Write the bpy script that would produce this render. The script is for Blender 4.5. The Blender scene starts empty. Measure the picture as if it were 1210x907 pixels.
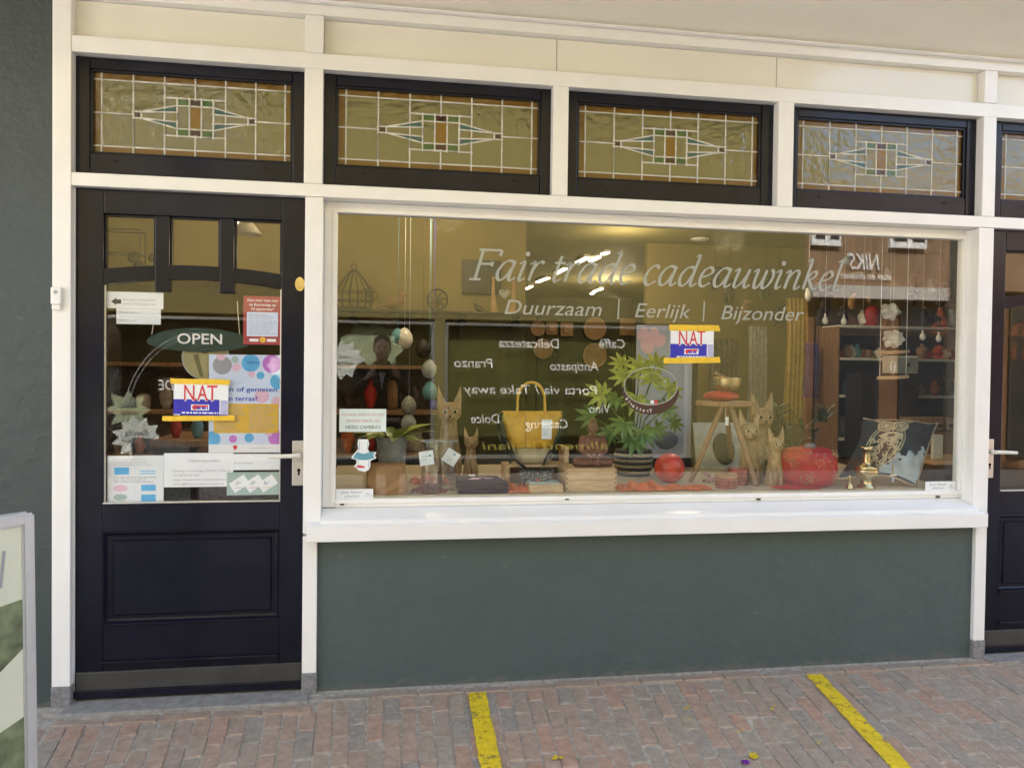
import bpy, bmesh, math, random
from mathutils import Vector, Matrix
random.seed(7)
R_ = math.radians
S = bpy.context.scene
COL = S.collection
# ------------------------------------------------------------------ camera
YAW, PITCH, ROLL, FPX = 0.161274, -0.019053, 0.0124236, 930.13
CAM = Vector((0, -3.52, 1.43))
_f = Vector((math.sin(YAW)*math.cos(PITCH), math.cos(YAW)*math.cos(PITCH), math.sin(PITCH)))
_r = Vector((math.cos(YAW), -math.sin(YAW), 0)); _u = _r.cross(_f)
_c, _s = math.cos(ROLL), math.sin(ROLL)
_r, _u = _r*_c+_u*_s, _u*_c-_r*_s
cd = bpy.data.cameras.new('camera'); cam = bpy.data.objects.new('camera', cd); COL.objects.link(cam)
m = Matrix((_r, _u, -_f)).transposed().to_4x4(); m.translation = CAM
cam.matrix_world = m
cd.sensor_width = 36; cd.lens = 36*FPX/1210; cd.clip_start = 0.02; cd.clip_end = 500
S.camera = cam
# ------------------------------------------------------------------ light
EL, AZ = R_(50), R_(-10)      # the sun stands behind the shop and lights the far side of the street
w = bpy.data.worlds.new('World'); S.world = w; w.use_nodes = True
nt = w.node_tree; sky = nt.nodes.new('ShaderNodeTexSky'); sky.sky_type = 'NISHITA'; sky.sun_disc = False
sky.air_density = 1.0; sky.dust_density = 5.0; sky.ozone_density = .4; sky.sun_elevation = EL; sky.sun_rotation = AZ
nt.links.new(sky.outputs[0], nt.nodes['Background'].inputs[0]); nt.nodes['Background'].inputs[1].default_value = 0.15
sl = bpy.data.lights.new('sun', 'SUN'); sl.energy = 3.2; sl.angle = R_(0.5); sl.color = (1, .975, .93)
so = bpy.data.objects.new('sun', sl); COL.objects.link(so)
sd = Vector((math.sin(AZ)*math.cos(EL), math.cos(AZ)*math.cos(EL), math.sin(EL)))
so.rotation_euler = (-sd).to_track_quat('-Z', 'Y').to_euler(); so.location = (0, 12, 20)
S.view_settings.view_transform = 'Standard'; S.view_settings.look = 'None'
S.view_settings.exposure = 2.78; S.view_settings.gamma = 1
S.cycles.use_denoising = True
S.cycles.max_bounces = 12; S.cycles.transparent_max_bounces = 24; S.cycles.glossy_bounces = 6
S.cycles.diffuse_bounces = 5; S.cycles.sample_clamp_indirect = 6
# ------------------------------------------------------------------ projection helpers (a photo ray met with a real depth)
def ray(px, py): return _f*FPX+_r*(px-605)-_u*(py-453.5)
def at(px, py, y=0.0):
    d = ray(px, py); return CAM+d*((y-CAM.y)/d.y)
def atz(px, py, z):
    d = ray(px, py); return CAM+d*((z-CAM.z)/d.z)
def mir(px, py, yv=8.0):      # a thing seen in the window pane stands across the street
    p = at(px, py, yv); return Vector((p.x, .2-yv, p.z))
# ------------------------------------------------------------------ materials
def lin(h):
    h = h.lstrip('#'); o = []
    for i in (0, 2, 4):
        v = int(h[i:i+2], 16)/255; o.append(v/12.92 if v <= .04045 else ((v+.055)/1.055)**2.4)
    return tuple(o)
def _nt(name):
    mt = bpy.data.materials.new(name); mt.use_nodes = True
    return mt, mt.node_tree, mt.node_tree.nodes['Principled BSDF']
def mat(name, col, rough=.6, var=.12, scale=18, bump=0, bscale=60, metal=0, coat=0, spec=.5, detail=4, aniso=None, sss=0, trans=0):
    mt, t, b = _nt(name)
    tc = t.nodes.new('ShaderNodeTexCoord'); src = tc.outputs['Object']
    if aniso:
        mp = t.nodes.new('ShaderNodeMapping'); mp.inputs['Scale'].default_value = aniso
        t.links.new(src, mp.inputs[0]); src = mp.outputs[0]
    n = t.nodes.new('ShaderNodeTexNoise'); n.inputs['Scale'].default_value = scale; n.inputs['Detail'].default_value = detail
    t.links.new(src, n.inputs['Vector'])
    mx = t.nodes.new('ShaderNodeMix'); mx.data_type = 'RGBA'
    mx.inputs[6].default_value = tuple(c*(1-var) for c in col)+(1,)
    mx.inputs[7].default_value = tuple(min(1, c*(1+var)) for c in col)+(1,)
    cr = t.nodes.new('ShaderNodeMapRange'); cr.inputs[1].default_value = .3; cr.inputs[2].default_value = .7
    t.links.new(n.outputs[0], cr.inputs[0]); t.links.new(cr.outputs[0], mx.inputs[0])
    t.links.new(mx.outputs[2], b.inputs['Base Color'])
    b.inputs['Roughness'].default_value = rough; b.inputs['Metallic'].default_value = metal
    b.inputs['Coat Weight'].default_value = coat; b.inputs['Coat Roughness'].default_value = .05
    b.inputs['Specular IOR Level'].default_value = spec
    if bump:
        n2 = t.nodes.new('ShaderNodeTexNoise'); n2.inputs['Scale'].default_value = bscale; n2.inputs['Detail'].default_value = 6
        t.links.new(src, n2.inputs['Vector'])
        bp = t.nodes.new('ShaderNodeBump'); bp.inputs['Strength'].default_value = bump; bp.inputs['Distance'].default_value = .01
        t.links.new(n2.outputs[0], bp.inputs['Height']); t.links.new(bp.outputs[0], b.inputs['Normal'])
    return mt
def glass(name, tint=(.955, .97, .96), f0=.052, wob=0, wscale=4):
    mt = bpy.data.materials.new(name); mt.use_nodes = True; t = mt.node_tree; t.nodes.clear()
    o = t.nodes.new('ShaderNodeOutputMaterial'); mx = t.nodes.new('ShaderNodeMixShader')
    tr = t.nodes.new('ShaderNodeBsdfTransparent'); tr.inputs[0].default_value = tint+(1,)
    gl = t.nodes.new('ShaderNodeBsdfGlossy'); gl.inputs['Roughness'].default_value = 0
    lw = t.nodes.new('ShaderNodeLayerWeight')
    pw = t.nodes.new('ShaderNodeMath'); pw.operation = 'POWER'; pw.inputs[1].default_value = 5
    ma = t.nodes.new('ShaderNodeMath'); ma.operation = 'MULTIPLY_ADD'; ma.inputs[1].default_value = 1-f0; ma.inputs[2].default_value = f0
    t.links.new(lw.outputs['Facing'], pw.inputs[0]); t.links.new(pw.outputs[0], ma.inputs[0]); t.links.new(ma.outputs[0], mx.inputs[0])
    t.links.new(tr.outputs[0], mx.inputs[1]); t.links.new(gl.outputs[0], mx.inputs[2]); t.links.new(mx.outputs[0], o.inputs[0])
    if wob:
        tc = t.nodes.new('ShaderNodeTexCoord'); n = t.nodes.new('ShaderNodeTexNoise'); n.inputs['Scale'].default_value = wscale
        bp = t.nodes.new('ShaderNodeBump'); bp.inputs['Strength'].default_value = wob; bp.inputs['Distance'].default_value = .01
        t.links.new(tc.outputs['Object'], n.inputs['Vector']); t.links.new(n.outputs[0], bp.inputs['Height']); t.links.new(bp.outputs[0], gl.inputs['Normal'])
    return mt
def leadglass(name, col, clear=.5, f0=.055):
    mt = bpy.data.materials.new(name); mt.use_nodes = True; t = mt.node_tree; t.nodes.clear()
    o = t.nodes.new('ShaderNodeOutputMaterial'); mx = t.nodes.new('ShaderNodeMixShader'); mi = t.nodes.new('ShaderNodeMixShader')
    tr = t.nodes.new('ShaderNodeBsdfRefraction'); tr.inputs['Color'].default_value = col+(1,); tr.inputs['Roughness'].default_value = .22; tr.inputs['IOR'].default_value = 1.06
    tl = t.nodes.new('ShaderNodeBsdfTranslucent'); tl.inputs[0].default_value = col+(1,)
    df = t.nodes.new('ShaderNodeBsdfDiffuse'); df.inputs[0].default_value = tuple(c*.8 for c in col)+(1,)
    m2 = t.nodes.new('ShaderNodeMixShader'); m2.inputs[0].default_value = .45
    t.links.new(tl.outputs[0], m2.inputs[1]); t.links.new(df.outputs[0], m2.inputs[2])
    mi.inputs[0].default_value = clear
    t.links.new(m2.outputs[0], mi.inputs[1]); t.links.new(tr.outputs[0], mi.inputs[2])
    gl = t.nodes.new('ShaderNodeBsdfGlossy'); gl.inputs['Roughness'].default_value = .06
    fr = t.nodes.new('ShaderNodeLayerWeight'); pw = t.nodes.new('ShaderNodeMath'); pw.operation = 'POWER'; pw.inputs[1].default_value = 5
    ma = t.nodes.new('ShaderNodeMath'); ma.operation = 'MULTIPLY_ADD'; ma.inputs[1].default_value = 1-f0; ma.inputs[2].default_value = f0
    t.links.new(fr.outputs['Facing'], pw.inputs[0]); t.links.new(pw.outputs[0], ma.inputs[0]); t.links.new(ma.outputs[0], mx.inputs[0])
    t.links.new(mi.outputs[0], mx.inputs[1]); t.links.new(gl.outputs[0], mx.inputs[2]); t.links.new(mx.outputs[0], o.inputs[0])
    tc = t.nodes.new('ShaderNodeTexCoord'); n = t.nodes.new('ShaderNodeTexNoise'); n.inputs['Scale'].default_value = 30; n.inputs['Detail'].default_value = 2.5
    bp = t.nodes.new('ShaderNodeBump'); bp.inputs['Strength'].default_value = .42; bp.inputs['Distance'].default_value = .01
    t.links.new(tc.outputs['Object'], n.inputs['Vector']); t.links.new(n.outputs[0], bp.inputs['Height']); t.links.new(bp.outputs[0], gl.inputs['Normal'])
    return mt
def emit(name, col, s):
    mt = bpy.data.materials.new(name); mt.use_nodes = True; b = mt.node_tree.nodes['Principled BSDF']
    b.inputs['Base Color'].default_value = col+(1,); b.inputs['Emission Color'].default_value = col+(1,); b.inputs['Emission Strength'].default_value = s
    return mt
def brickmat(name, island):
    mt, t, b = _nt(name)
    if island: r = t.nodes.new('ShaderNodeNewGeometry').outputs['Random Per Island']
    else: r = t.nodes.new('ShaderNodeObjectInfo').outputs['Random']
    cr = t.nodes.new('ShaderNodeValToRGB'); e = cr.color_ramp; e.interpolation = 'CONSTANT'
    cols = [(0.341, 0.238, 0.171), (0.326, 0.239, 0.176), (0.358, 0.232, 0.160), (0.317, 0.243, 0.182), (0.332, 0.243, 0.177), (0.279, 0.236, 0.186), (0.345, 0.241, 0.170), (0.325, 0.234, 0.170), (0.306, 0.247, 0.184), (0.366, 0.229, 0.157), (0.329, 0.250, 0.184), (0.292, 0.242, 0.187)]
    while len(e.elements) < len(cols): e.elements.new(.5)
    for i, c in enumerate(cols): e.elements[i].position = i/len(cols); e.elements[i].color = c+(1,)
    t.links.new(r, cr.inputs[0])
    tc = t.nodes.new('ShaderNodeTexCoord'); g = t.nodes.new('ShaderNodeNewGeometry')
    n = t.nodes.new('ShaderNodeTexNoise'); n.inputs['Scale'].default_value = 28; n.inputs['Detail'].default_value = 8; n.inputs['Roughness'].default_value = .7
    t.links.new(g.outputs['Position'], n.inputs['Vector'])
    mr = t.nodes.new('ShaderNodeMapRange'); mr.inputs[1].default_value = .25; mr.inputs[2].default_value = .75; mr.inputs[3].default_value = .68; mr.inputs[4].default_value = 1.35
    t.links.new(n.outputs[0], mr.inputs[0])
    mx = t.nodes.new('ShaderNodeMix'); mx.data_type = 'RGBA'; mx.blend_type = 'MULTIPLY'; mx.inputs[0].default_value = 1
    t.links.new(cr.outputs[0], mx.inputs[6]); t.links.new(mr.outputs[0], mx.inputs[7])
    # pale lime and dust specks
    n3 = t.nodes.new('ShaderNodeTexNoise'); n3.inputs['Scale'].default_value = 55; n3.inputs['Detail'].default_value = 2
    t.links.new(g.outputs['Position'], n3.inputs['Vector'])
    m3 = t.nodes.new('ShaderNodeMapRange'); m3.inputs[1].default_value = .58; m3.inputs[2].default_value = .76; m3.inputs[4].default_value = .6
    t.links.new(n3.outputs[0], m3.inputs[0])
    mx2 = t.nodes.new('ShaderNodeMix'); mx2.data_type = 'RGBA'; mx2.inputs[7].default_value = (.40, .36, .30, 1)
    t.links.new(m3.outputs[0], mx2.inputs[0]); t.links.new(mx.outputs[2], mx2.inputs[6]); t.links.new(mx2.outputs[2], b.inputs['Base Color'])
    n2 = t.nodes.new('ShaderNodeTexNoise'); n2.inputs['Scale'].default_value = 120; n2.inputs['Detail'].default_value = 6
    t.links.new(g.outputs['Position'], n2.inputs['Vector'])
    bp = t.nodes.new('ShaderNodeBump'); bp.inputs['Strength'].default_value = .55; bp.inputs['Distance'].default_value = .004
    t.links.new(n2.outputs[0], bp.inputs['Height']); t.links.new(bp.outputs[0], b.inputs['Normal'])
    b.inputs['Roughness'].default_value = .75
    return mt
def wood(name, c1, c2, sc=(3, 3, 30), rough=.5, scale=3):
    mt, t, b = _nt(name)
    tc = t.nodes.new('ShaderNodeTexCoord'); mp = t.nodes.new('ShaderNodeMapping'); mp.inputs['Scale'].default_value = sc
    n = t.nodes.new('ShaderNodeTexNoise'); n.inputs['Scale'].default_value = scale; n.inputs['Detail'].default_value = 6; n.inputs['Distortion'].default_value = .6
    cr = t.nodes.new('ShaderNodeValToRGB'); cr.color_ramp.elements[0].position = .32; cr.color_ramp.elements[1].position = .68
    cr.color_ramp.elements[0].color = c1+(1,); cr.color_ramp.elements[1].color = c2+(1,)
    t.links.new(tc.outputs['Object'], mp.inputs[0]); t.links.new(mp.outputs[0], n.inputs['Vector']); t.links.new(n.outputs[0], cr.inputs[0]); t.links.new(cr.outputs[0], b.inputs['Base Color'])
    b.inputs['Roughness'].default_value = rough
    return mt
def plaster(name, col, var, wet=0):
    mt, t, b = _nt(name); g = t.nodes.new('ShaderNodeNewGeometry')
    mp = t.nodes.new('ShaderNodeMapping'); mp.inputs['Scale'].default_value = (1, 1, 1.25); t.links.new(g.outputs['Position'], mp.inputs[0])
    n = t.nodes.new('ShaderNodeTexNoise'); n.inputs['Scale'].default_value = 3.5; n.inputs['Detail'].default_value = 8; n.inputs['Roughness'].default_value = .65
    t.links.new(mp.outputs[0], n.inputs['Vector'])
    mr = t.nodes.new('ShaderNodeMapRange'); mr.inputs[1].default_value = .3; mr.inputs[2].default_value = .7; mr.inputs[3].default_value = 1-var; mr.inputs[4].default_value = 1+var
    t.links.new(n.outputs[0], mr.inputs[0])
    mx = t.nodes.new('ShaderNodeMix'); mx.data_type = 'RGBA'; mx.blend_type = 'MULTIPLY'; mx.inputs[0].default_value = 1; mx.inputs[6].default_value = col+(1,)
    t.links.new(mr.outputs[0], mx.inputs[7]); t.links.new(mx.outputs[2], b.inputs['Base Color'])
    if wet:      # splashed street dirt along the foot of the wall and a few pale scuffs
        sx = t.nodes.new('ShaderNodeSeparateXYZ'); t.links.new(g.outputs['Position'], sx.inputs[0])
        nd = t.nodes.new('ShaderNodeTexNoise'); nd.inputs['Scale'].default_value = 22; nd.inputs['Detail'].default_value = 7; t.links.new(g.outputs['Position'], nd.inputs['Vector'])
        hm = t.nodes.new('ShaderNodeMapRange'); hm.inputs[1].default_value = .0; hm.inputs[2].default_value = .055; hm.inputs[3].default_value = .30; hm.inputs[4].default_value = -.12; t.links.new(sx.outputs[2], hm.inputs[0])
        ad = t.nodes.new('ShaderNodeMath'); ad.operation = 'ADD'; t.links.new(hm.outputs[0], ad.inputs[0]); t.links.new(nd.outputs[0], ad.inputs[1])
        th = t.nodes.new('ShaderNodeMapRange'); th.inputs[1].default_value = .60; th.inputs[2].default_value = .78; th.inputs[4].default_value = .55; t.links.new(ad.outputs[0], th.inputs[0])
        dm = t.nodes.new('ShaderNodeMix'); dm.data_type = 'RGBA'; dm.inputs[7].default_value = (.125, .12, .105, 1); t.links.new(th.outputs[0], dm.inputs[0]); t.links.new(mx.outputs[2], dm.inputs[6])
        ms = t.nodes.new('ShaderNodeMapping'); ms.inputs['Scale'].default_value = (9, 9, 34); ms.inputs['Rotation'].default_value = (0, .5, 0); t.links.new(g.outputs['Position'], ms.inputs[0])
        ns = t.nodes.new('ShaderNodeTexNoise'); ns.inputs['Scale'].default_value = 1; ns.inputs['Detail'].default_value = 3; t.links.new(ms.outputs[0], ns.inputs['Vector'])
        ts = t.nodes.new('ShaderNodeMapRange'); ts.inputs[1].default_value = .70; ts.inputs[2].default_value = .76; ts.inputs[4].default_value = .30; t.links.new(ns.outputs[0], ts.inputs[0])
        d2 = t.nodes.new('ShaderNodeMix'); d2.data_type = 'RGBA'; d2.inputs[7].default_value = (.19, .20, .19, 1); t.links.new(ts.outputs[0], d2.inputs[0]); t.links.new(dm.outputs[2], d2.inputs[6]); t.links.new(d2.outputs[2], b.inputs['Base Color'])
    n1 = t.nodes.new('ShaderNodeTexNoise'); n1.inputs['Scale'].default_value = 14; n1.inputs['Detail'].default_value = 9; n1.inputs['Roughness'].default_value = .62
    t.links.new(mp.outputs[0], n1.inputs['Vector'])
    bp = t.nodes.new('ShaderNodeBump'); bp.inputs['Strength'].default_value = .55; bp.inputs['Distance'].default_value = .012
    t.links.new(n1.outputs[0], bp.inputs['Height']); t.links.new(bp.outputs[0], b.inputs['Normal'])
    b.inputs['Roughness'].default_value = .48
    return mt
MT = dict(
 white=mat('white_paint', (.82, .815, .79), .22, .025, 6, .05, 40), cream=mat('cream_board', (.76, .74, .65), .09, .03, 3, .06, 14),
 navy=mat('navy_gloss_paint', (.0090, .0095, .018), .16, .2, 8, .04, 30, spec=.25), kick=mat('kick_plate', (.046, .045, .042), .35, .15, 10, .04, 60),
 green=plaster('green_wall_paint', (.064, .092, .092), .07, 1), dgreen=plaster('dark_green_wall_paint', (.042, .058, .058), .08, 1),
 stone=mat('grey_stone', (.25, .235, .21), .8, .22, 26, .4, 90), granite=mat('plinth_stone', (.20, .20, .20), .75, .3, 70, .3, 140),
 mortar=mat('joint_sand', (.36, .32, .26), .95, .3, 40, .5, 160), steel=mat('brushed_steel', (.62, .60, .56), .34, .05, 40, metal=.85, aniso=(1, 1, 30)),
 handle=mat('cream_lever', (.72, .69, .60), .3, .04), brass=mat('brass', (.66, .53, .28), .22, .15, 14, metal=1), black=mat('black_matt', (.008, .008, .009), .8, .1, spec=.1),
 paper=mat('white_paper', (.80, .82, .83), .6, .03, 9), print=mat('black_print', (.05, .05, .055), .7, .05), grey=mat('grey_print', (.32, .33, .35), .7, .05),
 red=mat('red_print', (.62, .035, .05), .5, .05), blue=mat('blue_print', (.03, .025, .42), .5, .05), yellowtape=mat('yellow_tape', (.80, .52, .03), .45, .1, 30),
 vinyl=mat('white_vinyl', (.36, .37, .31), .5, .03), vinyl2=mat('cream_vinyl', (.42, .40, .28), .5, .03), glass=glass('window_glass'), dglass=glass('door_glass', (.975, .98, .98), .05),
 lead=mat('lead_came', (.60, .59, .52), .4, .1, 40), yline=mat('yellow_road_paint', (.74, .52, .012), .6, .16, 45, .5, 140),
 stand=mat('display_board', (.52, .44, .31), .6, .1, 12), wall=mat('cream_interior_wall', (.185, .142, .050), .8, .10, 3), ceil=mat('ceiling_board', (.20, .17, .065), .8, .08, 4),
 floor=wood('wood_floor', (.10, .06, .03), (.16, .10, .055), (1, 6, 1)), dark=mat('dark_cabinet', (.016, .016, .017), .45, .2), dgr=mat('dark_olive_panel', (.042, .040, .011), .8, .2, 5),
 pine=wood('pine', (.46, .30, .15), (.62, .43, .24), (4, 30, 30)), oak=wood('oak', (.22, .12, .055), (.33, .20, .10), (20, 20, 2.5)), catw=wood('cat_wood', (.24, .15, .065), (.46, .32, .16), (10, 10, 4), scale=7),
 leather=mat('yellow_leather', (.60, .345, .032), .42, .12, 22, .25, 160), beige=mat('beige_canvas', (.40, .33, .19), .8, .08, 30), strap=mat('dark_green_strap', (.022, .032, .022), .6, .1),
 leaf=mat('leaf_green', (.10, .18, .025), .4, .45, 20, coat=.15), leafy=mat('yellow_green_leaf', (.29, .33, .04), .4, .5, 22, coat=.15), leafd=mat('dark_leaf', (.028, .060, .022), .45, .3, 14), soil=mat('soil', (.03, .02, .014), .9, .3, 40),
 redc=mat('red_brocade', (.42, .022, .02), .55, .25, 40, .2, 90), gold=mat('gold_pattern', (.36, .21, .09), .5, .15, 60), orange=mat('orange_scarf', (.55, .14, .035), .8, .35, 22, .2, 80),
 gourd=mat('red_gourd', (.55, .055, .02), .38, .3, 9, .06, 20, coat=.3), maroon=mat('maroon_cloth', (.040, .020, .024), .9, .2, 60, .3, 160), kraft=mat('kraft_paper', (.36, .20, .085), .7, .15, 9, .2, 30),
 buddha=mat('carved_rosewood', (.155, .062, .030), .5, .3, 30, .25, 90), charcoal=mat('charcoal_velvet', (.024, .029, .032), .85, .5, 9), ice=mat('pale_blue_velvet', (.36, .42, .44), .8, .3, 12), owl=mat('owl_cream_print', (.48, .43, .28), .7, .08), rope=mat('cord_trim', (.42, .33, .20), .8, .2, 60),
 shell=mat('silvery_shell', (.56, .54, .49), .3, .3, 22, .5, 40), iron=mat('dark_iron', (.030, .026, .020), .6, .2), clay=mat('clay', (.33, .20, .09), .7, .15), pale=mat('pale_sky_reflection', (.40, .45, .60), .5, .06, 5),
 cgrey=mat('grey_felt', (.28, .29, .29), .9, .25, 40), carve=mat('carved_dark_wood', (.05, .04, .032), .6, .6, 60, .5, 70), skin=mat('skin', (.58, .36, .26), .5, .08), hair=mat('brown_hair', (.055, .028, .014), .6, .3, 80), coat=mat('brown_coat', (.030, .020, .012), .85, .2, 30),
 jeans=mat('dark_jeans', (.02, .024, .04), .85, .2, 40), shirt=mat('white_shirt', (.7, .7, .72), .7, .03), poster=mat('poster_cream', (.62, .64, .50), .4, .05, 5), pgreen=mat('poster_dark_green', (.14, .17, .09), .4, .75, 14),
 alu=mat('aluminium_profile', (.50, .51, .52), .4, .05, 20, metal=.35), skyb=mat('sky_blue_print', (.10, .42, .72), .5, .1), lil=mat('lilac_print', (.62, .70, .86), .5, .08, 4), mag=mat('magenta_print', (.55, .18, .60), .5, .06), yel=mat('ochre_print', (.72, .45, .05), .5, .05), pink=mat('pink_print', (.72, .48, .60), .5, .05), teal=mat('teal_print', (.12, .33, .42), .5, .06),
 faded=mat('faded_red_print', (.58, .24, .24), .6, .05), redp=mat('red_poster', (.42, .055, .06), .5, .06), mint=mat('mint_card', (.36, .47, .43), .5, .05), sgreen=mat('dark_green_sign', (.012, .042, .032), .35, .1), starg=mat('grey_star_card', (.40, .41, .40), .6, .05), stary=mat('pale_green_star_card', (.42, .46, .28), .6, .05),
 ochre=mat('ochre_plaster', (.15, .125, .04), .8, .06, 1.2, .3, 20), obrick=mat('far_brick', (.25, .155, .09), .8, .25, 5, .2, 30), tile=mat('grey_roof_tile', (.22, .22, .19), .7, .2, 4), owhite=mat('far_white_trim', (.8, .79, .75), .4, .03), odark=mat('far_dark_frame', (.03, .03, .03), .4, .1), blind=mat('olive_blind', (.085, .082, .014), .8, .06), obrown=mat('brown_board', (.16, .08, .035), .7, .3, 3),
 asph=mat('street_paving', (.27, .25, .23), .8, .25, 12, .4, 60), lampw=emit('lit_lamp', (1, .80, .48), 3), bulb=mat('white_bulb', (.75, .74, .70), .3, .03), spotw=emit('lit_spot', (1, .72, .36), 30), tin=mat('patterned_tin', (.30, .06, .05), .4, .5, 70), mirrorg=mat('pale_picture', (.50, .55, .52), .4, .45, 9),
 tglass=glass('jar_glass', (.93, .94, .93), .06), upbrick=mat('upper_wall_plaster', (.55, .52, .45), .8, .05, 3), cam_body=mat('phone_case', (.02, .02, .022), .3, .1))
def worn(name, col):
    mt, t, b = _nt(name); b.inputs['Roughness'].default_value = .65; b.inputs['Base Color'].default_value = col+(1,)
    g = t.nodes.new('ShaderNodeNewGeometry'); n = t.nodes.new('ShaderNodeTexNoise'); n.inputs['Scale'].default_value = 42; n.inputs['Detail'].default_value = 9; n.inputs['Roughness'].default_value = .75; t.links.new(g.outputs['Position'], n.inputs['Vector'])
    n2 = t.nodes.new('ShaderNodeTexNoise'); n2.inputs['Scale'].default_value = 5; t.links.new(g.outputs['Position'], n2.inputs['Vector'])
    ad = t.nodes.new('ShaderNodeMath'); ad.operation = 'MULTIPLY_ADD'; ad.inputs[1].default_value = .45; t.links.new(n2.outputs[0], ad.inputs[0]); t.links.new(n.outputs[0], ad.inputs[2])
    mr = t.nodes.new('ShaderNodeMapRange'); mr.inputs[1].default_value = .60; mr.inputs[2].default_value = .67; t.links.new(ad.outputs[0], mr.inputs[0]); t.links.new(mr.outputs[0], b.inputs['Alpha'])
    cr = t.nodes.new('ShaderNodeMix'); cr.data_type = 'RGBA'; cr.inputs[6].default_value = tuple(c*.72 for c in col)+(1,); cr.inputs[7].default_value = col+(1,)
    m2 = t.nodes.new('ShaderNodeMapRange'); m2.inputs[1].default_value = .4; m2.inputs[2].default_value = .62; t.links.new(n.outputs[0], m2.inputs[0]); t.links.new(m2.outputs[0], cr.inputs[0]); t.links.new(cr.outputs[2], b.inputs['Base Color'])
    return mt
MT['canvas'] = mat('ochre_canvas', (.40, .37, .25), .9, .1, 30)
MT['yline'] = worn('yellow_road_paint_worn', (.78, .56, .015))
TG = dict(amber=leadglass('amber_glass', (.46, .255, .035), .25), clear=leadglass('straw_glass', (.47, .43, .17), .42, .10), green=leadglass('green_glass', (.17, .33, .09), .2), brown=leadglass('dark_brown_glass', (.12, .042, .022), .1), gold=leadglass('gold_glass', (.56, .31, .03), .2), teal=leadglass('teal_glass', (.10, .27, .26), .15))
BR, BRI = brickmat('paver_clay', False), brickmat('paver_clay_joined', True)
# ------------------------------------------------------------------ mesh helpers
ORG = {}
def N(): return bmesh.new()
def box(bm, x0, x1, y0, y1, z0, z1, bev=0):
    vs = [bm.verts.new((x, y, z)) for x in (x0, x1) for y in (y0, y1) for z in (z0, z1)]
    fs = [bm.faces.new([vs[i] for i in q]) for q in ((0, 1, 3, 2), (4, 6, 7, 5), (0, 4, 5, 1), (2, 3, 7, 6), (0, 2, 6, 4), (1, 5, 7, 3))]
    if bev:
        es = list({e for f in fs for e in f.edges})
        bmesh.ops.bevel(bm, geom=es, offset=bev, segments=2, affect='EDGES', profile=.5)
    return vs
def prism(bm, pts, y0, y1):           # outline in x,z facing the street
    a = [bm.verts.new((x, y0, z)) for x, z in pts]; b = [bm.verts.new((x, y1, z)) for x, z in pts]; n = len(pts)
    bm.faces.new(a); bm.faces.new(b[::-1])
    for i in range(n): bm.faces.new((a[i], b[i], b[(i+1) % n], a[(i+1) % n]))
def xprism(bm, pts, x0, x1):          # outline in y,z
    a = [bm.verts.new((x0, y, z)) for y, z in pts]; b = [bm.verts.new((x1, y, z)) for y, z in pts]; n = len(pts)
    bm.faces.new(a); bm.faces.new(b[::-1])
    for i in range(n): bm.faces.new((a[i], b[i], b[(i+1) % n], a[(i+1) % n]))
def tube(bm, pts, r, seg=8, flat=1.0):
    pts = [Vector(p) for p in pts]; n = len(pts); rs = r if isinstance(r, (list, tuple)) else [r]*n
    rings = []; up = None
    for i, p in enumerate(pts):
        t = (pts[min(i+1, n-1)]-pts[max(i-1, 0)]).normalized()
        if up is None: up = Vector((0, 0, 1)) if abs(t.z) < .9 else Vector((1, 0, 0))
        a = t.cross(up).normalized(); b = a.cross(t).normalized(); up = b
        rings.append([bm.verts.new(p+(a*math.cos(2*math.pi*k/seg)+b*math.sin(2*math.pi*k/seg)*flat)*rs[i]) for k in range(seg)])
    for i in range(n-1):
        for k in range(seg): bm.faces.new((rings[i][k], rings[i][(k+1) % seg], rings[i+1][(k+1) % seg], rings[i+1][k]))
    bm.faces.new(rings[0][::-1]); bm.faces.new(rings[-1])
def lathe(bm, prof, c=(0, 0, 0), seg=24, sx=1, sy=1, wob=0):
    rings = []
    for r, z in prof:
        rings.append([bm.verts.new((c[0]+r*sx*math.cos(2*math.pi*k/seg)*(1+wob*math.cos(8*2*math.pi*k/seg)), c[1]+r*sy*math.sin(2*math.pi*k/seg)*(1+wob*math.cos(8*2*math.pi*k/seg)), c[2]+z)) for k in range(seg)])
    for i in range(len(rings)-1):
        for k in range(seg): bm.faces.new((rings[i][k], rings[i][(k+1) % seg], rings[i+1][(k+1) % seg], rings[i+1][k]))
    bm.faces.new(rings[0][::-1]); bm.faces.new(rings[-1])
def ball(bm, c, r, seg=14, rot=None):
    if not isinstance(r, (tuple, list)): r = (r, r, r)
    mtx = Matrix.Translation(c) @ (rot.to_4x4() if rot else Matrix()) @ Matrix.Diagonal((r[0], r[1], r[2], 1))
    bmesh.ops.create_uvsphere(bm, u_segments=seg, v_segments=max(6, seg*2//3), radius=1, matrix=mtx)
def capsule(bm, a, b, ra, rb, seg=12):
    a, b = Vector(a), Vector(b)
    tube(bm, [a+(b-a)*t for t in (0, .25, .5, .75, 1)], [ra+(rb-ra)*t for t in (0, .25, .5, .75, 1)], seg); ball(bm, a, ra, seg); ball(bm, b, rb, seg)
def disc(bm, c, rx, rz, y0, y1, seg=28, rot=0):
    prism(bm, [(c[0]+rx*math.cos(t)*math.cos(rot)-rz*math.sin(t)*math.sin(rot), c[1]+rx*math.cos(t)*math.sin(rot)+rz*math.sin(t)*math.cos(rot)) for t in (2*math.pi*k/seg for k in range(seg))], y0, y1)
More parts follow.
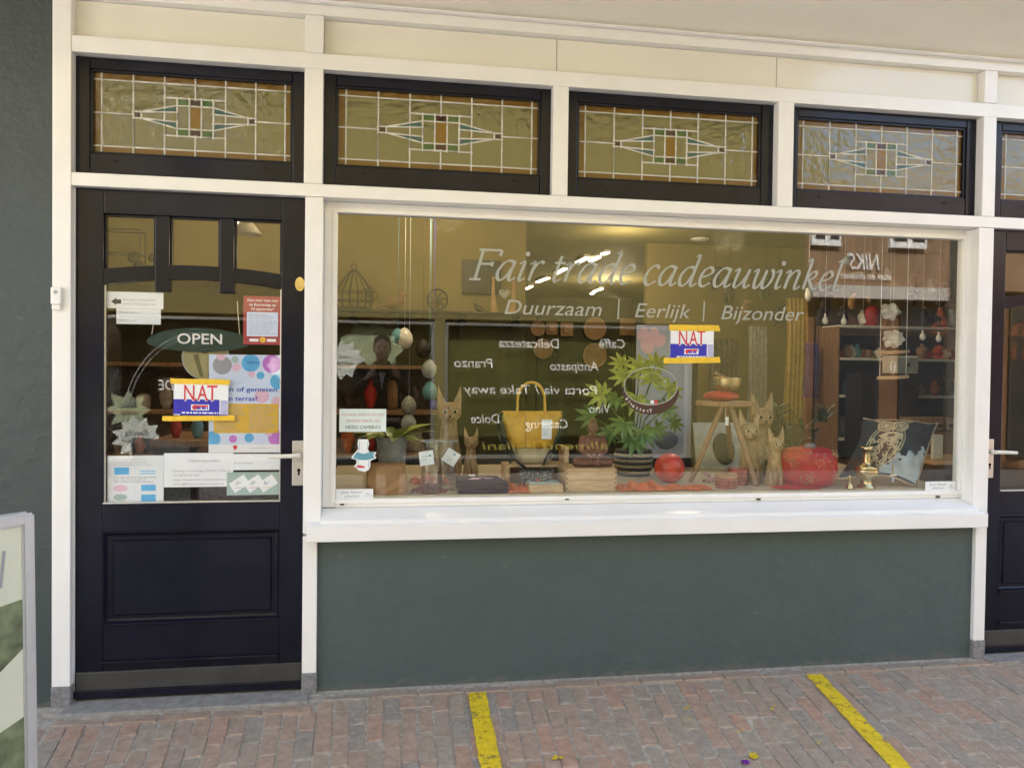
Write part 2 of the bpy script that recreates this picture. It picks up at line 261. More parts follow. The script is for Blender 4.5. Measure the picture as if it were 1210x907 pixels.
def ribbon_ring(bm, c, rx, rz, wd, y0, y1, seg=40, a0=0, a1=2*math.pi):
    for k in range(seg):
        t, u = a0+(a1-a0)*k/seg, a0+(a1-a0)*(k+1)/seg
        q = [(c[0]+(rx+d)*math.cos(v), c[1]+(rz+d)*math.sin(v)) for v, d in ((t, 0), (u, 0), (u, wd), (t, wd))]
        prism(bm, q, y0, y1)
def obj(name, bm, m, parent=None, smooth=False, label=None, cat=None, group=None, kind=None, remesh=0, subsurf=0):
    me = bpy.data.meshes.new(name)
    root = parent
    while root is not None and root.parent is not None: root = root.parent
    if root is not None and root.name in ORG:
        bmesh.ops.translate(bm, verts=bm.verts, vec=-ORG[root.name])
    bmesh.ops.recalc_face_normals(bm, faces=bm.faces)
    bm.to_mesh(me); bm.free()
    if smooth:
        for p in me.polygons: p.use_smooth = True
    me.materials.append(MT[m] if isinstance(m, str) else m)
    o = bpy.data.objects.new(name, me); COL.objects.link(o)
    if parent: o.parent = parent
    if label: o['label'] = label
    if cat: o['category'] = cat
    if group: o['group'] = group
    if kind: o['kind'] = kind
    if remesh:
        q = o.modifiers.new('remesh', 'REMESH'); q.mode = 'VOXEL'; q.voxel_size = remesh; q.use_smooth_shade = True
        s2 = o.modifiers.new('smooth', 'SMOOTH'); s2.factor = .5; s2.iterations = 4
    if subsurf:
        q = o.modifiers.new('subsurf', 'SUBSURF'); q.levels = subsurf; q.render_levels = subsurf
    return o
def thing(name, label, cat, loc=(0, 0, 0), group=None):
    o = bpy.data.objects.new(name, None); COL.objects.link(o); o.location = loc; o.empty_display_size = .05
    o['label'] = label; o['category'] = cat
    if group: o['group'] = group
    ORG[o.name] = Vector(loc)
    return o
def B(name, m, parent, *b, bev=0, **k):
    bm = N(); box(bm, *b, bev=bev); return obj(name, bm, m, parent, **k)
_tc = {}
def textpts(s, shear=0, bold=0):
    k = (s, shear, bold)
    if k not in _tc:
        cu = bpy.data.curves.new('lettering', 'FONT'); cu.body = s; cu.size = 1; cu.shear = shear; cu.offset = bold; cu.resolution_u = 3
        ob = bpy.data.objects.new('lettering', cu); me = bpy.data.meshes.new_from_object(ob)
        vs = [v.co.copy() for v in me.vertices]; fs = [tuple(p.vertices) for p in me.polygons]
        bpy.data.objects.remove(ob); bpy.data.curves.remove(cu); bpy.data.meshes.remove(me)
        _tc[k] = (vs, fs)
    return _tc[k]
def addtext(bm, s, x0, x1, z, h, y, face=-1, shear=0, bold=0, rot=0, thick=0.0004, center=None):
    """lettering from x0 to x1 on baseline z; h = cap height; face -1 reads from the street, +1 from the shop"""
    vs, fs = textpts(s, shear, bold)
    if not vs: return
    lo = min(v.x for v in vs); wd = max(v.x for v in vs)-lo
    kx = (x1-x0)/wd if x1 is not None else h/.70
    kz = h/.70
    cx, cz = x0, z; cr, sr = math.cos(rot), math.sin(rot)
    out = []
    for dy in (0, thick*(1 if face < 0 else -1)):
        for v in vs:
            a, b = (v.x-lo)*kx, v.y*kz
            a, b = a*cr-b*sr, a*sr+b*cr
            out.append(bm.verts.new((cx+a, y+dy, cz+b) if True else 0))
    for f in fs:
        try: bm.faces.new([out[i] for i in f])
        except ValueError: pass
def T(name, s, x0, x1, z, h, y, m, parent=None, **k):
    lk = {q: k.pop(q) for q in ('label', 'cat', 'group') if q in k}
    bm = N(); addtext(bm, s, x0, x1, z, h, y, **k); 
    dead = [v for v in bm.verts if not v.link_faces]; bmesh.ops.delete(bm, geom=dead, context='VERTS')
    return obj(name, bm, m, parent, **lk)
def lines(bm, x0, x1, z0, z1, n, y, ragged=.3, hh=.45):    # rows of small unreadable print
    st = (z1-z0)/n
    for i in range(n):
        z = z1-st*(i+.7); x = x0; e = x1-(x1-x0)*random.random()*ragged
        while x < e-.004:
            wl = min(random.uniform(.006, .022), e-x)
            box(bm, x, x+wl, y, y+.0004, z, z+st*hh); x += wl+.004
def R2(px0, py0, px1, py1, y):
    a, b, c, d = at(px0, py0, y), at(px1, py0, y), at(px0, py1, y), at(px1, py1, y)
    return (a.x+c.x)/2, (b.x+d.x)/2, (c.z+d.z)/2, (a.z+b.z)/2
def px2(y): return (y-CAM.y)/FPX
# ================================================================== SETTING: street
SL = .07
def gz(y): return SL*max(y, -1.6)
bm = N()
xs = [-14+i*.7 for i in range(50)]; ys = [.1, 0, -.2, -.4, -.6, -.8, -1., -1.2, -1.4, -1.6, -2.5, -4, -6, -7.75]
vv = [[bm.verts.new((x, y, gz(y)-.0042)) for x in xs] for y in ys]
for i in range(len(ys)-1):
    for j in range(len(xs)-1): bm.faces.new((vv[i][j], vv[i][j+1], vv[i+1][j+1], vv[i+1][j]))
pav = obj('pavement', bm, 'mortar', kind='structure')
bm = N()
for a in [(-14, 20.3, -7.7, -1.62)]:
    v = [bm.verts.new(p) for p in ((a[0], a[2], -.112), (a[1], a[2], -.112), (a[1], a[3], -.112), (a[0], a[3], -.112))]; bm.faces.new(v)
obj('street', bm, 'asph', kind='structure')
bm = N(); v = [bm.verts.new(p) for p in ((-300, -300, -.2), (300, -300, -.2), (300, 300, -.2), (-300, 300, -.2))]; bm.faces.new(v); obj('ground', bm, 'asph', kind='structure')
# paver meshes: a few worn shapes that all bricks share
def brick_bm(L, W, H, seed):
    rd = random.Random(seed); b = bmesh.new(); hx, hy = W/2, L/2; j = lambda s=.0022: rd.uniform(-s, s)
    top = [b.verts.new((x*hx*.90+j(), y*hy*.955+j(.003), j(.0018))) for x, y in ((-1, -1), (1, -1), (1, 1), (-1, 1))]
    rim = [b.verts.new((x*hx+j(.0018), y*hy+j(.0022), -.0045)) for x, y in ((-1, -1), (1, -1), (1, 1), (-1, 1))]
    bot = [b.verts.new((x*hx, y*hy, -H)) for x, y in ((-1, -1), (1, -1), (1, 1), (-1, 1))]
    c = b.verts.new((j(), j(.01), .0012+j(.0012)))
    for i in range(4):
        k = (i+1) % 4
        b.faces.new((top[i], top[k], c)); b.faces.new((rim[i], rim[k], top[k], top[i])); b.faces.new((bot[i], bot[k], rim[k], rim[i]))
    return b
def mesh_of(b, name, mt):
    bmesh.ops.recalc_face_normals(b, faces=b.faces); me = bpy.data.meshes.new(name); b.to_mesh(me); b.free(); me.materials.append(mt); return me
BM = {}
for Lk in (.198, .135, .092):
    BM[Lk] = [mesh_of(brick_bm(Lk, .0628, .05, s+int(Lk*1000)), 'brick', BR) for s in range(6)]
def skew(x):
    pts = [(-3, -.2), (-1.15, -.12), (-.15, -.02), (.42, .04), (1, .085), (2.05, .08), (2.7, .05), (5, .03)]
    for (a, u), (b, v) in zip(pts, pts[1:]):
        if a <= x <= b: return u+(v-u)*(x-a)/(b-a)
    return 0
def seen(p):
    d = Vector(p)-CAM; wv = d.dot(_f)
    return 605+FPX*d.dot(_r)/wv, 453.5-FPX*d.dot(_u)/wv
laid = []      # (x, y, rot, length)
rd = random.Random(3)
x = -.245
while x < 3.3:          # a row laid along the wall
    laid.append((x+.1, -.037+rd.uniform(-.004, .003), math.pi/2+rd.uniform(-.012, .012), .198)); x += .204
x = -1.30
while x < -.35:
    laid.append((x+.1, -.135+rd.uniform(-.003, .003), math.pi/2+rd.uniform(-.012, .012), .198)); x += .204
x = -2.2; k = 0
while x < 4.6:
    sk = skew(x); y0 = -.078 if x > -.30 else -.175
    y = y0; first = True; k += 1
    while y > -1.7:
        L = .198
        if first: L = (.135, .198, .092, .198)[k % 4] if rd.random() < .8 else rd.choice((.135, .092))
        elif rd.random() < .07: L = .135
        st = L+.006; yc = y-st/2
        laid.append((x+sk*(yc-0)+rd.uniform(-.0016, .0016), yc, -math.atan(sk)+rd.uniform(-.012, .012), L)); y -= st; first = False
    x += .0702
rank = []
for b in laid:
    q = seen((b[0], b[1], gz(b[1]))); inside = -25 < q[0] < 1240 and q[1] < 928
    rank.append((not inside, (Vector((b[0], b[1], 0))-CAM).length, b))
rank.sort(key=lambda r: (r[0], r[1]))
jb = N()
for i, (o_, d_, b) in enumerate(rank):
    zt = gz(b[1])+rd.uniform(-.0030, .0022)
    mtx = Matrix.Translation((b[0], b[1], zt)) @ Matrix.Rotation(b[2], 4, 'Z') @ Matrix.Rotation(SL*abs(math.cos(b[2]))+rd.uniform(-.006, .006), 4, 'X') @ Matrix.Rotation(rd.uniform(-.012, .012)+(SL*math.sin(b[2]) if abs(b[2]) > 1 else 0), 4, 'Y')
    if i < 300 and not o_:
        o = bpy.data.objects.new('brick', BM[b[3]][rd.randrange(6)]); COL.objects.link(o); o.parent = pav; o.matrix_local = mtx @ Matrix.Diagonal((1.18 if b[2] > 1 else 1, 1, 1, 1))
    else:
        q = brick_bm(b[3], .0628, .05, i); q.transform(mtx @ Matrix.Diagonal((1.18 if b[2] > 1 else 1, 1, 1, 1))); me = bpy.data.meshes.new('t'); q.to_mesh(me); q.free(); jb.from_mesh(me); bpy.data.meshes.remove(me)
obj('brick_field', jb, BRI, pav, kind='stuff')
B('threshold_stone', 'stone', pav, -1.30, -.31, -.098, .12, -.06, .004, bev=.006); B('threshold_stone', 'stone', pav, 3.0, 4.2, -.075, .12, -.06, .006, bev=.006)
# yellow lines painted over the pavers
def yline(label, c0, c1, wdt):
    bm = N(); n = 60; g = random.Random(len(label)); prev = None
    for i in range(n+1):
        t = i/n; p = [c0[j]+(c1[j]-c0[j])*t for j in (0, 1)]; row = []
        dip = -.002 if i % 14 == 5 else 0
        for k in range(5):
            u = k/4-.5; e = g.uniform(-.0025, .0025) if k in (0, 4) else 0
            row.append(bm.verts.new((p[0]+u*wdt+e, p[1], gz(p[1])+.0048+dip-(.0022 if k == 3 else 0))))
        if prev:
            for k in range(4): bm.faces.new((prev[k], prev[k+1], row[k+1], row[k]))
        prev = row
    return obj('painted_line', bm, 'yline', label=label, cat='road marking', group='yellow lines on the pavers')
yline('yellow painted line on the pavers running out straight below the handbag', (.418, -.082), (.385, -1.5), .080)
yline('yellow painted line on the pavers slanting out near the right door', (2.03, -.085), (1.87, -1.5), .080)
for px, py, sx_, n in ((655, 897, .014, 3), (813, 836, .010, 3), (812, 850, .007, 2), (890, 892, .024, 1), (912, 838, .010, 2), (872, 865, .008, 2), (967, 877, .008, 2)):
    p = atz(px, py, -.04); p = CAM+(p-CAM)*1.0
    y = p.y
    for _ in range(3):
        d = ray(px, py); tt = (SL*max(y, -1.6)-CAM.z)/d.z; q = CAM+d*tt; y = q.y
    bm = N(); g = random.Random(px)
    for i in range(n+1):
        ox, oy = (g.uniform(-.03, .03), g.uniform(-.02, .02)) if i else (0, 0)
        pts = [bm.verts.new((q.x+ox+sx_*g.uniform(.4, 1)*math.cos(a), q.y+oy+sx_*g.uniform(.4, 1)*math.sin(a), gz(q.y+oy)+.0052)) for a in (2*math.pi*k/9 for k in range(9))]; bm.faces.new(pts)
    obj('paint_spot', bm, 'yline', label='yellow paint spots spilt on the pavers %s' % {655: 'right of the straight line', 813: 'below the crate with the statue', 812: 'small, below the round pot', 890: 'single, beside the purple foil bit', 912: 'left of the slanting line top', 872: 'faint, below the stool', 967: 'faint, beside the slanting line middle'}[px], cat='paint spot')
d = ray(881, 899); q = CAM+d*((-.045-CAM.z)/d.z); bm = N()
for i in range(5):
    a = i*1.25; c = (q.x+.008*math.cos(a), q.y+.008*math.sin(a), gz(q.y)+.006); ball(bm, c, (.010, .006, .004), 6)
obj('foil_scrap', bm, mat('purple_foil', (.22, .03, .42), .25, .3, metal=.6), label='small crumpled purple foil scrap lying on the pavers', cat='litter')
bm = N(); g = random.Random(77)
for i in range(420):
    near = i < 260; x = g.uniform(-1.3, 3.2); y = -abs(g.gauss(0, .012))-.003 if near else g.uniform(-.9, -.02)
    if near and x < -.28: y -= .1
    sz = g.uniform(.0012, .004) if near else g.uniform(.0008, .0026)
    vs = [bm.verts.new((x+sz*g.uniform(.6, 1.3)*math.cos(a), y+sz*g.uniform(.6, 1.3)*math.sin(a), gz(y)+.0012)) for a in (0, 1.6, 3.1, 4.7)]; t_ = bm.verts.new((x, y, gz(y)+.0012+sz*.9))
    for j in range(4): bm.faces.new((vs[j], vs[(j+1) % 4], t_))
obj('grit', bm, mat('pale_grit', (.42, .38, .31), .9, .5, 200), kind='stuff')
# ================================================================== SHOP FRONT
shop = thing('shop_front', 'white and navy gift shop front with leaded top windows and a display window', 'shop front')
def W(name, m, *b, bev=.003, **k): return B(name, m, shop, *b, bev=bev, **k)
# dark wall left, plinth wall under the window
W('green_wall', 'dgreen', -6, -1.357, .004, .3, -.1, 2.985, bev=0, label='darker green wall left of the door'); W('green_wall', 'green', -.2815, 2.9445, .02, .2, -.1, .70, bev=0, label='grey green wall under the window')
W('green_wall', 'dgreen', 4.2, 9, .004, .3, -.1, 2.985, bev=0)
# posts
for x0, x1, z0, xb0, xb1 in ((-1.356, -1.284, .081, -1.359, -1.281), (-.3435, -.282, .088, -.345, -.2795), (2.946, 3.009, .09, 2.943, 3.012)):
    z1 = 2.164 if x0 > -1 else 2.99
    if x0 < -1: W('post', 'white', x0, x1, -.002, .12, z0, z1)
    elif x0 < 0: W('post', 'white', x0, x1, -.002, .12, z0, .69); W('post', 'white', x0, -.268, -.0015, .12, .70, 2.164)
    else: W('post', 'white', x0, x1, -.002, .12, z0, .69); W('post', 'white', 2.926, x1, -.0015, .12, .70, 2.164)
    W('plinth_block', 'granite', xb0, xb1, -.006, .12, -.02, z0, bev=.006)
W('rail', 'white', -1.284, 4.2, 0, .12, 2.166, 2.221); W('rail', 'white', -1.284, 4.2, .001, .12, 2.716, 2.783)
for x0, x1 in ((-.350, -.271), (2.937, 3.009)): W('post', 'white', x0, x1, -.002, .12, 2.2215, 2.7155); W('post', 'white', x0, x1, -.002, .12, 2.7835, 2.944)
for x0, x1 in ((.746, .818), (1.842, 1.921)): W('post', 'white', x0, x1, -.002, .12, 2.2215, 2.7155)
W('rail', 'white', -1.284, 4.2, -.003, .12, 2.945, 2.995)
fp = [(-1.284, -.351), (-.270, .768), (.771, 1.849), (1.852, 2.936), (3.010, 4.1)]
for a, b in fp: W('fascia_panel', 'cream', a, b, .045, .09, 2.784, 2.944, bev=.0015)
# jettied soffit and upper storey
bm = N(); xprism(bm, [(.3, 2.996), (-.004, 2.996), (-.32, 3.150), (-.32, 3.22), (.3, 3.22)], -6, 9); obj('soffit', bm, 'cream', shop)
bm = N(); xprism(bm, [(-.015, 2.9955), (-.038, 2.9955), (-.034, 2.990), (-.018, 2.986)], -1.5, 4.2); obj('bead', bm, 'white', shop)
W('upper_wall', 'upbrick', -6, 9, -.30, 3, 3.221, 8.4, bev=0)
W('roof', 'tile', -6.1, 9.1, -.75, 8, 8.401, 8.6, bev=0)
W('side_wall', 'upbrick', -6, -2.3, .31, 13, -.1, 2.985, bev=0); W('side_wall', 'upbrick', 6.2, 9, .31, 13, -.1, 2.985, bev=0)
# ochre canopy added out of view above: it keeps the sky off the top of the front
aw = thing('added_awning', 'unseen ochre canvas canopy added above the shop front to block sky light', 'added_awning', (.4, -.32, 3.45))
bm = N(); n = 24; V = [[bm.verts.new((-3.2+5.9*i/n, -.34-1.25*j/6, 3.62-.36*j/6-.02*math.sin(j/6*math.pi)+.004*math.sin(i*2.1))) for i in range(n+1)] for j in range(7)]
for j in range(6):
    for i in range(n): bm.faces.new((V[j][i], V[j][i+1], V[j+1][i+1], V[j+1][i]))
o = obj('canvas', bm, MT['canvas'], aw, True); q = o.modifiers.new('thickness', 'SOLIDIFY'); q.thickness = .003  # cloth of the added, unseen awning
B('added_awning_bar', 'owhite', aw, -3.2, 2.7, -1.63, -1.592, 3.235, 3.275); B('added_awning_cassette', 'owhite', aw, -3.25, 2.75, -.42, -.3005, 3.58, 3.70)
for x0 in (-2.8, 2.3): bm = N(); tube(bm, [(x0, -.36, 3.5), (x0+.5, -.95, 3.36), (x0, -1.59, 3.25)], .02, 8); obj('added_awning_arm', bm, 'owhite', aw)
# display window frame
W('window_frame', 'white', -.267, -.2105, .0855, .13, .80, 2.165, bev=.002); W('window_frame', 'white', 2.911, 2.925, .0855, .13, .80, 2.165, bev=.002)
W('window_frame', 'white', -.2100, 2.9105, .0865, .13, 2.117, 2.165, bev=.002); W('window_frame', 'white', -.2100, 2.9105, .0865, .13, .797, .836, bev=.002)
for b in ((-.232, -.2105, .078, .0852, .815, 2.138), (2.9113, 2.935, .078, .0852, .815, 2.138), (-.2103, 2.911, .0775, .0862, 2.1173, 2.138), (-.2103, 2.911, .0775, .0862, .8155, .8355)):
    W('glazing_bead', 'white', *b, bev=.0025)
bm = N(); xprism(bm, [(.085, .7965), (.085, .70), (-.040, .70), (-.040, .758), (-.032, .764)], -.267, 2.925); obj('sill', bm, 'white', shop)
W('sill_board', 'white', -.323, 2.963, -.062, .0, .675, .7425, bev=.003)
bm = N(); xprism(bm, [(-.0615, .743), (-.0615, .7425), (.02, .7425), (.02, .757), (-.041, .7495)], -.322, 2.962); obj('sill_board', bm, 'white', shop)
for px in (404, 670, 897, 1109):
    p = at(px, 596 if px < 600 else 590 if px < 1000 else 587, .077); W('drain_slot', 'black', p.x-.009, p.x+.009, .0765, .09, p.z-.002, p.z+.004, bev=0)
W('display_pane', 'glass', -.211, 2.9112, .1005, .1065, .830, 2.1175, bev=0)
# leaded top windows
CC = [0, .04, .196, .351, .505, .659, .814, .967, 1]
def lead_pieces():
    P = []; rc = lambda a, b, c, d, k: P.append(([(a, c), (b, c), (b, d), (a, d)], k))
    for i in range(8): rc(CC[i], CC[i+1], 0, .09, 'amber'); rc(CC[i], CC[i+1], .91, 1, 'amber')
    for a, b in ((0, .04), (.967, 1)): rc(a, b, .09, .5, 'amber'); rc(a, b, .5, .91, 'amber')
    for a, b in ((.04, .196), (.814, .967)): rc(a, b, .09, .5, 'clear'); rc(a, b, .5, .91, 'clear')
    for a, b in ((.351, .505), (.505, .659)): rc(a, b, .09, .264, 'clear'); rc(a, b, .736, .91, 'clear')
    half = [([(.196, .09), (.351, .09), (.351, .392), (.235, .46), (.196, .46)], 'clear'), ([(.196, .91), (.351, .91), (.351, .608), (.235, .54), (.196, .54)], 'clear'),
            ([(.196, .46), (.235, .46), (.235, .54), (.196, .54)], 'brown'),
            ([(.235, .46), (.351, .392), (.414, .355), (.414, .44), (.351, .447)], 'teal'), ([(.235, .54), (.351, .608), (.414, .645), (.414, .56), (.351, .553)], 'teal'),
            ([(.235, .46), (.351, .447), (.351, .553), (.235, .54)], 'clear'), ([(.351, .447), (.414, .44), (.414, .56), (.351, .553)], 'clear'),
            ([(.351, .264), (.414, .264), (.414, .355), (.351, .392)], 'clear'), ([(.351, .736), (.414, .736), (.414, .645), (.351, .608)], 'clear')]
    for p, k in half: P.append((p, k)); P.append(([(1.01-u, v) for u, v in p], k))
    X, Y = [.414, .475, .536, .597], [.264, .355, .645, .736]
    kk = [['green', 'brown', 'green'], ['clear', 'gold', 'clear'], ['green', 'brown', 'green']]
    for j in range(3):
        for i in range(3): rc(X[i], X[i+1], Y[j], Y[j+1], kk[j][i])
    return P
def transom(ox0, ox1, gx0, gx1):
    tw = thing('transom_window', '', '', (0, 0, 0)); del tw['label'], tw['category']; tw.parent = shop
    sz0, sz1, gz0, gz1 = 2.2225, 2.7145, 2.318, 2.668
    fr = N()
    for b in ((ox0, gx0, sz0, sz1), (gx1, ox1, sz0, sz1)): box(fr, b[0]+.001, b[1], .047, .095, b[2], b[3], bev=.004)
    for b in ((gx0+.0005, gx1-.0005, gz1, sz1), (gx0+.0005, gx1-.0005, sz0, gz0)): box(fr, b[0], b[1], .0475, .095, b[2]+.0005, b[3]-.0005, bev=.004)
    obj('sash', fr, 'navy', tw)
    bd = N()
    for b in ((gx0-.002, gx0+.010, gz0, gz1), (gx1-.010, gx1+.002, gz0, gz1), (gx0, gx1, gz1-.009, gz1+.002), (gx0, gx1, gz0-.002, gz0+.007)): box(bd, b[0], b[1], .056, .090, b[2], b[3], bev=.002)
    obj('glazing_bead', bd, 'navy', tw)
    dr = N()
    for u in (.13, .87): xx = gx0+(gx1-gx0)*u; box(dr, xx-.008, xx+.008, .0462, .06, sz0+.062, sz0+.068)
    obj('drain_slot', dr, 'black', tw)
    g0, g1, h0, h1 = gx0+.006, gx1-.006, gz0+.004, gz1-.005
    uv = lambda u, v: (g0+(g1-g0)*u, h1-(h1-h0)*v)
    edges = {}; nodes = set()
    for pts, kd in lead_pieces():
        q = [uv(*p) for p in pts]
        if min(p[0] for p in q) > 3.5: continue
        bm = N(); cx = sum(p[0] for p in q)/len(q); cz = sum(p[1] for p in q)/len(q); tx, tz = random.uniform(-.012, .012), random.uniform(-.010, .010)
        yo = lambda p: .072+(p[0]-cx)*tx+(p[1]-cz)*tz
        a = [bm.verts.new((p[0], yo(p), p[1])) for p in q]; b = [bm.verts.new((p[0], yo(p)+.003, p[1])) for p in q]; n = len(q)
        bm.faces.new(a); bm.faces.new(b[::-1])
        for i in range(n): bm.faces.new((a[i], b[i], b[(i+1) % n], a[(i+1) % n]))
        obj('glass_piece', bm, TG[kd], tw)
        for i in range(n):
            e = tuple(sorted(((round(q[i][0], 4), round(q[i][1], 4)), (round(q[(i+1) % n][0], 4), round(q[(i+1) % n][1], 4))))); edges[e] = 1; nodes.add(e[0]); nodes.add(e[1])
    bm = N()
    for i, (a, b) in enumerate(edges): tube(bm, [(a[0], .0725, a[1]), (b[0], .0725, b[1])], .0036+.0007*((i*7) % 5)/5, 6)
    for a in nodes: ball(bm, (a[0], .071, a[1]), (.0066, .0050, .0064), 6)
    obj('lead_came', bm, 'lead', tw, smooth=True)
for a in ((-1.287, -.349, -1.229, -.405), (-.2715, .747, -.219, .698), (.8175, 1.843, .873, 1.781), (1.9205, 2.938, 1.967, 2.883), (3.009, 4.1, 3.083, 4.02)): transom(*a)
# doors
def door(dx, open_glass=True):
    dn = thing('door', '', ''); del dn['label'], dn['category']; dn.parent = shop
    X = lambda v: v+dx
    y0, y1 = .040, .086
    a, b = -1.2825, -.3455; zt = 2.164; zb = .012
    fr = N()
    arch = lambda x: 1.797-.030*((x+.8085)/.363)**2          # under side of the arched rail
    rtop = lambda x: 1.856-.026*((x+.8085)/.363)**2
    bx_ = lambda p, q, r, s_, bv=.003, yy=0: box(fr, X(p), X(q), y0+yy, y1, r, s_, bev=bv)
    bx_(a, -1.1715, zb, zt); bx_(-.4455, b, zb, zt)
    bx_(-1.171, -.446, 2.063, zt-.0005, yy=.0006)                           # top rail
    for p, q in ((-.9675, -.9085), (-.7035, -.6445)): bx_(p, q, 1.742, 2.0625, yy=.0005)
    n = 14
    for p, q in ((-1.171, -.968), (-.908, -.704), (-.644, -.446)):
        xs_ = [p+(q-p)*i/6 for i in range(7)]
        prism(fr, [(X(x), rtop(x)) for x in xs_]+[(X(x), arch(x)) for x in xs_[::-1]], y0+.0012, y1)
    bx_(-1.171, -.446, zb, .160, yy=.0006); bx_(-1.171, -.446, .715, .836, yy=.0006)
    bx_(-1.171, -.446, .1605, .320, yy=.0010)
    obj('door_frame', fr, 'navy', dn)
    # raised panel with moulding
    pm = N(); x0, x1, z0, z1 = -1.171, -.446, .3205, .7145
    def ringq(i0, yA, i1, yB):
        A = [(x0+i0, z0+i0), (x1-i0, z0+i0), (x1-i0, z1-i0), (x0+i0, z1-i0)]; Bq = [(x0+i1, z0+i1), (x1-i1, z0+i1), (x1-i1, z1-i1), (x0+i1, z1-i1)]
        va = [pm.verts.new((X(p[0]), yA, p[1])) for p in A]; vb = [pm.verts.new((X(p[0]), yB, p[1])) for p in Bq]
        for i in range(4): pm.faces.new((va[i], va[(i+1) % 4], vb[(i+1) % 4], vb[i]))
        return vb
    ringq(0, .041, .004, .038); ringq(.004, .038, .012, .054); ringq(.012, .054, .020, .058); ringq(.020, .058, .034, .058); v = ringq(.034, .058, .040, .050)
    pm.faces.new(v)
    bmesh.ops.remove_doubles(pm, verts=pm.verts, dist=.0002)
    obj('panel', pm, 'navy', dn)
    dm = N(); box(dm, X(-1.171), X(-.446), .020, .0405, .158, .1685, bev=.002); box(dm, X(-1.171), X(-.446), .030, .0540, .3205, .3265, bev=.0015); box(dm, X(-1.128), X(-.489), .046, .0580, .6705, .6745, bev=.001); obj('drip_moulding', dm, 'navy', dn)
    km = N(); box(km, X(a+.010), X(b-.004), .026, .0395, .048, .126, bev=.003); obj('kick_plate', km, 'kick', dn)
    wm = N(); box(wm, X(a), X(b), .024, .0395, .014, .0475, bev=.003); obj('weather_bar', wm, 'navy', dn)
    bd = N()
    for p, q, r, s_ in ((-1.172, -.445, .836, .843),): box(bd, X(p), X(q), .036, .062, r, s_, bev=.002)
    for p in (-1.1715, -.4505): box(bd, X(p), X(p+.006), .050, .062, .843, 1.765, bev=.001)
    obj('glazing_bead', bd, 'steel', dn)
    for p, q in ((-1.172, -.967), (-.909, -.703), (-.645, -.445)):
        g = N(); box(g, X(p), X(q), .0625, .0675, 1.80, 2.064); obj('pane', g, 'dglass', dn)
        f = N()
        for c in ((p, p+.010, 1.835, 2.063), (q-.010, q, 1.835, 2.063), (p, q, 2.053, 2.063)): box(f, X(c[0]), X(c[1]), .054, .0624, c[2], c[3], bev=.002)
        obj('glazing_bead', f, 'navy', dn)
    g = N(); box(g, X(-1.171), X(-.446), .0630, .0680, .838, 1.7985); obj('pane', g, 'dglass', dn)
    # lever handle with back plate
    hx = -.369 if dx == 0 else None
    px0, px1 = (X(-.394), X(-.345)) if dx == 0 else (3.030, 3.064)
    h = N(); box(h, px0, px1, .030, .0398, .907, 1.104, bev=.002)
    plate = obj('lock_plate', h, 'steel', dn)
    s_ = -1 if dx == 0 else 1; cx = (px0+px1)/2+.004*(1 if dx == 0 else -1)
    h = N(); tube(h, [(cx, .030, 1.041), (cx, -.008, 1.041)], .0105, 12); tube(h, [(cx-.008*s_, -.012, 1.042), (cx+.02*s_, -.014, 1.042), (cx+.06*s_, -.014, 1.041), (cx+.115*s_, -.012, 1.038), (cx+.122*s_, -.006, 1.038)], [.0095, .0098, .0095, .0088, .006], 10)
    obj('handle', h, 'handle', dn, smooth=True)
    h = N(); disc(h, (cx, .975), .0075, .0075, .0292, .031, 16); box(h, cx-.004, cx+.004, .0291, .031, .953, .972); obj('keyhole', h, 'black', dn)
    if dx == 0:
        h = N(); disc(h, (-.367, 1.789), .0205, .031, .034, .041, 24); disc(h, (-.367, 1.789), .013, .021, .0315, .034, 20); obj('cylinder_escutcheon', h, 'brass', dn)
    return dn
door(0); door(4.287)
bm = N()
for px in (213, 347): p = at(px-58, 603, .04); box(bm, p.x-.007, p.x+.007, .0392, .05, .808, .813)
obj('drain_slot', bm, 'black', shop)
W('door_stop', 'white', -1.2835, -1.2800, .034, .09, .0, 2.165, bev=0)
# sensor box on the left post
sb = thing('door_sensor', 'small white plastic sensor box screwed to the left post beside the door', 'sensor', (-1.333, -.003, 1.70))
B('cover', 'white', sb, -1.353, -1.314, -.026, -.003, 1.672, 1.742, bev=.004); B('battery_cap', 'white', sb, -1.350, -1.317, -.022, -.003, 1.650, 1.671, bev=.003)
bm = N(); disc(bm, (-1.333, 1.722), .008, .008, -.0272, -.026, 16); obj('lens', bm, 'grey', sb)
# ================================================================== SHOP INTERIOR
def struct(name, m, *b, **k): return B(name, m, None, *b, kind='structure', **k)
CZ = 2.74
struct('shop_floor', 'floor', -2.3, 6.2, .2, 12.5, -.02, .02); struct('shop_ceiling', 'ceil', -2.3, 6.2, .131, 12.5, CZ, CZ+.1)
struct('back_wall', 'wall', -2.3, 6.2, 12.3, 12.5, .02, CZ); struct('side_wall_inside', 'wall', -2.4, -2.29, .31, 12.3, .02, CZ); struct('side_wall_inside', 'wall', 6.1, 6.25, .31, 12.3, .02, CZ)
lw = at(622, 330, 2.6).x
zpan = at(570, 383, 2.6).z
struct('partition_wall', 'wall', -2.29, lw, 2.62, 2.74, .02, CZ-.01); struct('wall_panelling', 'dgr', -2.28, lw-.001, 2.604, 2.619, .02, zpan)
pw0 = at(636, 352, 5).x; pw1 = at(748, 352, 5).x
struct('partition_wall', 'dgr', pw0, pw1, 5.0, 5.1, .02, at(690, 352, 5).z)
rw0 = at(765, 300, 4.2).x
struct('partition_wall', 'wall', rw0, 6.1, 4.2, 4.3, .02, CZ-.01)
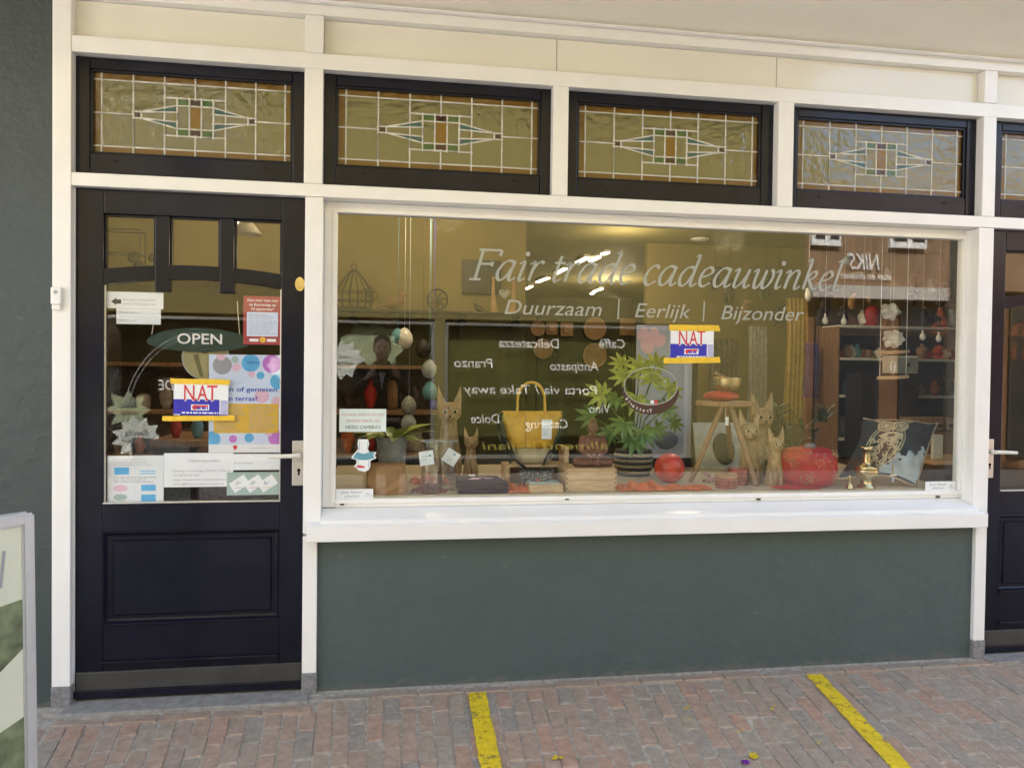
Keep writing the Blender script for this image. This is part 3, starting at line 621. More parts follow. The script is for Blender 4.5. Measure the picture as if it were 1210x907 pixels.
struct('display_floor', 'stand', -.266, 2.924, .108, 1.25, .80, .8445); struct('display_front', 'stand', -.266, 2.924, .1312, .16, .02, .799)
struct('display_back', 'dark', -.266, 2.924, 1.20, 1.25, .02, .799)
struct('interior_lintel', 'wall', -1.29, 4.2, .1215, .16, 2.13, CZ-.002)
# ceiling lamps, all lit
def lamp(px, py, px1, py1, label, wd=.05):
    a, b = atz(px, py, CZ-.035), atz(px1, py1, CZ-.035)
    t = thing('ceiling_lamp', label, 'ceiling lamp', (a+b)/2, 'lit lamps in rows along the shop ceiling')
    dv = (b-a).normalized(); sd_ = Vector((-dv.y, dv.x, 0))*wd
    bm = N()
    for z0, z1, k, grow in ((-.012, .0, 1, 0),):
        v = [bm.verts.new(p+Vector((0, 0, z))) for z in (z0, z1) for p in (a+sd_, a-sd_, b-sd_, b+sd_)]
        for f in ((0, 1, 2, 3), (7, 6, 5, 4), (0, 4, 5, 1), (1, 5, 6, 2), (2, 6, 7, 3), (3, 7, 4, 0)): bm.faces.new([v[i] for i in f])
    obj('tube', bm, 'lampw', t)
    bm = N(); v = [bm.verts.new(p+Vector((0, 0, z))) for z in (.001, .03) for p in (a+sd_*1.5, a-sd_*1.5, b-sd_*1.5, b+sd_*1.5)]
    for f in ((0, 1, 2, 3), (7, 6, 5, 4), (0, 4, 5, 1), (1, 5, 6, 2), (2, 6, 7, 3), (3, 7, 4, 0)): bm.faces.new([v[i] for i in f])
    obj('housing', bm, 'owhite', t)
for i, q in enumerate(((682, 310, 694, 304), (698, 308, 708, 303), (657, 323, 668, 317), (635, 333, 648, 328), (622, 341, 628, 338), (712, 300, 718, 298), (699, 347, 702, 345), (702, 344, 711, 341))):
    lamp(*q, 'lit ceiling lamp behind the lettering, %s' % ('second largest, over the d of trade', 'largest, just right of the second largest', 'at the r of trade', 'at the t of trade', 'farthest left, small and round', 'smallest, highest and nearest', 'tiny one of the low right pair', 'longer one of the low right pair')[i], wd=.024)
def plight(x, y, z, e, r=.12):
    l = bpy.data.lights.new('shop_lamp', 'POINT'); l.energy = e; l.shadow_soft_size = r; l.color = (1, .80, .52); o = bpy.data.objects.new('shop_lamp', l); COL.objects.link(o); o.location = (x, y, z)
for x, y, e in ((.4, 1.7, 3.2), (2.6, 2.2, 4.2), (-1.1, 1.6, 2.6), (2.2, 3.6, 3), (3.2, 7.5, 7)): plight(x, y, 2.45, e)
for px, py, lb in ((488, 158, 'second'), (748, 176, 'third')):
    p = at(px, py, .75); t = thing('spot_lamp', 'lit warm spot lamp glowing behind the %s leaded window from the left' % lb, 'lamp', p)
    bm = N(); ball(bm, p, .035, 12); obj('bulb', bm, 'spotw', t); bm = N(); tube(bm, [(p.x, p.y, p.z+.03), (p.x, p.y, CZ-.002)], .012, 8); obj('stem', bm, 'iron', t)
for px, py in ((470, 267), (827, 282)):
    p = atz(px, py, CZ-.01); t = thing('ceiling_spot', 'round recessed ceiling spot above the %s of the display' % ('bird cage end' if px < 600 else 'centre'), 'ceiling lamp', p)
    bm = N(); lathe(bm, [(.085, -.012), (.09, 0), (.05, .004)], p, 24); obj('rim', bm, 'owhite', t); bm = N(); lathe(bm, [(.05, -.016), (.05, -.012)], p, 20); obj('diffuser', bm, 'bulb', t)
# ================================================================== PRINT ON AND BEHIND THE GLASS
GY, DY = .1000, .0625            # outer faces of the display pane and the door pane
# serif italic lettering drawn with a broad pen
GL = {
 'F': (1.0, [[(.18, 0), (.18, 1.5)], [(0, 1.5), (.5, 1.5), (.98, 1.5)], [(.98, 1.5), (.96, 1.22)], [(.18, .80), (.72, .80)], [(.72, .92), (.72, .68)], [(-.06, .0), (.42, .0)]]),
 'a': (.92, [[(.64, .92), (.45, 1.0), (.22, .86), (.06, .45), (.12, .08), (.28, .0), (.46, .2), (.60, .6)], [(.68, 1.0), (.60, .4), (.60, .08), (.70, .0), (.86, .16)]]),
 'i': (.46, [[(-.02, .84), (.10, .96), (.18, .9), (.14, .5), (.12, .12), (.20, .0), (.36, .14)], [(.20, 1.36), (.23, 1.42)]]),
 'r': (.62, [[(-.02, .84), (.10, .96), (.17, .9), (.13, .4), (.11, 0)], [(.13, .5), (.26, .84), (.42, 1.0), (.56, .9)]]),
 't': (.52, [[(.20, 1.32), (.15, .6), (.13, .15), (.22, .0), (.42, .14)], [(-.04, .96), (.44, .96)]]),
 'd': (.94, [[(.62, .9), (.45, 1.0), (.22, .86), (.06, .45), (.12, .08), (.28, .0), (.46, .2), (.60, .6)], [(.54, 1.55), (.70, 1.6), (.64, .8), (.60, .3), (.62, .06), (.72, .0), (.88, .16)]]),
 'e': (.68, [[(.10, .48), (.34, .56), (.54, .74), (.50, .94), (.36, 1.0), (.16, .84), (.05, .45), (.12, .08), (.30, .0), (.56, .2)]]),
 'c': (.66, [[(.56, .84), (.46, 1.0), (.28, .96), (.10, .66), (.06, .3), (.16, .03), (.32, .0), (.56, .2)]]),
 'u': (.90, [[(-.02, .84), (.10, .96), (.17, .9), (.11, .4), (.10, .1), (.20, .0), (.40, .2), (.58, .6)], [(.66, .98), (.58, .4), (.58, .08), (.68, .0), (.84, .16)]]),
 'w': (1.08, [[(-.02, .84), (.10, .96), (.17, .9), (.13, .4), (.16, .06), (.28, .0), (.44, .25), (.54, .65)], [(.58, .96), (.52, .4), (.55, .06), (.67, .0), (.84, .22), (.94, .6), (.90, .9), (.78, .98)]]),
 'n': (.90, [[(-.02, .84), (.10, .96), (.17, .9), (.13, .4), (.10, 0)], [(.13, .5), (.28, .82), (.48, 1.0), (.61, .86), (.57, .4), (.56, .1), (.64, .0), (.82, .16)]]),
 'k': (.80, [[(-.02, 1.5), (.17, 1.6), (.14, .8), (.10, 0)], [(.13, .5), (.30, .86), (.48, .98), (.56, .82), (.44, .6), (.18, .5)], [(.26, .52), (.44, .2), (.58, .0), (.76, .12)]]),
 'l': (.44, [[(-.02, 1.5), (.17, 1.6), (.13, .8), (.11, .14), (.20, .0), (.38, .14)]]), ' ': (.42, [])}
def smooth_pts(p, k=6):
    if len(p) < 3: return [Vector((p[0][0]+(p[1][0]-p[0][0])*i/4, p[0][1]+(p[1][1]-p[0][1])*i/4)) for i in range(5)]
    q = [Vector(a) for a in p]; q = [q[0]*2-q[1]]+q+[q[-1]*2-q[-2]]; o = []
    for i in range(1, len(q)-2):
        for j in range(k):
            t = j/k; a, b, c, d = q[i-1], q[i], q[i+1], q[i+2]
            o.append(.5*((2*b)+(c-a)*t+(2*a-5*b+4*c-d)*t*t+(3*b-a-3*c+d)*t**3))
    return o+[q[-2]]
def serif_text(s, x0, x1, z, h, y, parent, m):
    x = 0; strokes = []
    for ch in s:
        adv, st = GL[ch]
        for p in st: strokes.append([(a+x, b) for a, b in p])
        x += adv
    k = (x1-x0)/(x-.1); hz = h/1.5; bm = N()
    for i, p in enumerate(strokes):
        q = smooth_pts(p); dot = len(p) == 2 and abs(p[0][1]-p[1][1]) < .1 and p[0][1] > 1.3 and abs(p[0][0]-p[1][0]) < .1
        if dot:
            disc(bm, (x0+(p[0][0]+.24*p[0][1])*k, z+p[0][1]*hz), .0105, .012, y-.0003-.00001*i, y, 14); continue
        L, Rr = [], []
        for j, a in enumerate(q):
            t = (q[min(j+1, len(q)-1)]-q[max(j-1, 0)])
            t = Vector((t.x*k+.24*t.y*k, t.y*hz)).normalized(); ang = math.atan2(t.y, t.x)
            wdt = .0030+.0058*abs(math.sin(ang-R_(28)))
            n_ = Vector((-t.y, t.x))*wdt; c = Vector((x0+(a.x+.24*a.y)*k, z+a.y*hz))
            L.append(bm.verts.new((c.x+n_.x, y-.0003-.00001*i, c.y+n_.y))); Rr.append(bm.verts.new((c.x-n_.x, y-.0003-.00001*i, c.y-n_.y)))
        for j in range(len(q)-1): bm.faces.new((L[j], L[j+1], Rr[j+1], Rr[j]))
    return obj('lettering', bm, m, parent, label='cream serif italic lettering Fair trade cadeauwinkel across the display pane', cat='window lettering')
p0, p1 = at(556, 334, .1), at(990, 338, .1); hF = at(575, 299, .1).z-at(575, 334, .1).z
serif_text('Fair trade cadeauwinkel', p0.x, p1.x, (p0.z+p1.z)/2-.002, hF, GY, None, 'vinyl')
for s, xa, xb, lb in (('Duurzaam', 596, 711, 'first word Duurzaam'), ('|', 727, 735, 'upright bar after Duurzaam'), ('Eerlijk', 750, 816, 'middle word Eerlijk'), ('|', 828, 836, 'upright bar before Bijzonder'), ('Bijzonder', 852, 950, 'last word Bijzonder')):
    a, b = at(xa, 375, .1), at(xb, 375, .1); z = at(770, 375, .1).z
    if s == '|':
        bm = N(); prism(bm, [(a.x+.010, z-.012), (a.x+.017, z-.012), (a.x+.021, z+.085), (a.x+.014, z+.085)], GY-.0004, GY)
        obj('lettering', bm, 'vinyl', label='cream %s in the second line of lettering' % lb, cat='window lettering')
    else: T('lettering', s, a.x, b.x, z, .068, GY-.0004, 'vinyl', shear=.25, label='cream slanted sans lettering, %s of the second line' % lb, cat='window lettering')
def card(name, label, cat, q, y, m, group=None, t=.0012):
    x0, x1, z0, z1 = R2(*q, y); root = thing(name, label, cat, ((x0+x1)/2, y, z0), group)
    B('sheet', m, root, x0, x1, y, y+t, z0, z1)
    return root, x0, x1, z0, z1
F = .0005
def natsign(q, top, bot, y, where):
    r, x0, x1, z0, z1 = card('wet_paint_sign', 'white and blue NAT wet paint sign taped on %s' % where, 'sign', q, y, 'paper', 'wet paint signs'); h = z1-z0; wd = x1-x0
    r.rotation_euler = (.022, .012 if y < .08 else -.010, 0)
    B('blue_band', 'blue', r, x0, x0+wd*.84, y-F, y-.00005, z0+h*.03, z0+h*.5)
    B('blue_band', 'blue', r, x0+wd*.12, x1, y-F*.6, y-.00005, z0, z0+h*.03)
    for nm, mt, bo, yy in (('lettering_edge', 'paper', .035, y-F*2), ('lettering', 'red', .004, y-F*3)):
        bm = N()
        for i, (ch, u) in enumerate((('N', .19), ('A', .43), ('T', .61))): addtext(bm, ch, x0+wd*u, x0+wd*(u+.19), z0+h*.47, h*.49, yy, bold=bo)
        for u in (.385, .60): box(bm, x0+wd*u, x0+wd*(u+.03), yy, yy+.0003, z0+h*.47, z0+h*.53)
        obj(nm, bm, mt, r)
    B('logo_plate', 'paper', r, x0+wd*.32, x0+wd*.65, y-F*1.6, y-F, z0+h*.16, z0+h*.34)
    bm = N(); disc(bm, (x0+wd*.385, z0+h*.25), wd*.045, h*.075, y-F*2, y-F*1.61); box(bm, x0+wd*.40, x0+wd*.63, y-F*2, y-F*1.61, z0+h*.26, z0+h*.32); obj('logo_mark', bm, 'red', r)
    bm = N(); lines(bm, x0+wd*.42, x0+wd*.63, z0+h*.17, z0+h*.25, 1, y-F*2.4, 0, .8); obj('logo_lettering', bm, 'blue', r)
    bm = N(); lines(bm, x0+wd*.15, x0+wd*.82, z0+h*.035, z0+h*.10, 1, y-F*1.4, 0, .7); obj('small_print', bm, 'paper', r)
    bm = N()
    for i in range(13): box(bm, x0+wd*.86, x0+wd*.99, y-F, y-.0001, z0+h*(.04+i*.035), z0+h*(.055+i*.035))
    obj('barcode', bm, 'blue', r)
    for nm, q_ in (('top_tape', top), ('bottom_tape', bot)):
        a0, a1, b0, b1 = R2(*q_, y-.002); bm = N(); n = 10
        g = random.Random(q_[0]); up = [(a0+(a1-a0)*i/n+(g.uniform(-.004, .004) if i in (0, n) else 0), b1+g.uniform(-.001, .001)+(.006*(i/n-.5) if nm == 'bottom_tape' else 0)) for i in range(n+1)]
        dn = [(a0+(a1-a0)*i/n+(g.uniform(-.005, .005) if i in (0, n) else 0), b0+g.uniform(-.001, .001)+(.006*(i/n-.5) if nm == 'bottom_tape' else 0)) for i in range(n+1)]
        prism(bm, up+dn[::-1], y-.0028, y-.0022); t = obj('tape', bm, 'yellowtape', r)
natsign((792.3, 388.6, 843.3, 424), (791.5, 383.8, 850, 391), (784, 422, 851, 429), GY-.004, 'the display window')
natsign((205, 453, 269.5, 490.5), (200.5, 447.5, 272.5, 454), (191.5, 491, 278, 497), DY-.006, 'the door glass')
YI = DY+.0058                       # inside face of the door pane
r, x0, x1, z0, z1 = card('notice', 'white notice with a black left arrow, top left on the door glass', 'notice', (126, 345, 193, 364.5), YI, 'paper')
bm = N(); zc = z0+(z1-z0)*.40; prism(bm, [(x0+.018, zc), (x0+.038, zc+.016), (x0+.038, zc+.009), (x0+.058, zc+.009), (x0+.058, zc-.009), (x0+.038, zc-.009), (x0+.038, zc-.016)], YI-F, YI-.0001); obj('arrow', bm, 'print', r)
for i, s in enumerate(('Bezorgers: bij gesloten', 'product overhandigen naast')): T('lettering', s, x0+.066, x1-.03, zc+.006-.018*i, .008, YI-F, 'grey', r)
r, x0, x1, z0, z1 = card('notice', 'small white slip below the arrow notice on the door glass', 'notice', (137.5, 364.8, 190, 383), YI+.002, 'paper')
for i, (s, e) in enumerate((('Bij geen gehoor:', .55), ('Pakjes en bestellingen graag hiernaast', .95), ('Dank u wel', .45))): T('lettering', s, x0+.012, x0+(x1-x0)*e, z1-.019-.017*i, .007, YI+.002-F, 'grey', r)
r, x0, x1, z0, z1 = card('poster', 'red poster with a pale text field, right edge of the door glass', 'poster', (287.6, 350, 332.5, 407), YI, 'redp'); wd, h = x1-x0, z1-z0
for i, s in enumerate(('Doe weer mee met', 'de Boerendag op', '10 september!')): T('lettering', s, x0+wd*(.1+.05*i), x1-wd*(.1+.05*i), z1-h*(.11+.09*i), .011, YI-F, 'paper', r, bold=.01, shear=.2)
B('text_field', 'lil', r, x0+wd*.09, x1-wd*.09, YI-F, YI-.0001, z0+h*.17, z0+h*.67)
bm = N(); lines(bm, x0+wd*.14, x1-wd*.14, z0+h*.2, z0+h*.64, 10, YI-F*2, .35, .3); obj('small_print', bm, 'grey', r)
B('badge', 'paper', r, x0+wd*.16, x0+wd*.40, YI-F, YI-.0001, z0+h*.06, z0+h*.12); B('badge', 'paper', r, x0+wd*.62, x0+wd*.86, YI-F, YI-.0001, z0+h*.06, z0+h*.12)
bm = N(); disc(bm, (x0+wd*.51, z0+h*.10), wd*.08, h*.06, YI-F*1.5, YI-.0001); obj('badge', bm, 'yel', r)
# bubble poster
r, x0, x1, z0, z1 = card('poster', 'pale blue poster with coloured bubbles and an ochre text box on the door glass', 'poster', (246.7, 419, 333.4, 534.5), YI+.001, 'lil'); wd, h = x1-x0, z1-z0; y = YI+.001
k = 0
for u, v, rr, mt in ((.18, .11, .13, 'grey'), (.565, .085, .125, 'skyb'), (.855, .09, .13, 'mag'), (.37, .13, .06, 'pink'), (.58, .20, .045, 'pink'), (.70, .21, .055, 'skyb'), (.94, .27, .11, 'skyb'), (.35, .05, .05, 'mint'), (.08, .55, .09, 'skyb'), (.05, .86, .11, 'skyb'), (.92, .85, .11, 'mag'), (.33, .86, .055, 'mag'), (.55, .85, .065, 'skyb'), (.72, .42, .10, 'pink'), (.06, .40, .07, 'mint'), (.93, .48, .08, 'pink'), (.16, .02, .06, 'pink'), (.82, .80, .05, 'pink')):
    cx, cz = x0+wd*u, z1-h*v; rad = wd*rr; pts = [(min(max(cx+rad*math.cos(a), x0), x1), min(max(cz+rad*math.sin(a), z0), z1)) for a in (2*math.pi*i/24 for i in range(24))]
    k += 1; bm = N(); prism(bm, pts, y-F*.3-.00002*k, y-.00002)
    bmesh.ops.remove_doubles(bm, verts=bm.verts, dist=1e-6); obj('bubble', bm, mt, r)
T('lettering', 'spelen of genieten', x0+wd*.02, x0+wd*.93, z1-h*.375, .020, y-F*3, mat('royal_blue_print', (.03, .10, .45), .5, .05), r, bold=.012); T('lettering', 'op een terras?', x0+wd*.02, x0+wd*.66, z1-h*.47, .020, y-F*3, MT['blue'], r, bold=.012)
T('lettering', 'Gemeente', x0+wd*.52, x0+wd*.68, z1-h*.085, .008, y-F*3, 'blue', r)
B('text_box', 'yel', r, x0+wd*.07, x0+wd*.95, y-F*2, y-F*1.2, z0+h*.20, z0+h*.50)
for a, b in ((.10, .50), (.55, .93)):
    bm = N(); lines(bm, x0+wd*a, x0+wd*b, z0+h*.22, z0+h*.48, 10, y-F*3, .4, .3); obj('small_print', bm, 'grey', r)
B('footer', 'paper', r, x0+.001, x1-.001, y-F*2, y-F*1.1, z0+.001, z0+h*.085)
bm = N(); disc(bm, (x0+wd*.36, z0+h*.06), .009, .007, y-F*3, y-F*2.1); prism(bm, [(x0+wd*.33, z0+h*.055), (x0+wd*.36, z0+h*.02), (x0+wd*.39, z0+h*.055)], y-F*3.2, y-F*2.1); obj('heart', bm, 'red', r)
T('lettering', 'www.terras.nl', x0+wd*.57, x0+wd*.84, z0+h*.04, .008, y-F*3, 'grey', r)
# lower notices
r, x0, x1, z0, z1 = card('notice', 'white notice with blue diagrams, bottom left corner of the door glass', 'notice', (127, 538, 193.3, 593.6), YI, 'paper'); wd, h = x1-x0, z1-z0
for i, (s, e) in enumerate((('Wij verkopen cadeaus van ver', .68), ('en dichtbij, eerlijk gemaakt en', .7), ('duurzaam verpakt. Kom binnen!', .78))): T('lettering', s, x0+wd*.1, x0+wd*e, z1-h*(.10+.055*i), .006, YI-F, 'grey', r)
for a, b, c, e, mt in ((.12, .38, .60, .75, 'skyb'), (.60, .86, .25, .38, 'skyb'), (.60, .86, .03, .17, 'skyb'), (.58, .85, .66, .68, 'skyb'), (.58, .85, .61, .63, 'skyb')): B('diagram_box', mt, r, x0+wd*a, x0+wd*b, YI-F, YI-.0001, z0+h*c, z0+h*e)
bm = N(); disc(bm, (x0+wd*.23, z0+h*.31), wd*.13, h*.07, YI-F, YI-.0001); obj('diagram_box', bm, 'pink', r); bm = N(); disc(bm, (x0+wd*.23, z0+h*.12), wd*.12, h*.07, YI-F, YI-.0001); obj('diagram_box', bm, 'mint', r)
bm = N(); lines(bm, x0+wd*.1, x0+wd*.9, z0+h*.42, z0+h*.56, 3, YI-F, .3, .35); obj('small_print', bm, 'grey', r)
r, x0, x1, z0, z1 = card('notice', 'white Openingstijden sheet at the bottom centre of the door glass', 'notice', (193.6, 535, 275.5, 575), YI-.001, 'paper'); wd, h = x1-x0, z1-z0
T('lettering', 'Openingstijden', x0+wd*.36, x0+wd*.80, z1-h*.26, .012, YI-.001-F, 'grey', r)
for i, (s, e) in enumerate((('Dinsdag t/m Zaterdag 10.00 tot 17.00 uur', .97), ('Tel. 0570 644 764', .50), ('http://www.fairtradewinkel.nl', .92), ('info@fairtradewinkel.nl', .86))): T('lettering', s, x0+wd*.13, x0+wd*e, z1-h*(.55+.13*i), .009, YI-.001-F, 'grey', r)
r, x0, x1, z0, z1 = card('notice', 'white slip beside the door handle with its code square left blank', 'notice', (273.6, 536, 330.5, 555), YI-.0025, 'paper')
T('lettering', 'Scan voor de webwinkel', x0+.01, x0+.09, z0+.028, .007, YI-.0025-F, 'grey', r)
r, x0, x1, z0, z1 = card('gift_voucher_card', 'mint green card picturing three gift vouchers, bottom right of the door glass', 'card', (268, 557.5, 329.6, 584.5), YI-.0025, 'mint'); wd, h = x1-x0, z1-z0; y = YI-.0025
for i, (u, s, mt) in enumerate(((.24, '15,-', 'grey'), (.52, '10,-', 'red'), (.78, '5,-', 'yel'))):
    c = (x0+wd*u, z0+h*.5); a = R_(33); ca, sa = math.cos(a), math.sin(a); hw, hh = wd*.17, h*.24
    bm = N(); prism(bm, [(c[0]+p*hw*ca-q*hh*sa, c[1]+p*hw*sa+q*hh*ca) for p, q in ((-1, -1), (1, -1), (1, 1), (-1, 1))], y-F-.0001*i, y-.0001); obj('voucher', bm, 'paper', r)
    bm = N(); addtext(bm, s, c[0]-.012, c[0]+.016, c[1]-.008, .013, y-F*2-.0001*i, rot=a, shear=.3); obj('lettering', bm, 'print', r)
    bm = N(); box(bm, c[0]-.02, c[0]+.02, y-F*2-.0001*i, y-F*1.5, c[1]-.019, c[1]-.017); obj('underline', bm, mt, r)
# OPEN sign hanging on its chain inside the door
p = at(235, 402, .075); os_ = thing('open_sign', 'dark green lens shaped OPEN sign hanging on a chain inside the door', 'sign', p)
k = px2(.075); bm = N(); prism(bm, [(p.x+(u*55)*k, p.z+v*k) for u, v in [(math.cos(math.pi*i/16), 16*math.sin(math.pi*i/16)-2) for i in range(17)]+[(-math.cos(math.pi*i/16), -11*math.sin(math.pi*i/16)-2) for i in range(17)][1:-1]], .0735, .0775); obj('board', bm, 'sgreen', os_)
T('lettering', 'OPEN', p.x-23*k, p.x+25*k, p.z-4*k, 11.5*k, .0730, 'bulb', os_, bold=.01)
bm = N(); tube(bm, [(p.x-50*k, .0755, p.z+6*k), (p.x-44*k, .0755, p.z+45*k)], .002, 5); tube(bm, [(p.x+44*k, .0755, p.z+6*k), (p.x+42*k, .0755, p.z+30*k), (p.x+41*k, .0755, p.z+45*k)], .002, 5); obj('chain', bm, 'steel', os_)
p = at(243, 422, .085); fs_ = thing('round_sticker', 'round straw coloured sticker below the word OPEN on the door', 'sticker', p); k = px2(.085)
bm = N(); disc(bm, (p.x, p.z), 25*k, 25*k, .0850, .0858, 36); obj('film', bm, mat('straw_film', (.34, .30, .13), .5, .1), fs_)
bm = N(); ribbon_ring(bm, (p.x, p.z), 24*k, 24*k, 1.6*k, .0842, .0849); obj('rim', bm, 'vinyl', fs_)
bm = N(); disc(bm, (p.x-1*k, p.z+9*k), 5*k, 5*k, .0842, .0849); prism(bm, [(p.x-13*k, p.z+2*k), (p.x-8*k, p.z+4*k), (p.x-2*k, p.z-22*k), (p.x-6*k, p.z-22*k)], .0842, .0849); prism(bm, [(p.x+8*k, p.z+3*k), (p.x+13*k, p.z+2*k), (p.x+6*k, p.z-22*k), (p.x+2*k, p.z-22*k)], .0842, .0849); obj('figure', bm, mat('dark_straw_film', (.12, .11, .03), .5, .1), fs_)
# stickers and one painted sign reflection on the display pane
YD = GY-.0016
r, x0, x1, z0, z1 = card('camera_notice', 'pale notice reading VIDEO CAMERAS on the left edge of the display pane', 'notice', (401, 483, 456.3, 510), YD, mat('pale_green_paper', (.66, .76, .72), .6, .04)); wd, h = x1-x0, z1-z0
T('lettering', 'WIJ MAKEN VOOR UW EN ONZE', x0+wd*.04, x1-wd*.04, z0+h*.70, .011, YD-F, 'faded', r); T('lettering', 'VEILIGHEID GEBRUIK VAN', x0+wd*.14, x1-wd*.14, z0+h*.43, .011, YD-F, 'faded', r); T('lettering', "VIDEO CAMERA'S", x0+wd*.12, x1-wd*.12, z0+h*.13, .015, YD-F, 'print', r)
for q, lb in (((397, 577.5, 441, 589.5), 'left'), ((1093.5, 568.5, 1129, 579.5), 'right')):
    r, x0, x1, z0, z1 = card('bicycle_notice', 'small white geen fietsen plaatsen notice in the bottom %s corner of the pane' % lb, 'notice', q, YD, 'paper', 'bicycle notices'); wd, h = x1-x0, z1-z0
    T('lettering', 'geen fietsen', x0+wd*.13, x0+wd*.70, z0+h*.58, .013, YD-F, 'grey', r); T('lettering', 'plaatsen', x0+wd*.24, x0+wd*.62, z0+h*.20, .013, YD-F, 'grey', r)
    bm = N()
    for u in (.83, .92): ribbon_ring(bm, (x0+wd*u, z0+h*.40), .006, .006, .0012, YD-F, YD-.0001, 16)
    prism(bm, [(x0+wd*.83, z0+h*.42), (x0+wd*.87, z0+h*.68), (x0+wd*.88, z0+h*.68), (x0+wd*.84, z0+h*.42)], YD-F*1.2, YD-.0001); obj('bicycle_mark', bm, 'grey', r)
p = at(769, 458, .1); k = px2(.1); r = thing('painted_sign_reflection', 'painted reflection of an oval cafe sign, Trattoria in reversed white letters, over the leafy plant', 'sign', p)  # reflection of the cafe sign opposite, painted flat on the display pane
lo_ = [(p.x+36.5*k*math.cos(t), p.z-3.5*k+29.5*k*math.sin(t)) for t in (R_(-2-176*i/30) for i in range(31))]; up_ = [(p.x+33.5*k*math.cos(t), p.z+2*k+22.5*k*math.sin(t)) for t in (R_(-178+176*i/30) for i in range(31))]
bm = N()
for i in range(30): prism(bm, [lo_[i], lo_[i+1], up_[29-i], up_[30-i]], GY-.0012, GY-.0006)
obj('crescent', bm, mat('sign_reflection_brown', (.060, .024, .016), .4, .1), r)
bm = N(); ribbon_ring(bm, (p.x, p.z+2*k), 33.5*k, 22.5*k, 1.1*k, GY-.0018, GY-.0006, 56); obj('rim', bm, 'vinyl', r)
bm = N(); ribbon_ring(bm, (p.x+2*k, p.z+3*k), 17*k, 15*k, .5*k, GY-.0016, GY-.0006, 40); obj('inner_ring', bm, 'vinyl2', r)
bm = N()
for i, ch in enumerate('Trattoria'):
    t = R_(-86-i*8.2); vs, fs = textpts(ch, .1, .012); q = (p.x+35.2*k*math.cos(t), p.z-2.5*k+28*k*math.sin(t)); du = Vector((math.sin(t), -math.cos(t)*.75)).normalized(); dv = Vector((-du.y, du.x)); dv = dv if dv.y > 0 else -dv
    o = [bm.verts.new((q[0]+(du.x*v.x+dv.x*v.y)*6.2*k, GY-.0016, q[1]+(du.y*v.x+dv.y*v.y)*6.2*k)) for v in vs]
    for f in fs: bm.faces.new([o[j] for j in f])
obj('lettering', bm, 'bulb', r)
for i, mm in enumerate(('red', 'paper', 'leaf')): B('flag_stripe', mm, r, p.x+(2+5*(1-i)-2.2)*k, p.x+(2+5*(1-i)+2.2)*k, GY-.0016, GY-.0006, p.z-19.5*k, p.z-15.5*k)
p = at(429.5, 538, .1); k = px2(.1); r = thing('shaped_sticker', 'white and blue figure shaped sticker low on the left of the display pane', 'sticker', p)
sh = [(-6, 19), (5, 19), (6.5, 14), (5, 8), (7, 4), (15, 4), (13, 0), (15, -3), (8, -6), (8, -13), (6, -17), (1, -19), (-6, -17), (-8, -14), (-11, -13), (-8, -9), (-8, -5), (-14, -3), (-12, 1), (-9, 4), (-6, 8), (-7, 14)]
bm = N(); prism(bm, [(p.x+a*k, p.z+b*k) for a, b in sh], YD, YD+.001); obj('sheet', bm, 'paper', r)
bm = N(); prism(bm, [(p.x+a*k, p.z+b*k) for a, b in ((-7, 4), (0, 2), (8, 4), (13, 3), (11, 0), (13, -3), (4, -5), (-4, -5), (-12, -3), (-10, 1))], YD-F, YD-.0001); obj('waist_band', bm, 'teal', r)
bm = N(); prism(bm, [(p.x+a*k, p.z+b*k) for a, b in ((-8, -12), (-4, -11), (2, -13), (1, -14.5), (-4, -14), (-8, -13.5))], YD-F, YD-.0001); obj('red_mark', bm, 'red', r)
bm = N()
for s_ in (-1, 1): tube(bm, [(p.x+s_*5*k, YD-.0004, p.z+17*k), (p.x+s_*4.6*k, YD-.0004, p.z+9*k), (p.x+s_*6*k, YD-.0004, p.z+4*k)], .0009, 5); tube(bm, [(p.x+s_*6*k, YD-.0004, p.z-5*k), (p.x+s_*6*k, YD-.0004, p.z-15*k)], .0009, 5)
obj('outline', bm, 'teal', r)
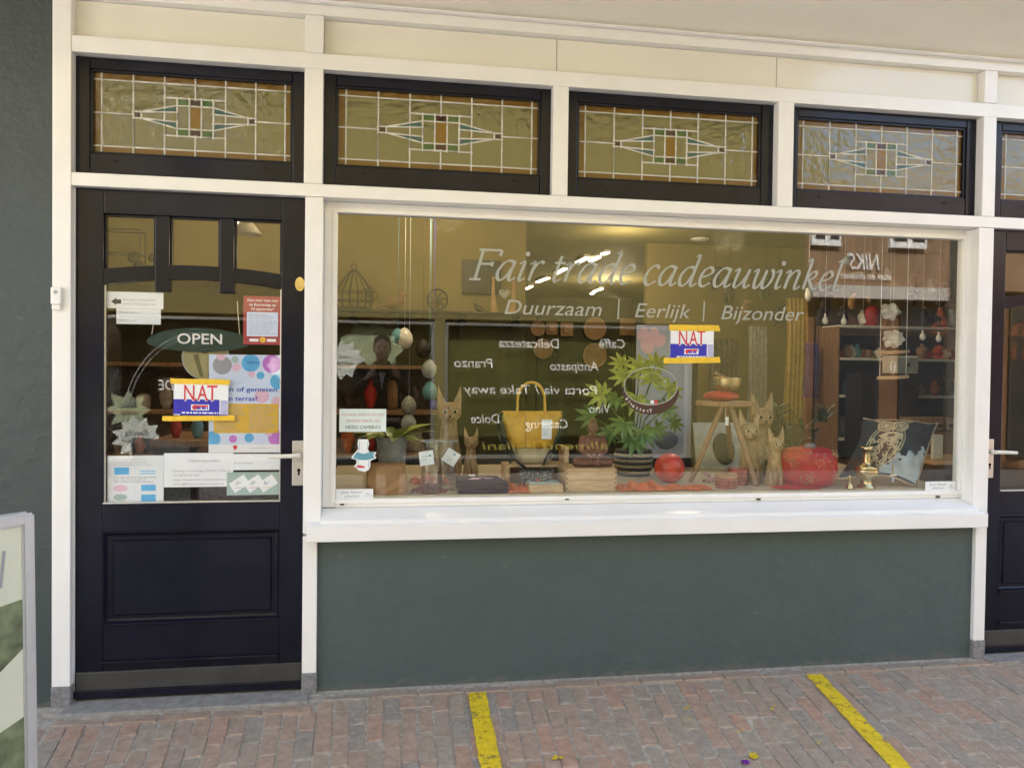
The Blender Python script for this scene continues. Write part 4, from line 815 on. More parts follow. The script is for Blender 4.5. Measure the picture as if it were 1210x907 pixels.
# ================================================================== GOODS ON THE DISPLAY FLOOR
ZF = .8447
def cat(pxc, pytop, pybot, y, label, grp='carved wooden cats', dark=False, lean=0, face=.0, zb=None):
    k = px2(y)*.99; b = at(pxc, pybot, y); zb = b.z if zb is None else zb; zt = at(pxc, pytop, y).z; H = zt-zb; X = b.x
    r = thing('wooden_cat', label, 'cat figure', (X, y, zb), grp)
    bm = N(); L = [(0, .13, .12), (.04, .15, .13), (.16, .145, .14), (.30, .125, .13), (.44, .100, .105), (.55, .090, .09), (.60, .085, .085)]
    rings = []; wdt = .90*H/ (1 if not dark else 1)
    sh = lambda z: lean*z*H
    for z, rx, ry in L: rings.append([bm.verts.new((X+sh(z)+rx*H*math.cos(a), y+ry*H*math.sin(a), zb+z*H)) for a in (2*math.pi*i/20 for i in range(20))])
    for i in range(len(rings)-1):
        for j in range(20): bm.faces.new((rings[i][j], rings[i][(j+1) % 20], rings[i+1][(j+1) % 20], rings[i+1][j]))
    bm.faces.new(rings[0][::-1]); bm.faces.new(rings[-1])
    hx, hz = X+sh(.7), zb+.70*H
    ball(bm, (hx, y-.02*H, hz), (.135*H, .11*H, .115*H), 18); ball(bm, (hx, y-.08*H, hz-.045*H), (.075*H, .075*H, .06*H), 14)
    for s_ in (-1, 1): tube(bm, [(X+sh(.1)+s_*.055*H, y-.12*H, zb+.005), (X+sh(.2)+s_*.055*H, y-.13*H, zb+.20*H), (X+sh(.42)+s_*.05*H, y-.075*H, zb+.42*H)], [.034*H, .036*H, .028*H], 8)
    obj('body', bm, 'catw', r, remesh=max(.0022, H/95))
    for s_ in (-1, 1):
        bm = N(); tip = (hx+s_*.125*H, y-.0*H, zb+1.0*H)
        base = [(hx+s_*.02*H, y-.045*H, hz+.075*H), (hx+s_*.128*H, y-.035*H, hz+.02*H), (hx+s_*.12*H, y+.05*H, hz+.03*H), (hx+s_*.03*H, y+.045*H, hz+.08*H)]
        bs = [bm.verts.new(p) for p in base]; md = [bm.verts.new(Vector(p).lerp(Vector(tip), .5)+Vector((s_*.008*H, -.006*H, 0))) for p in base]; t = bm.verts.new(tip)
        for i in range(4): bm.faces.new((bs[i], bs[(i+1) % 4], md[(i+1) % 4], md[i])); bm.faces.new((md[i], md[(i+1) % 4], t))
        bm.faces.new(bs[::-1]); obj('ear', bm, 'catw', r, smooth=False)
        ex = hx+s_*.055*H+face*H
        bm = N(); ball(bm, (ex, y-.118*H, hz+.012*H), (.030*H, .012*H, .026*H), 12, Matrix.Rotation(s_*.25, 3, 'Y')); e = obj('eye', bm, 'owl', r, smooth=True)
        bm = N(); ball(bm, (ex, y-.128*H, hz+.012*H), (.016*H, .007*H, .019*H), 10); obj('pupil', bm, 'black', e, smooth=True)
        bm = N(); tube(bm, [(ex-s_*.03*H, y-.112*H, hz+.035*H), (ex, y-.117*H, hz+.05*H), (ex+s_*.032*H, y-.106*H, hz+.038*H)], .005*H, 6); obj('brow', bm, 'oak', r)
    bm = N(); prism(bm, [(hx-.020*H+face*H, hz-.025*H), (hx+.020*H+face*H, hz-.025*H), (hx+face*H, hz-.05*H)], y-.160*H, y-.135*H); obj('nose', bm, 'black', r)
    bm = N()
    for s_ in (-1, 1): tube(bm, [(hx+face*H, y-.156*H, hz-.048*H), (hx+face*H+s_*.02*H, y-.15*H, hz-.066*H), (hx+face*H+s_*.04*H, y-.135*H, hz-.06*H)], .004*H, 5)
    obj('mouth', bm, 'black', r)
    bm = N(); prism(bm, [(X+sh(.1)-.028*H, zb+.004), (X+sh(.1)+.028*H, zb+.004), (X+sh(.2)+.026*H, zb+.20*H), (X+sh(.2), zb+.25*H), (X+sh(.2)-.026*H, zb+.20*H)], y-.142*H, y-.10*H); obj('carved_gap', bm, 'carve' if dark else 'buddha', r)
    if dark:
        g = random.Random(int(pxc))
        bm = N()
        for i in range(110):
            a = g.uniform(math.pi*1.05, math.pi*1.95); z = g.uniform(.03, .33); rx = .152*H
            ball(bm, (X+sh(z)+rx*math.cos(a), y+rx*math.sin(a)*.95, zb+z*H), .007*H, 5)
        obj('painted_dots', bm, 'owl', r, kind='stuff')
    return r
cat(530, 455, 561, .72, 'tall pale wooden cat behind the tagged glass jars'); cat(556, 504, 566, .55, 'small pale wooden cat between the glass jars and the handbag')
cat(898, 462, 566, .62, 'tallest wooden cat, at the back right of the three legged stool', dark=True, face=-.01); cat(886, 482, 574, .42, 'middle sized wooden cat right behind the front stool leg', dark=True, lean=-.05, face=-.005); cat(914, 503, 575, .28, 'smallest wooden cat, in front beside the red brocade cushion', lean=.03)
# handbag and its stand
y = .40; k = px2(y); c = at(627, 546, y); r = thing('handbag', 'yellow leather handbag with dark green straps standing on a wooden stand', 'handbag', c)
def bagloft(bm, rows, cx, y, dy):
    rings = []
    for z, a, b, d in rows:
        rg = []
        for i in range(28):
            t = 2*math.pi*i/28; ct, st = math.cos(t), math.sin(t); f = lambda v: math.copysign(abs(v)**.45, v)
            rg.append(bm.verts.new((cx+(a+b)/2+(b-a)/2*f(ct), y+d*f(st), z)))
        rings.append(rg)
    for i in range(len(rings)-1):
        for j in range(28): bm.faces.new((rings[i][j], rings[i][(j+1) % 28], rings[i+1][(j+1) % 28], rings[i+1][j]))
    bm.faces.new(rings[0][::-1]); bm.faces.new(rings[-1])
zpx = lambda v: at(627, v, y).z
bm = N(); bagloft(bm, [(zpx(528), -23*k, 27*k, .060), (zpx(518), -28*k, 30*k, .058), (zpx(504), -33*k, 35*k, .050), (zpx(493), -35.5*k, 37*k, .036), (zpx(487), -36*k, 38*k, .022), (zpx(485.5), -36*k, 38*k, .014)], c.x, y, .06); obj('body', bm, 'leather', r, smooth=True)
bm = N(); bagloft(bm, [(zpx(546), -14*k, 22*k, .052), (zpx(544), -16*k, 24*k, .056), (zpx(528.3), -23*k, 26.5*k, .0585)], c.x, y, .06); obj('base', bm, 'beige', r, smooth=True)
bm = N()
for u in (-9,): tube(bm, [(c.x+u*k, y-.04, zpx(488)), (c.x+u*k, y-.052, zpx(504)), (c.x+u*k, y-.060, zpx(527))], .0018, 5)
tube(bm, [(c.x-24*k, y-.0605, zpx(527.5)), (c.x, y-.064, zpx(527.5)), (c.x+27*k, y-.0605, zpx(527.5))], .002, 5); obj('seam', bm, 'oak', r)
for dy, off in ((-.045, 0), (.03, 3)):
    bm = N(); pts = []
    for i in range(17):
        t = i/16; a = math.pi*t; pts.append((c.x+(-2-17.5*math.cos(a)*(1 if abs(math.cos(a)) < .98 else .97)+off)*k, y+dy*(1-.4*math.sin(a)), zpx(487)+(max(0, math.sin(a))**.62)*36*k))
    tube(bm, [(pts[0][0]-1*k, y-.045 if dy < 0 else y+.03, zpx(492))]+pts+[(pts[-1][0]+1*k, y-.045 if dy < 0 else y+.03, zpx(492))], .0062, 8); obj('handle', bm, 'leather', r, smooth=True)
for pts in ([(-35, 487, .0), (-37, 505, -.05), (-31, 525, -.075), (-22, 540, -.085), (-10, 550, -.08)], [(-37, 487, .02), (-40, 505, -.01), (-35, 528, -.02), (-26, 545, -.04)], [(36, 487, 0), (33, 500, -.06), (26, 520, -.075), (17, 535, -.08), (11, 547, -.08)], [(38, 487, .01), (37, 505, -.02), (30, 525, -.04), (20, 540, -.06)]):
    q = smooth_pts([(a, b) for a, b, _ in pts]); n = len(q); bm = N()
    tube(bm, [(c.x+q[i].x*k, y+pts[min(int(i/n*len(pts)), len(pts)-1)][2]*.98-.006, zpx(q[i].y)) for i in range(n)], .0125, 8, flat=.55); obj('strap', bm, 'strap', r, smooth=True)
p = at(646, 507, y-.085); bm = N(); box(bm, p.x-6*k, p.x+6*k, p.y-.0008, p.y+.0008, p.z-11.5*k, p.z+11.5*k, bev=.0005); tg = obj('tag', bm, 'paper', r)
bm = N(); lines(bm, p.x-4.5*k, p.x+4.5*k, p.z-8*k, p.z+5*k, 7, p.y-.0013, .4, .3); obj('small_print', bm, 'teal', tg); bm = N(); tube(bm, [(p.x, p.y, p.z+11*k), (p.x+2*k, y-.05, zpx(490))], .0007, 4); obj('tag_string', bm, 'paper', tg)
bm = N(); prism(bm, [(c.x+5*k, zpx(492)), (c.x+8*k, zpx(492)), (c.x+6.5*k, zpx(489.5))], y-.052, y-.048); obj('logo', bm, 'owl', r)
sx0, sx1 = at(596, 560, .36).x, at(663, 560, .5).x
r = thing('wooden_stand', 'open pale wooden stand under the yellow handbag', 'stand', ((sx0+sx1)/2, .4, ZF)); zs = at(627, 546.5, .40).z
B('side', 'pine', r, sx0, sx0+.022, .33, .47, ZF, zs-.014, bev=.001); B('side', 'pine', r, sx1-.022, sx1, .33, .47, ZF, zs+.085, bev=.001); B('shelf', 'pine', r, sx0-.001, sx1-.0225, .328, .472, zs-.0135, zs-.001, bev=.001); B('back', 'pine', r, sx0+.0225, sx1-.0225, .458, .468, ZF, zs-.0142)
p = atz(626, 571, ZF); bm = N(); lathe(bm, [(.062, 0), (.068, .01), (.074, .05), (.080, .085), (.082, .098), (.076, .098), (.07, .02)], (p.x, .27, ZF), 28)
r = thing('patterned_bowl', 'dark bowl with a pale dotted pattern and an orange flower under the handbag', 'bowl', (p.x, .27, ZF)); obj('body', bm, 'carve', r, smooth=True)
bm = N(); g = random.Random(5)
for i in range(190):
    a = g.uniform(math.pi*1.02, math.pi*1.98); z = g.uniform(.006, .094); rr = .066+.017*z/.098; ball(bm, (p.x+rr*math.cos(a)*1.01, .27+rr*math.sin(a)*1.01, ZF+z), (.0026, .0026, .0022), 4)
obj('painted_dots', bm, 'ice', r, kind='stuff')
bm = N()
for i in range(7): a = i*.9; ball(bm, (p.x-.006+.014*math.cos(a), .27-.0765, ZF+.042+.012*math.sin(a)), (.006, .003, .005), 6)
obj('flower', bm, 'orange', r)
# low wooden box, crate with the seated statue
x0, x1 = at(625, 578, .13).x, at(665, 578, .13).x; B('wooden_box', 'pine', None, x0, x1, .12, .24, ZF, ZF+.040, bev=.003, label='low flat wooden box lying in front of the handbag stand', cat='box')
B('booklet', 'mint', None, x0+.005, x1-.012, .14, .23, ZF+.0405, ZF+.047, bev=.001, label='thin pale booklet lying on the low flat wooden box', cat='booklet')
cx0, cx1 = at(668, 570, .16).x, at(728, 570, .16).x; zt = at(690, 553, .155).z
r = thing('wooden_crate', 'pale dovetailed wooden crate with a small statue seated on it', 'crate', ((cx0+cx1)/2, .22, ZF))
zm = (ZF+zt)/2
for a, b in ((ZF+.001, zm-.0008), (zm+.0008, zt)):
    B('plank', 'pine', r, cx0+.008, cx1-.008, .150, .160, a, b, bev=.0015); B('plank', 'pine', r, cx0, cx0+.0095, .151, .33, a, b-.0005, bev=.0015); B('plank', 'pine', r, cx1-.0095, cx1, .151, .33, a, b-.0005, bev=.0015)
B('lid', 'pine', r, cx0+.010, cx1-.010, .1605, .33, zt-.010, zt-.001)
bm = N()
for i in range(5):
    for xx in (cx0+.003, cx1-.011): box(bm, xx, xx+.008, .1485, .152, ZF+.012+i*.024, ZF+.022+i*.024)
obj('dovetail', bm, 'oak', r)
k = px2(.24); p = at(700, 552, .24); zb = zt-.0012; r = thing('seated_statue', 'small dark carved seated meditating statue on the pale crate', 'statue', (p.x, .24, zb)); X = p.x
bm = N(); K = k
for s_ in (-1, 1):
    capsule(bm, (X+s_*7*K, .25, zb+6*K), (X+s_*20*K, .235, zb+5*K), 7*K, 6*K); capsule(bm, (X+s_*20*K, .23, zb+4.5*K), (X-s_*2*K, .195, zb+5*K), 5.2*K, 4*K)
    capsule(bm, (X+s_*12.5*K, .245, zb+33*K), (X+s_*15.5*K, .235, zb+20*K), 4.6*K, 4*K); capsule(bm, (X+s_*15.5*K, .235, zb+20*K), (X+s_*3*K, .20, zb+11*K), 3.8*K, 3*K); ball(bm, (X+s_*5.8*K, .243, zb+46*K), (1.3*K, 1.5*K, 4*K), 8)
lathe(bm, [(14*K, 3*K), (13*K, 12*K), (12*K, 20*K), (13.5*K, 29*K), (12*K, 35*K), (5*K, 39*K), (4*K, 42*K)], (X, .25, zb), 20, 1, .68)
ball(bm, (X, .242, zb+47*K), (6*K, 6.4*K, 7.2*K), 14); ball(bm, (X, .245, zb+51*K), (6*K, 6.2*K, 4.6*K), 12); ball(bm, (X, .247, zb+56*K), (2.8*K, 2.8*K, 2.6*K), 10); ball(bm, (X, .242-6.4*K, zb+46*K), (1.1*K, 1.4*K, 2*K), 8)
obj('body', bm, 'buddha', r, remesh=.0022)
bm = N()
for s_ in (-1, 1): tube(bm, [(X+s_*1.2*K, .2365-5.2*K, zb+48*K), (X+s_*3*K, .2365-5.3*K, zb+47.5*K), (X+s_*4.6*K, .2385-4.4*K, zb+48*K)], .0010, 5)
tube(bm, [(X-2*K, .2365-5.2*K, zb+43.2*K), (X, .236-5.8*K, zb+42.8*K), (X+2*K, .2365-5.2*K, zb+43.2*K)], .0011, 5); obj('face_carving', bm, 'carve', r)
# scarves bunched on the display floor
def scarf(label, px, wpx, y0, y1, h, seed, m='orange'):
    a, b = at(px-wpx/2, 575, (y0+y1)/2).x, at(px+wpx/2, 575, (y0+y1)/2).x; g = random.Random(seed); bm = N(); nx, ny = 34, 10; ph = [g.uniform(0, 6) for _ in range(5)]; V = []
    for i in range(nx+1):
        row = []
        for j in range(ny+1):
            u, v = i/nx, j/ny; e = (math.sin(math.pi*u)**.35)*(math.sin(math.pi*v)**.5)
            z = ZF+.003+h*e*(.45+.3*math.sin(u*17+ph[0]+v*3)+.22*math.sin(v*9+ph[1]+u*11)+.16*math.sin(u*31+ph[2]-v*6))
            row.append(bm.verts.new((a+(b-a)*u+.008*math.sin(v*8+ph[3]), y0+(y1-y0)*v+.010*math.sin(u*13+ph[4]), max(z, ZF+.0012))))
        V.append(row)
    for i in range(nx):
        for j in range(ny): bm.faces.new((V[i][j], V[i+1][j], V[i+1][j+1], V[i][j+1]))
    o = obj('scarf', bm, m, None, True, label, 'scarf', 'bunched scarves on the display floor')
    q = o.modifiers.new('thickness', 'SOLIDIFY'); q.thickness = .002; q.offset = 1; q2 = o.modifiers.new('subsurf', 'SUBSURF'); q2.levels = 1; q2.render_levels = 1
scarf('orange red scarf bunched under the handbag stand', 612, 40, .12, .34, .035, 1); scarf('orange scarf with gold shimmer bunched between the crate and the round red pot', 757, 62, .12, .30, .040, 2); scarf('flat orange scarf spread left of the stool', 812, 52, .13, .28, .020, 3); scarf('dark red scarf lying at the foot of the red cushion', 940, 50, .115, .22, .022, 4, 'redc'); scarf('orange scarf bunched behind the glass jars', 508, 46, .42, .60, .05, 6); scarf('red scarf beside the pale crate behind the low box', 666, 14, .28, .4, .03, 7)
# folded cloth
r = thing('folded_cloth', 'dark maroon folded cloth with a pink motif beside the glass jars', 'cloth', (at(570, 575, .2).x, .2, ZF)); a, b = at(540, 580, .14).x, at(602, 580, .14).x
for i in range(4):
    bm = N(); g = random.Random(i); n = 14; V = []
    sl = [(a+.004*g.random()-.002, .115+.004*g.random()), (b-.004*i*g.random(), .115+.006*g.random()), (b-.035, .30), (a+.012, .31)]
    pts = [bm.verts.new((x_, y_, ZF+.001+i*.0135)) for x_, y_ in sl]; p2_ = [bm.verts.new((x_+.001, y_, ZF+.0135+i*.0135+(.008 if j > 1 else 0))) for j, (x_, y_) in enumerate(sl)]
    bm.faces.new(pts[::-1]); bm.faces.new(p2_)
    for j in range(4): bm.faces.new((pts[j], pts[(j+1) % 4], p2_[(j+1) % 4], p2_[j]))
    bmesh.ops.bevel(bm, geom=list(bm.edges), offset=.0055, segments=3, affect='EDGES'); obj('fold', bm, 'maroon', r, smooth=True)
bm = N(); zt = ZF+.0565
for pts in (((.22, .35), (.35, .7), (.5, .5), (.42, .35)), ((.55, .6), (.75, .5), (.66, .45), (.56, .45)), ((.3, .62), (.6, .72), (.58, .66), (.34, .55))): bm.faces.new([bm.verts.new((a+(b-a)*u, .12+.16*v, zt+.007*v+.0022)) for u, v in pts])
obj('motif', bm, 'pink', r); B('label', 'paper', r, a+(b-a)*.28, a+(b-a)*.40, .27, .29, ZF+.064, ZF+.069)
# glass jars with tags
for px, py, y, lb, rt in ((510, 583, .17, 'left', .12), (528, 579, .27, 'right', -.55)):
    p = at(px, py, y); X = p.x; r = thing('glass_jar', 'clear glass jar with a square pale tag, %s of the two beside the maroon cloth' % lb, 'jar', (X, y, ZF), 'tagged glass jars'); k = px2(y)
    zt = at(px, 521, y).z-ZF
    bm = N(); pr = [(.046, 0), (.050, .012), (.050, zt*.55), (.042, zt*.8), (.050, zt), (.052, zt+.004)]; lathe(bm, pr+[(r_-.003, z_) for r_, z_ in pr[::-1][:-1]]+[(.040, .006)], (X, y, ZF), 28); obj('vessel', bm, 'tglass', r, smooth=True)
    bm = N(); ribbon_ring(bm, (X, 0), .0, .0, .0, 0, .001, 3); bm.clear()
    for i in range(24): a_ = 2*math.pi*i/24; 
    tube(bm, [(X+.0505*math.cos(2*math.pi*i/24), y+.0505*math.sin(2*math.pi*i/24), ZF+zt+.002) for i in range(25)], .0022, 6); obj('rim', bm, 'ice', r, smooth=True)
    q = at(px-6 if lb == 'left' else px+5, 541 if lb == 'left' else 540, y-.056); bm = N(); s_ = 8.3*k; pts = [(q.x+s_*(math.cos(rt)*a-math.sin(rt)*b), q.z+s_*(math.sin(rt)*a+math.cos(rt)*b)) for a, b in ((-1, -1), (1, -1), (1, 1), (-1, 1))]
    prism(bm, pts, q.y-.0008, q.y+.0008); tg = obj('tag', bm, 'paper', r)
    bm = N(); addtext(bm, 'Drinkglas', q.x-.022, q.x+.012, q.z+.004, .006, q.y-.0013, rot=rt*.6); addtext(bm, 'eerlijk', q.x-.02, q.x+.004, q.z-.010, .006, q.y-.0013, rot=rt*.6); disc(bm, (q.x+.016, q.z+.012), .006, .006, q.y-.0013, q.y-.0009, 12); obj('lettering', bm, 'teal', tg)
r = thing('potpourri', 'loose heap of dried pink flower petals at the foot of the glass jars', 'potpourri', (at(505, 578, .2).x, .2, ZF)); g = random.Random(9); bm = N(); c = at(507, 580, .15)
for i in range(150):
    a = g.uniform(0, 6.28); q = g.random()**.6; X, Y = c.x+.085*q*math.cos(a), .21+.075*q*math.sin(a); z = ZF+.004+.045*(1-q)*g.random()
    ball(bm, (X, Y, z), (g.uniform(.005, .012), g.uniform(.004, .008), .003), 5, Matrix.Rotation(g.uniform(0, 3), 3, 'X') @ Matrix.Rotation(g.uniform(0, 3), 3, 'Z'))
obj('petals', bm, mat('dried_petals', (.30, .10, .10), .8, .6, 90), r, kind='stuff')
# paper bag, felt pot with trailing plant
def leaf_mesh(L, Wd, fold=.25, curl=.35, n=7):
    bm = bmesh.new(); rows = []
    for i in range(n+1):
        t = i/n; wv = Wd*math.sin(math.pi*min(1, t*.96+.02))**.8*(1-.35*t); z = -curl*L*t*t; rows.append([bm.verts.new((-wv, L*t, z+fold*wv)), bm.verts.new((0, L*t, z)), bm.verts.new((wv, L*t, z+fold*wv))])
    for i in range(n):
        for j in (0, 1): bm.faces.new((rows[i][j], rows[i][j+1], rows[i+1][j+1], rows[i+1][j]))
    return bm
def palm_mesh(L, nl=8, seed=0):
    bm = bmesh.new(); g = random.Random(seed)
    for i in range(nl):
        a = R_(-125+250*i/(nl-1)); ll = L*(1-.38*abs(a)/R_(125))*g.uniform(.92, 1.06); q = leaf_mesh(ll, ll*.175, .35, .22, 6); q.transform(Matrix.Rotation(-a, 4, 'Z')); me = bpy.data.meshes.new('t'); q.to_mesh(me); q.free(); bm.from_mesh(me); bpy.data.meshes.remove(me)
    return bm
def leafset(parent, name, bms, mts, poses):
    ms = []
    for b, mm in zip(bms, mts):
        me = bpy.data.meshes.new(name); b.to_mesh(me); b.free(); me.materials.append(MT[mm])
        for p in me.polygons: p.use_smooth = True
        ms.append(me)
    for i, (loc, rot, s_, kk) in enumerate(poses):
        o = bpy.data.objects.new(name, ms[kk % len(ms)]); COL.objects.link(o); o.parent = parent; o.location = Vector(loc)-ORG[parent.name]; o.rotation_euler = rot; o.scale = (s_, s_, s_)
p = at(457, 585, .16); zt = at(457, 549, .16).z; a, b = at(432, 585, .2).x, at(481, 585, .2).x
r = thing('paper_bag', 'crumpled brown paper bag standing below the felt pot', 'paper bag', (p.x, .2, ZF)); bm = N(); g = random.Random(3); V = []
for j in range(9):
    row = []
    for i in range(20):
        t = 2*math.pi*i/20; f = lambda v: math.copysign(abs(v)**.55, v); sq = 1-.10*(j/8)**2; row.append(bm.verts.new(((a+b)/2+(b-a)/2*f(math.cos(t))*sq+g.uniform(-.003, .003), .20+.075*f(math.sin(t))*sq+g.uniform(-.003, .003), ZF+(zt-ZF)*j/8+(g.uniform(-.004, .004) if j == 8 else 0))))
    V.append(row)
for j in range(8):
    for i in range(20): bm.faces.new((V[j][i], V[j][(i+1) % 20], V[j+1][(i+1) % 20], V[j+1][i]))
bm.faces.new(V[0][::-1]); bm.faces.new(V[-1]); obj('bag', bm, 'kraft', r)
p = at(463, 553, .24); zb = ZF+.105; zt = at(463, 518, .24).z; r = thing('felt_plant_pot', 'grey felt pot with green leaves behind the paper bag', 'potted plant', (p.x, .33, zb-.11)); X = p.x; Yp = .36
bm = N(); lathe(bm, [(.050, -.10), (.056, -.05), (.062, .0), (.070, zt-zb-.035), (.072, zt-zb-.02), (.076, zt-zb-.015), (.078, zt-zb), (.070, zt-zb), (.064, zt-zb-.02)], (X, Yp, zb), 24, wob=.03); obj('pot', bm, 'cgrey', r, smooth=True)
bm = N(); lathe(bm, [(.05, 0), (.066, .004)], (X, Yp, zt-.018), 16); obj('soil', bm, 'soil', r)
g = random.Random(12)
leafset(r, 'leaf', [leaf_mesh(.17, .032), leaf_mesh(.14, .03, .3, .6)], ['leaf', 'leafy'], [((X+.03*math.cos(a_), Yp+.03*math.sin(a_), zt-.015), (R_(g.uniform(15, 60)), R_(g.uniform(-20, 20)), a_-math.pi/2), g.uniform(.7, 1.25), i) for i, a_ in enumerate([g.uniform(-1.6, 1.2) if q < 12 else g.uniform(1.2, 4.4) for q in range(20)])])
# fatsia in a striped basket
yb = .72; p = atz(748, 562, ZF); X = at(748, 555, yb).x; zt = at(748, 531, yb).z; k = px2(yb)
r = thing('basket_plant', 'large leafy plant in a striped woven basket left of the round red pot', 'potted plant', (X, yb, ZF))
for i in range(9):
    t = i/9; t2 = (i+1)/9; zz = lambda q: ZF+.001+(zt-ZF)*q; rr = lambda q: (20+4.2*math.sin(q*2.6))*k
    bm = N(); lathe(bm, [(rr(t)*.985, 0), (rr((t+t2)/2)*1.02, (zz(t2)-zz(t))/2), (rr(t2)*.985, zz(t2)-zz(t)-.0006)], (X, yb, zz(t)), 40, wob=.006); obj('woven_band', bm, 'beige' if i % 2 else 'strap', r, smooth=True)
bm = N(); lathe(bm, [(.05, 0), (rr(.95)*.93, .01)], (X, yb, zt-.02), 20); obj('soil', bm, 'soil', r)
PL = [  # px, py of the leaf heart, depth, size, tilt, bearing
 (757, 437, .50, 1.0, 70, 10, 1), (738, 445, .52, .85, 75, 40, 1), (770, 450, .46, 1.05, 72, -20, 1), (712, 466, .50, .95, 78, 70, 1), (728, 470, .52, .8, 60, 120, 0), (790, 462, .55, .9, 75, -60, 1), (752, 470, .48, .95, 65, 170, 1), (700, 492, .58, .9, 80, 80, 0), (738, 500, .5, 1.0, 60, 150, 0), (760, 510, .5, 1., 62, 190, 0), (748, 520, .48, .95, 55, 180, 0), (785, 482, .56, .85, 70, -100, 0), (722, 512, .62, .8, 72, 110, 0), (735, 430, .8, .8, 70, 30, 1), (775, 430, .85, .9, 70, -30, 1), (775, 505, .62, .8, 70, 220, 0), (795, 500, .75, .7, 70, -80, 0)]
poses = []; bm = N()
for px, py, y, s_, tl, br, kk in PL:
    h = at(px, py, y); poses.append(((h.x, h.y, h.z), (R_(tl), 0, R_(0)), s_, kk)); tube(bm, [(X+(h.x-X)*.1, yb, zt-.015), (X+(h.x-X)*.35, yb+(h.y-yb)*.25, zt+(h.z-zt)*.5), (h.x, h.y, h.z)], [.005, .004, .003], 6)
ms = []
for i, mm in enumerate(('leaf', 'leafy')):
    q = palm_mesh(.120, 8, i); me = bpy.data.meshes.new('leaf'); q.to_mesh(me); q.free(); me.materials.append(MT[mm]); [setattr(f, 'use_smooth', True) for f in me.polygons]; ms.append(me)
for (loc, rot, s_, kk), row in zip(poses, PL):
    o = bpy.data.objects.new('leaf', ms[kk]); COL.objects.link(o); o.parent = r; o.location = Vector(loc)-ORG[r.name]; o.scale = (s_,)*3
    o.rotation_euler = (Matrix.Rotation(R_(row[4]-8), 3, 'X') @ Matrix.Rotation(R_(row[5]), 3, 'Z')).to_euler()
obj('stem', bm, 'leaf', r)
# sky reflection painted as a pale panel, with a dark frame, behind the plant
a, b, z1, z0 = at(752, 430, 1.06).x, at(818, 430, 1.06).x, at(780, 384, 1.06).z, at(780, 541, 1.06).z
r = thing('sky_reflection_panel', 'tall panel painted as a pale lavender sky reflection, dark frame, behind the leafy plant', 'panel', ((a+b)/2, 1.06, ZF))
B('panel', 'pale', r, a, b, 1.06, 1.07, z0, z1); B('frame', 'black', r, b+.001, b+.030, 1.045, 1.075, ZF, z1-.19, bev=.002); B('frame', 'black', r, a-.03, b+.0008, 1.045, 1.075, ZF, z0-.001, bev=.002)  # flat stand-in for the sky reflection, with its dark frame
g = random.Random(8)
for u, v in ((.10, .93), (.25, .90), (.16, .86), (.32, .93), (.42, .88), (.22, .83)):
    bm = N(); disc(bm, (a+(b-a)*u, z0+(z1-z0)*v), .030, .045, 1.0590-.0002*u, 1.0599, 14, g.uniform(-.6, .6)); obj('reflection_panel_petal', bm, 'pink', r)
bm = N(); ball(bm, (a+(b-a)*.55, 1.055, z0+.11), (.075, .02, .055), 12); obj('dark_mark', bm, mat('slate_mark', (.15, .18, .24), .6, .1), r)
# round red pot
p = atz(790, 571, ZF); X = at(791, 555, .42).x; rad = 18.6*px2(.42); bm = N(); ball(bm, (X, .42, ZF+rad*.97), (rad, rad, rad*.985), 32); obj('round_pot', bm, 'gourd', None, True, 'round glossy orange red ball shaped pot beside the leafy plant', 'pot')
# stool with cushion and singing bowl
zs = at(858, 477, .5).z; k = px2(.5); X0, X1 = at(823, 475, .5).x, at(888, 475, .5).x; cX = (X0+X1)/2
r = thing('three_legged_stool', 'rustic three legged wooden stool carrying a red cushion', 'stool', (cX, .5, ZF))
bm = N(); lathe(bm, [((X1-X0)/2*.96, 0), ((X1-X0)/2, .006), ((X1-X0)/2, .022), ((X1-X0)/2*.97, .027)], (cX, .5, zs-.012), 32, 1, .62); obj('seat', bm, 'oak', r, smooth=False)
for (ax, ay, az), (px, py), ww in (((at(853, 480, .46).x, .46, zs-.012), (816, 569), .0165), ((at(863, 480, .46).x, .45, zs-.012), (894, 574), .0165), ((at(859, 480, .56).x, .57, zs-.012), (865, 552), .015)):
    e = atz(px, py, ZF+.001); bm = N(); tube(bm, [(ax, ay, az), ((ax+e.x)/2, (ay+e.y)/2, (az+ZF)/2), (e.x, e.y, ZF+.0005)], [ww*.85, ww, ww*.8], 8); obj('leg', bm, 'oak', r)
bm = N(); tube(bm, [(at(857, 484, .42).x, .42, zs-.012), (at(858, 494, .42).x, .42, at(858, 494, .42).z)], .001, 4); q = at(859, 497, .42); box(bm, q.x-.009, q.x+.009, .4195, .4205, q.z-.025, q.z+.02); tg = obj('price_tag', bm, 'paper', r)
bm = N(); c = at(854, 470, .48); ball(bm, (c.x, .5, zs+.043), (.100, .070, .030), 28); r = thing('red_cushion', 'small red brocade cushion lying on the stool', 'cushion', (c.x, .5, zs+.02)); obj('cushion', bm, 'redc', r, True)
bm = N(); g = random.Random(2)
for i in range(60): a = g.uniform(math.pi, 2*math.pi); u = g.uniform(-.6, .8); ball(bm, (c.x+.0975*math.cos(a)*math.sqrt(1-u*u), .5+.0622*math.sin(a)*math.sqrt(1-u*u), zs+.043+.0301*u), .0022, 4)
obj('stitching', bm, 'gold', r, kind='stuff')
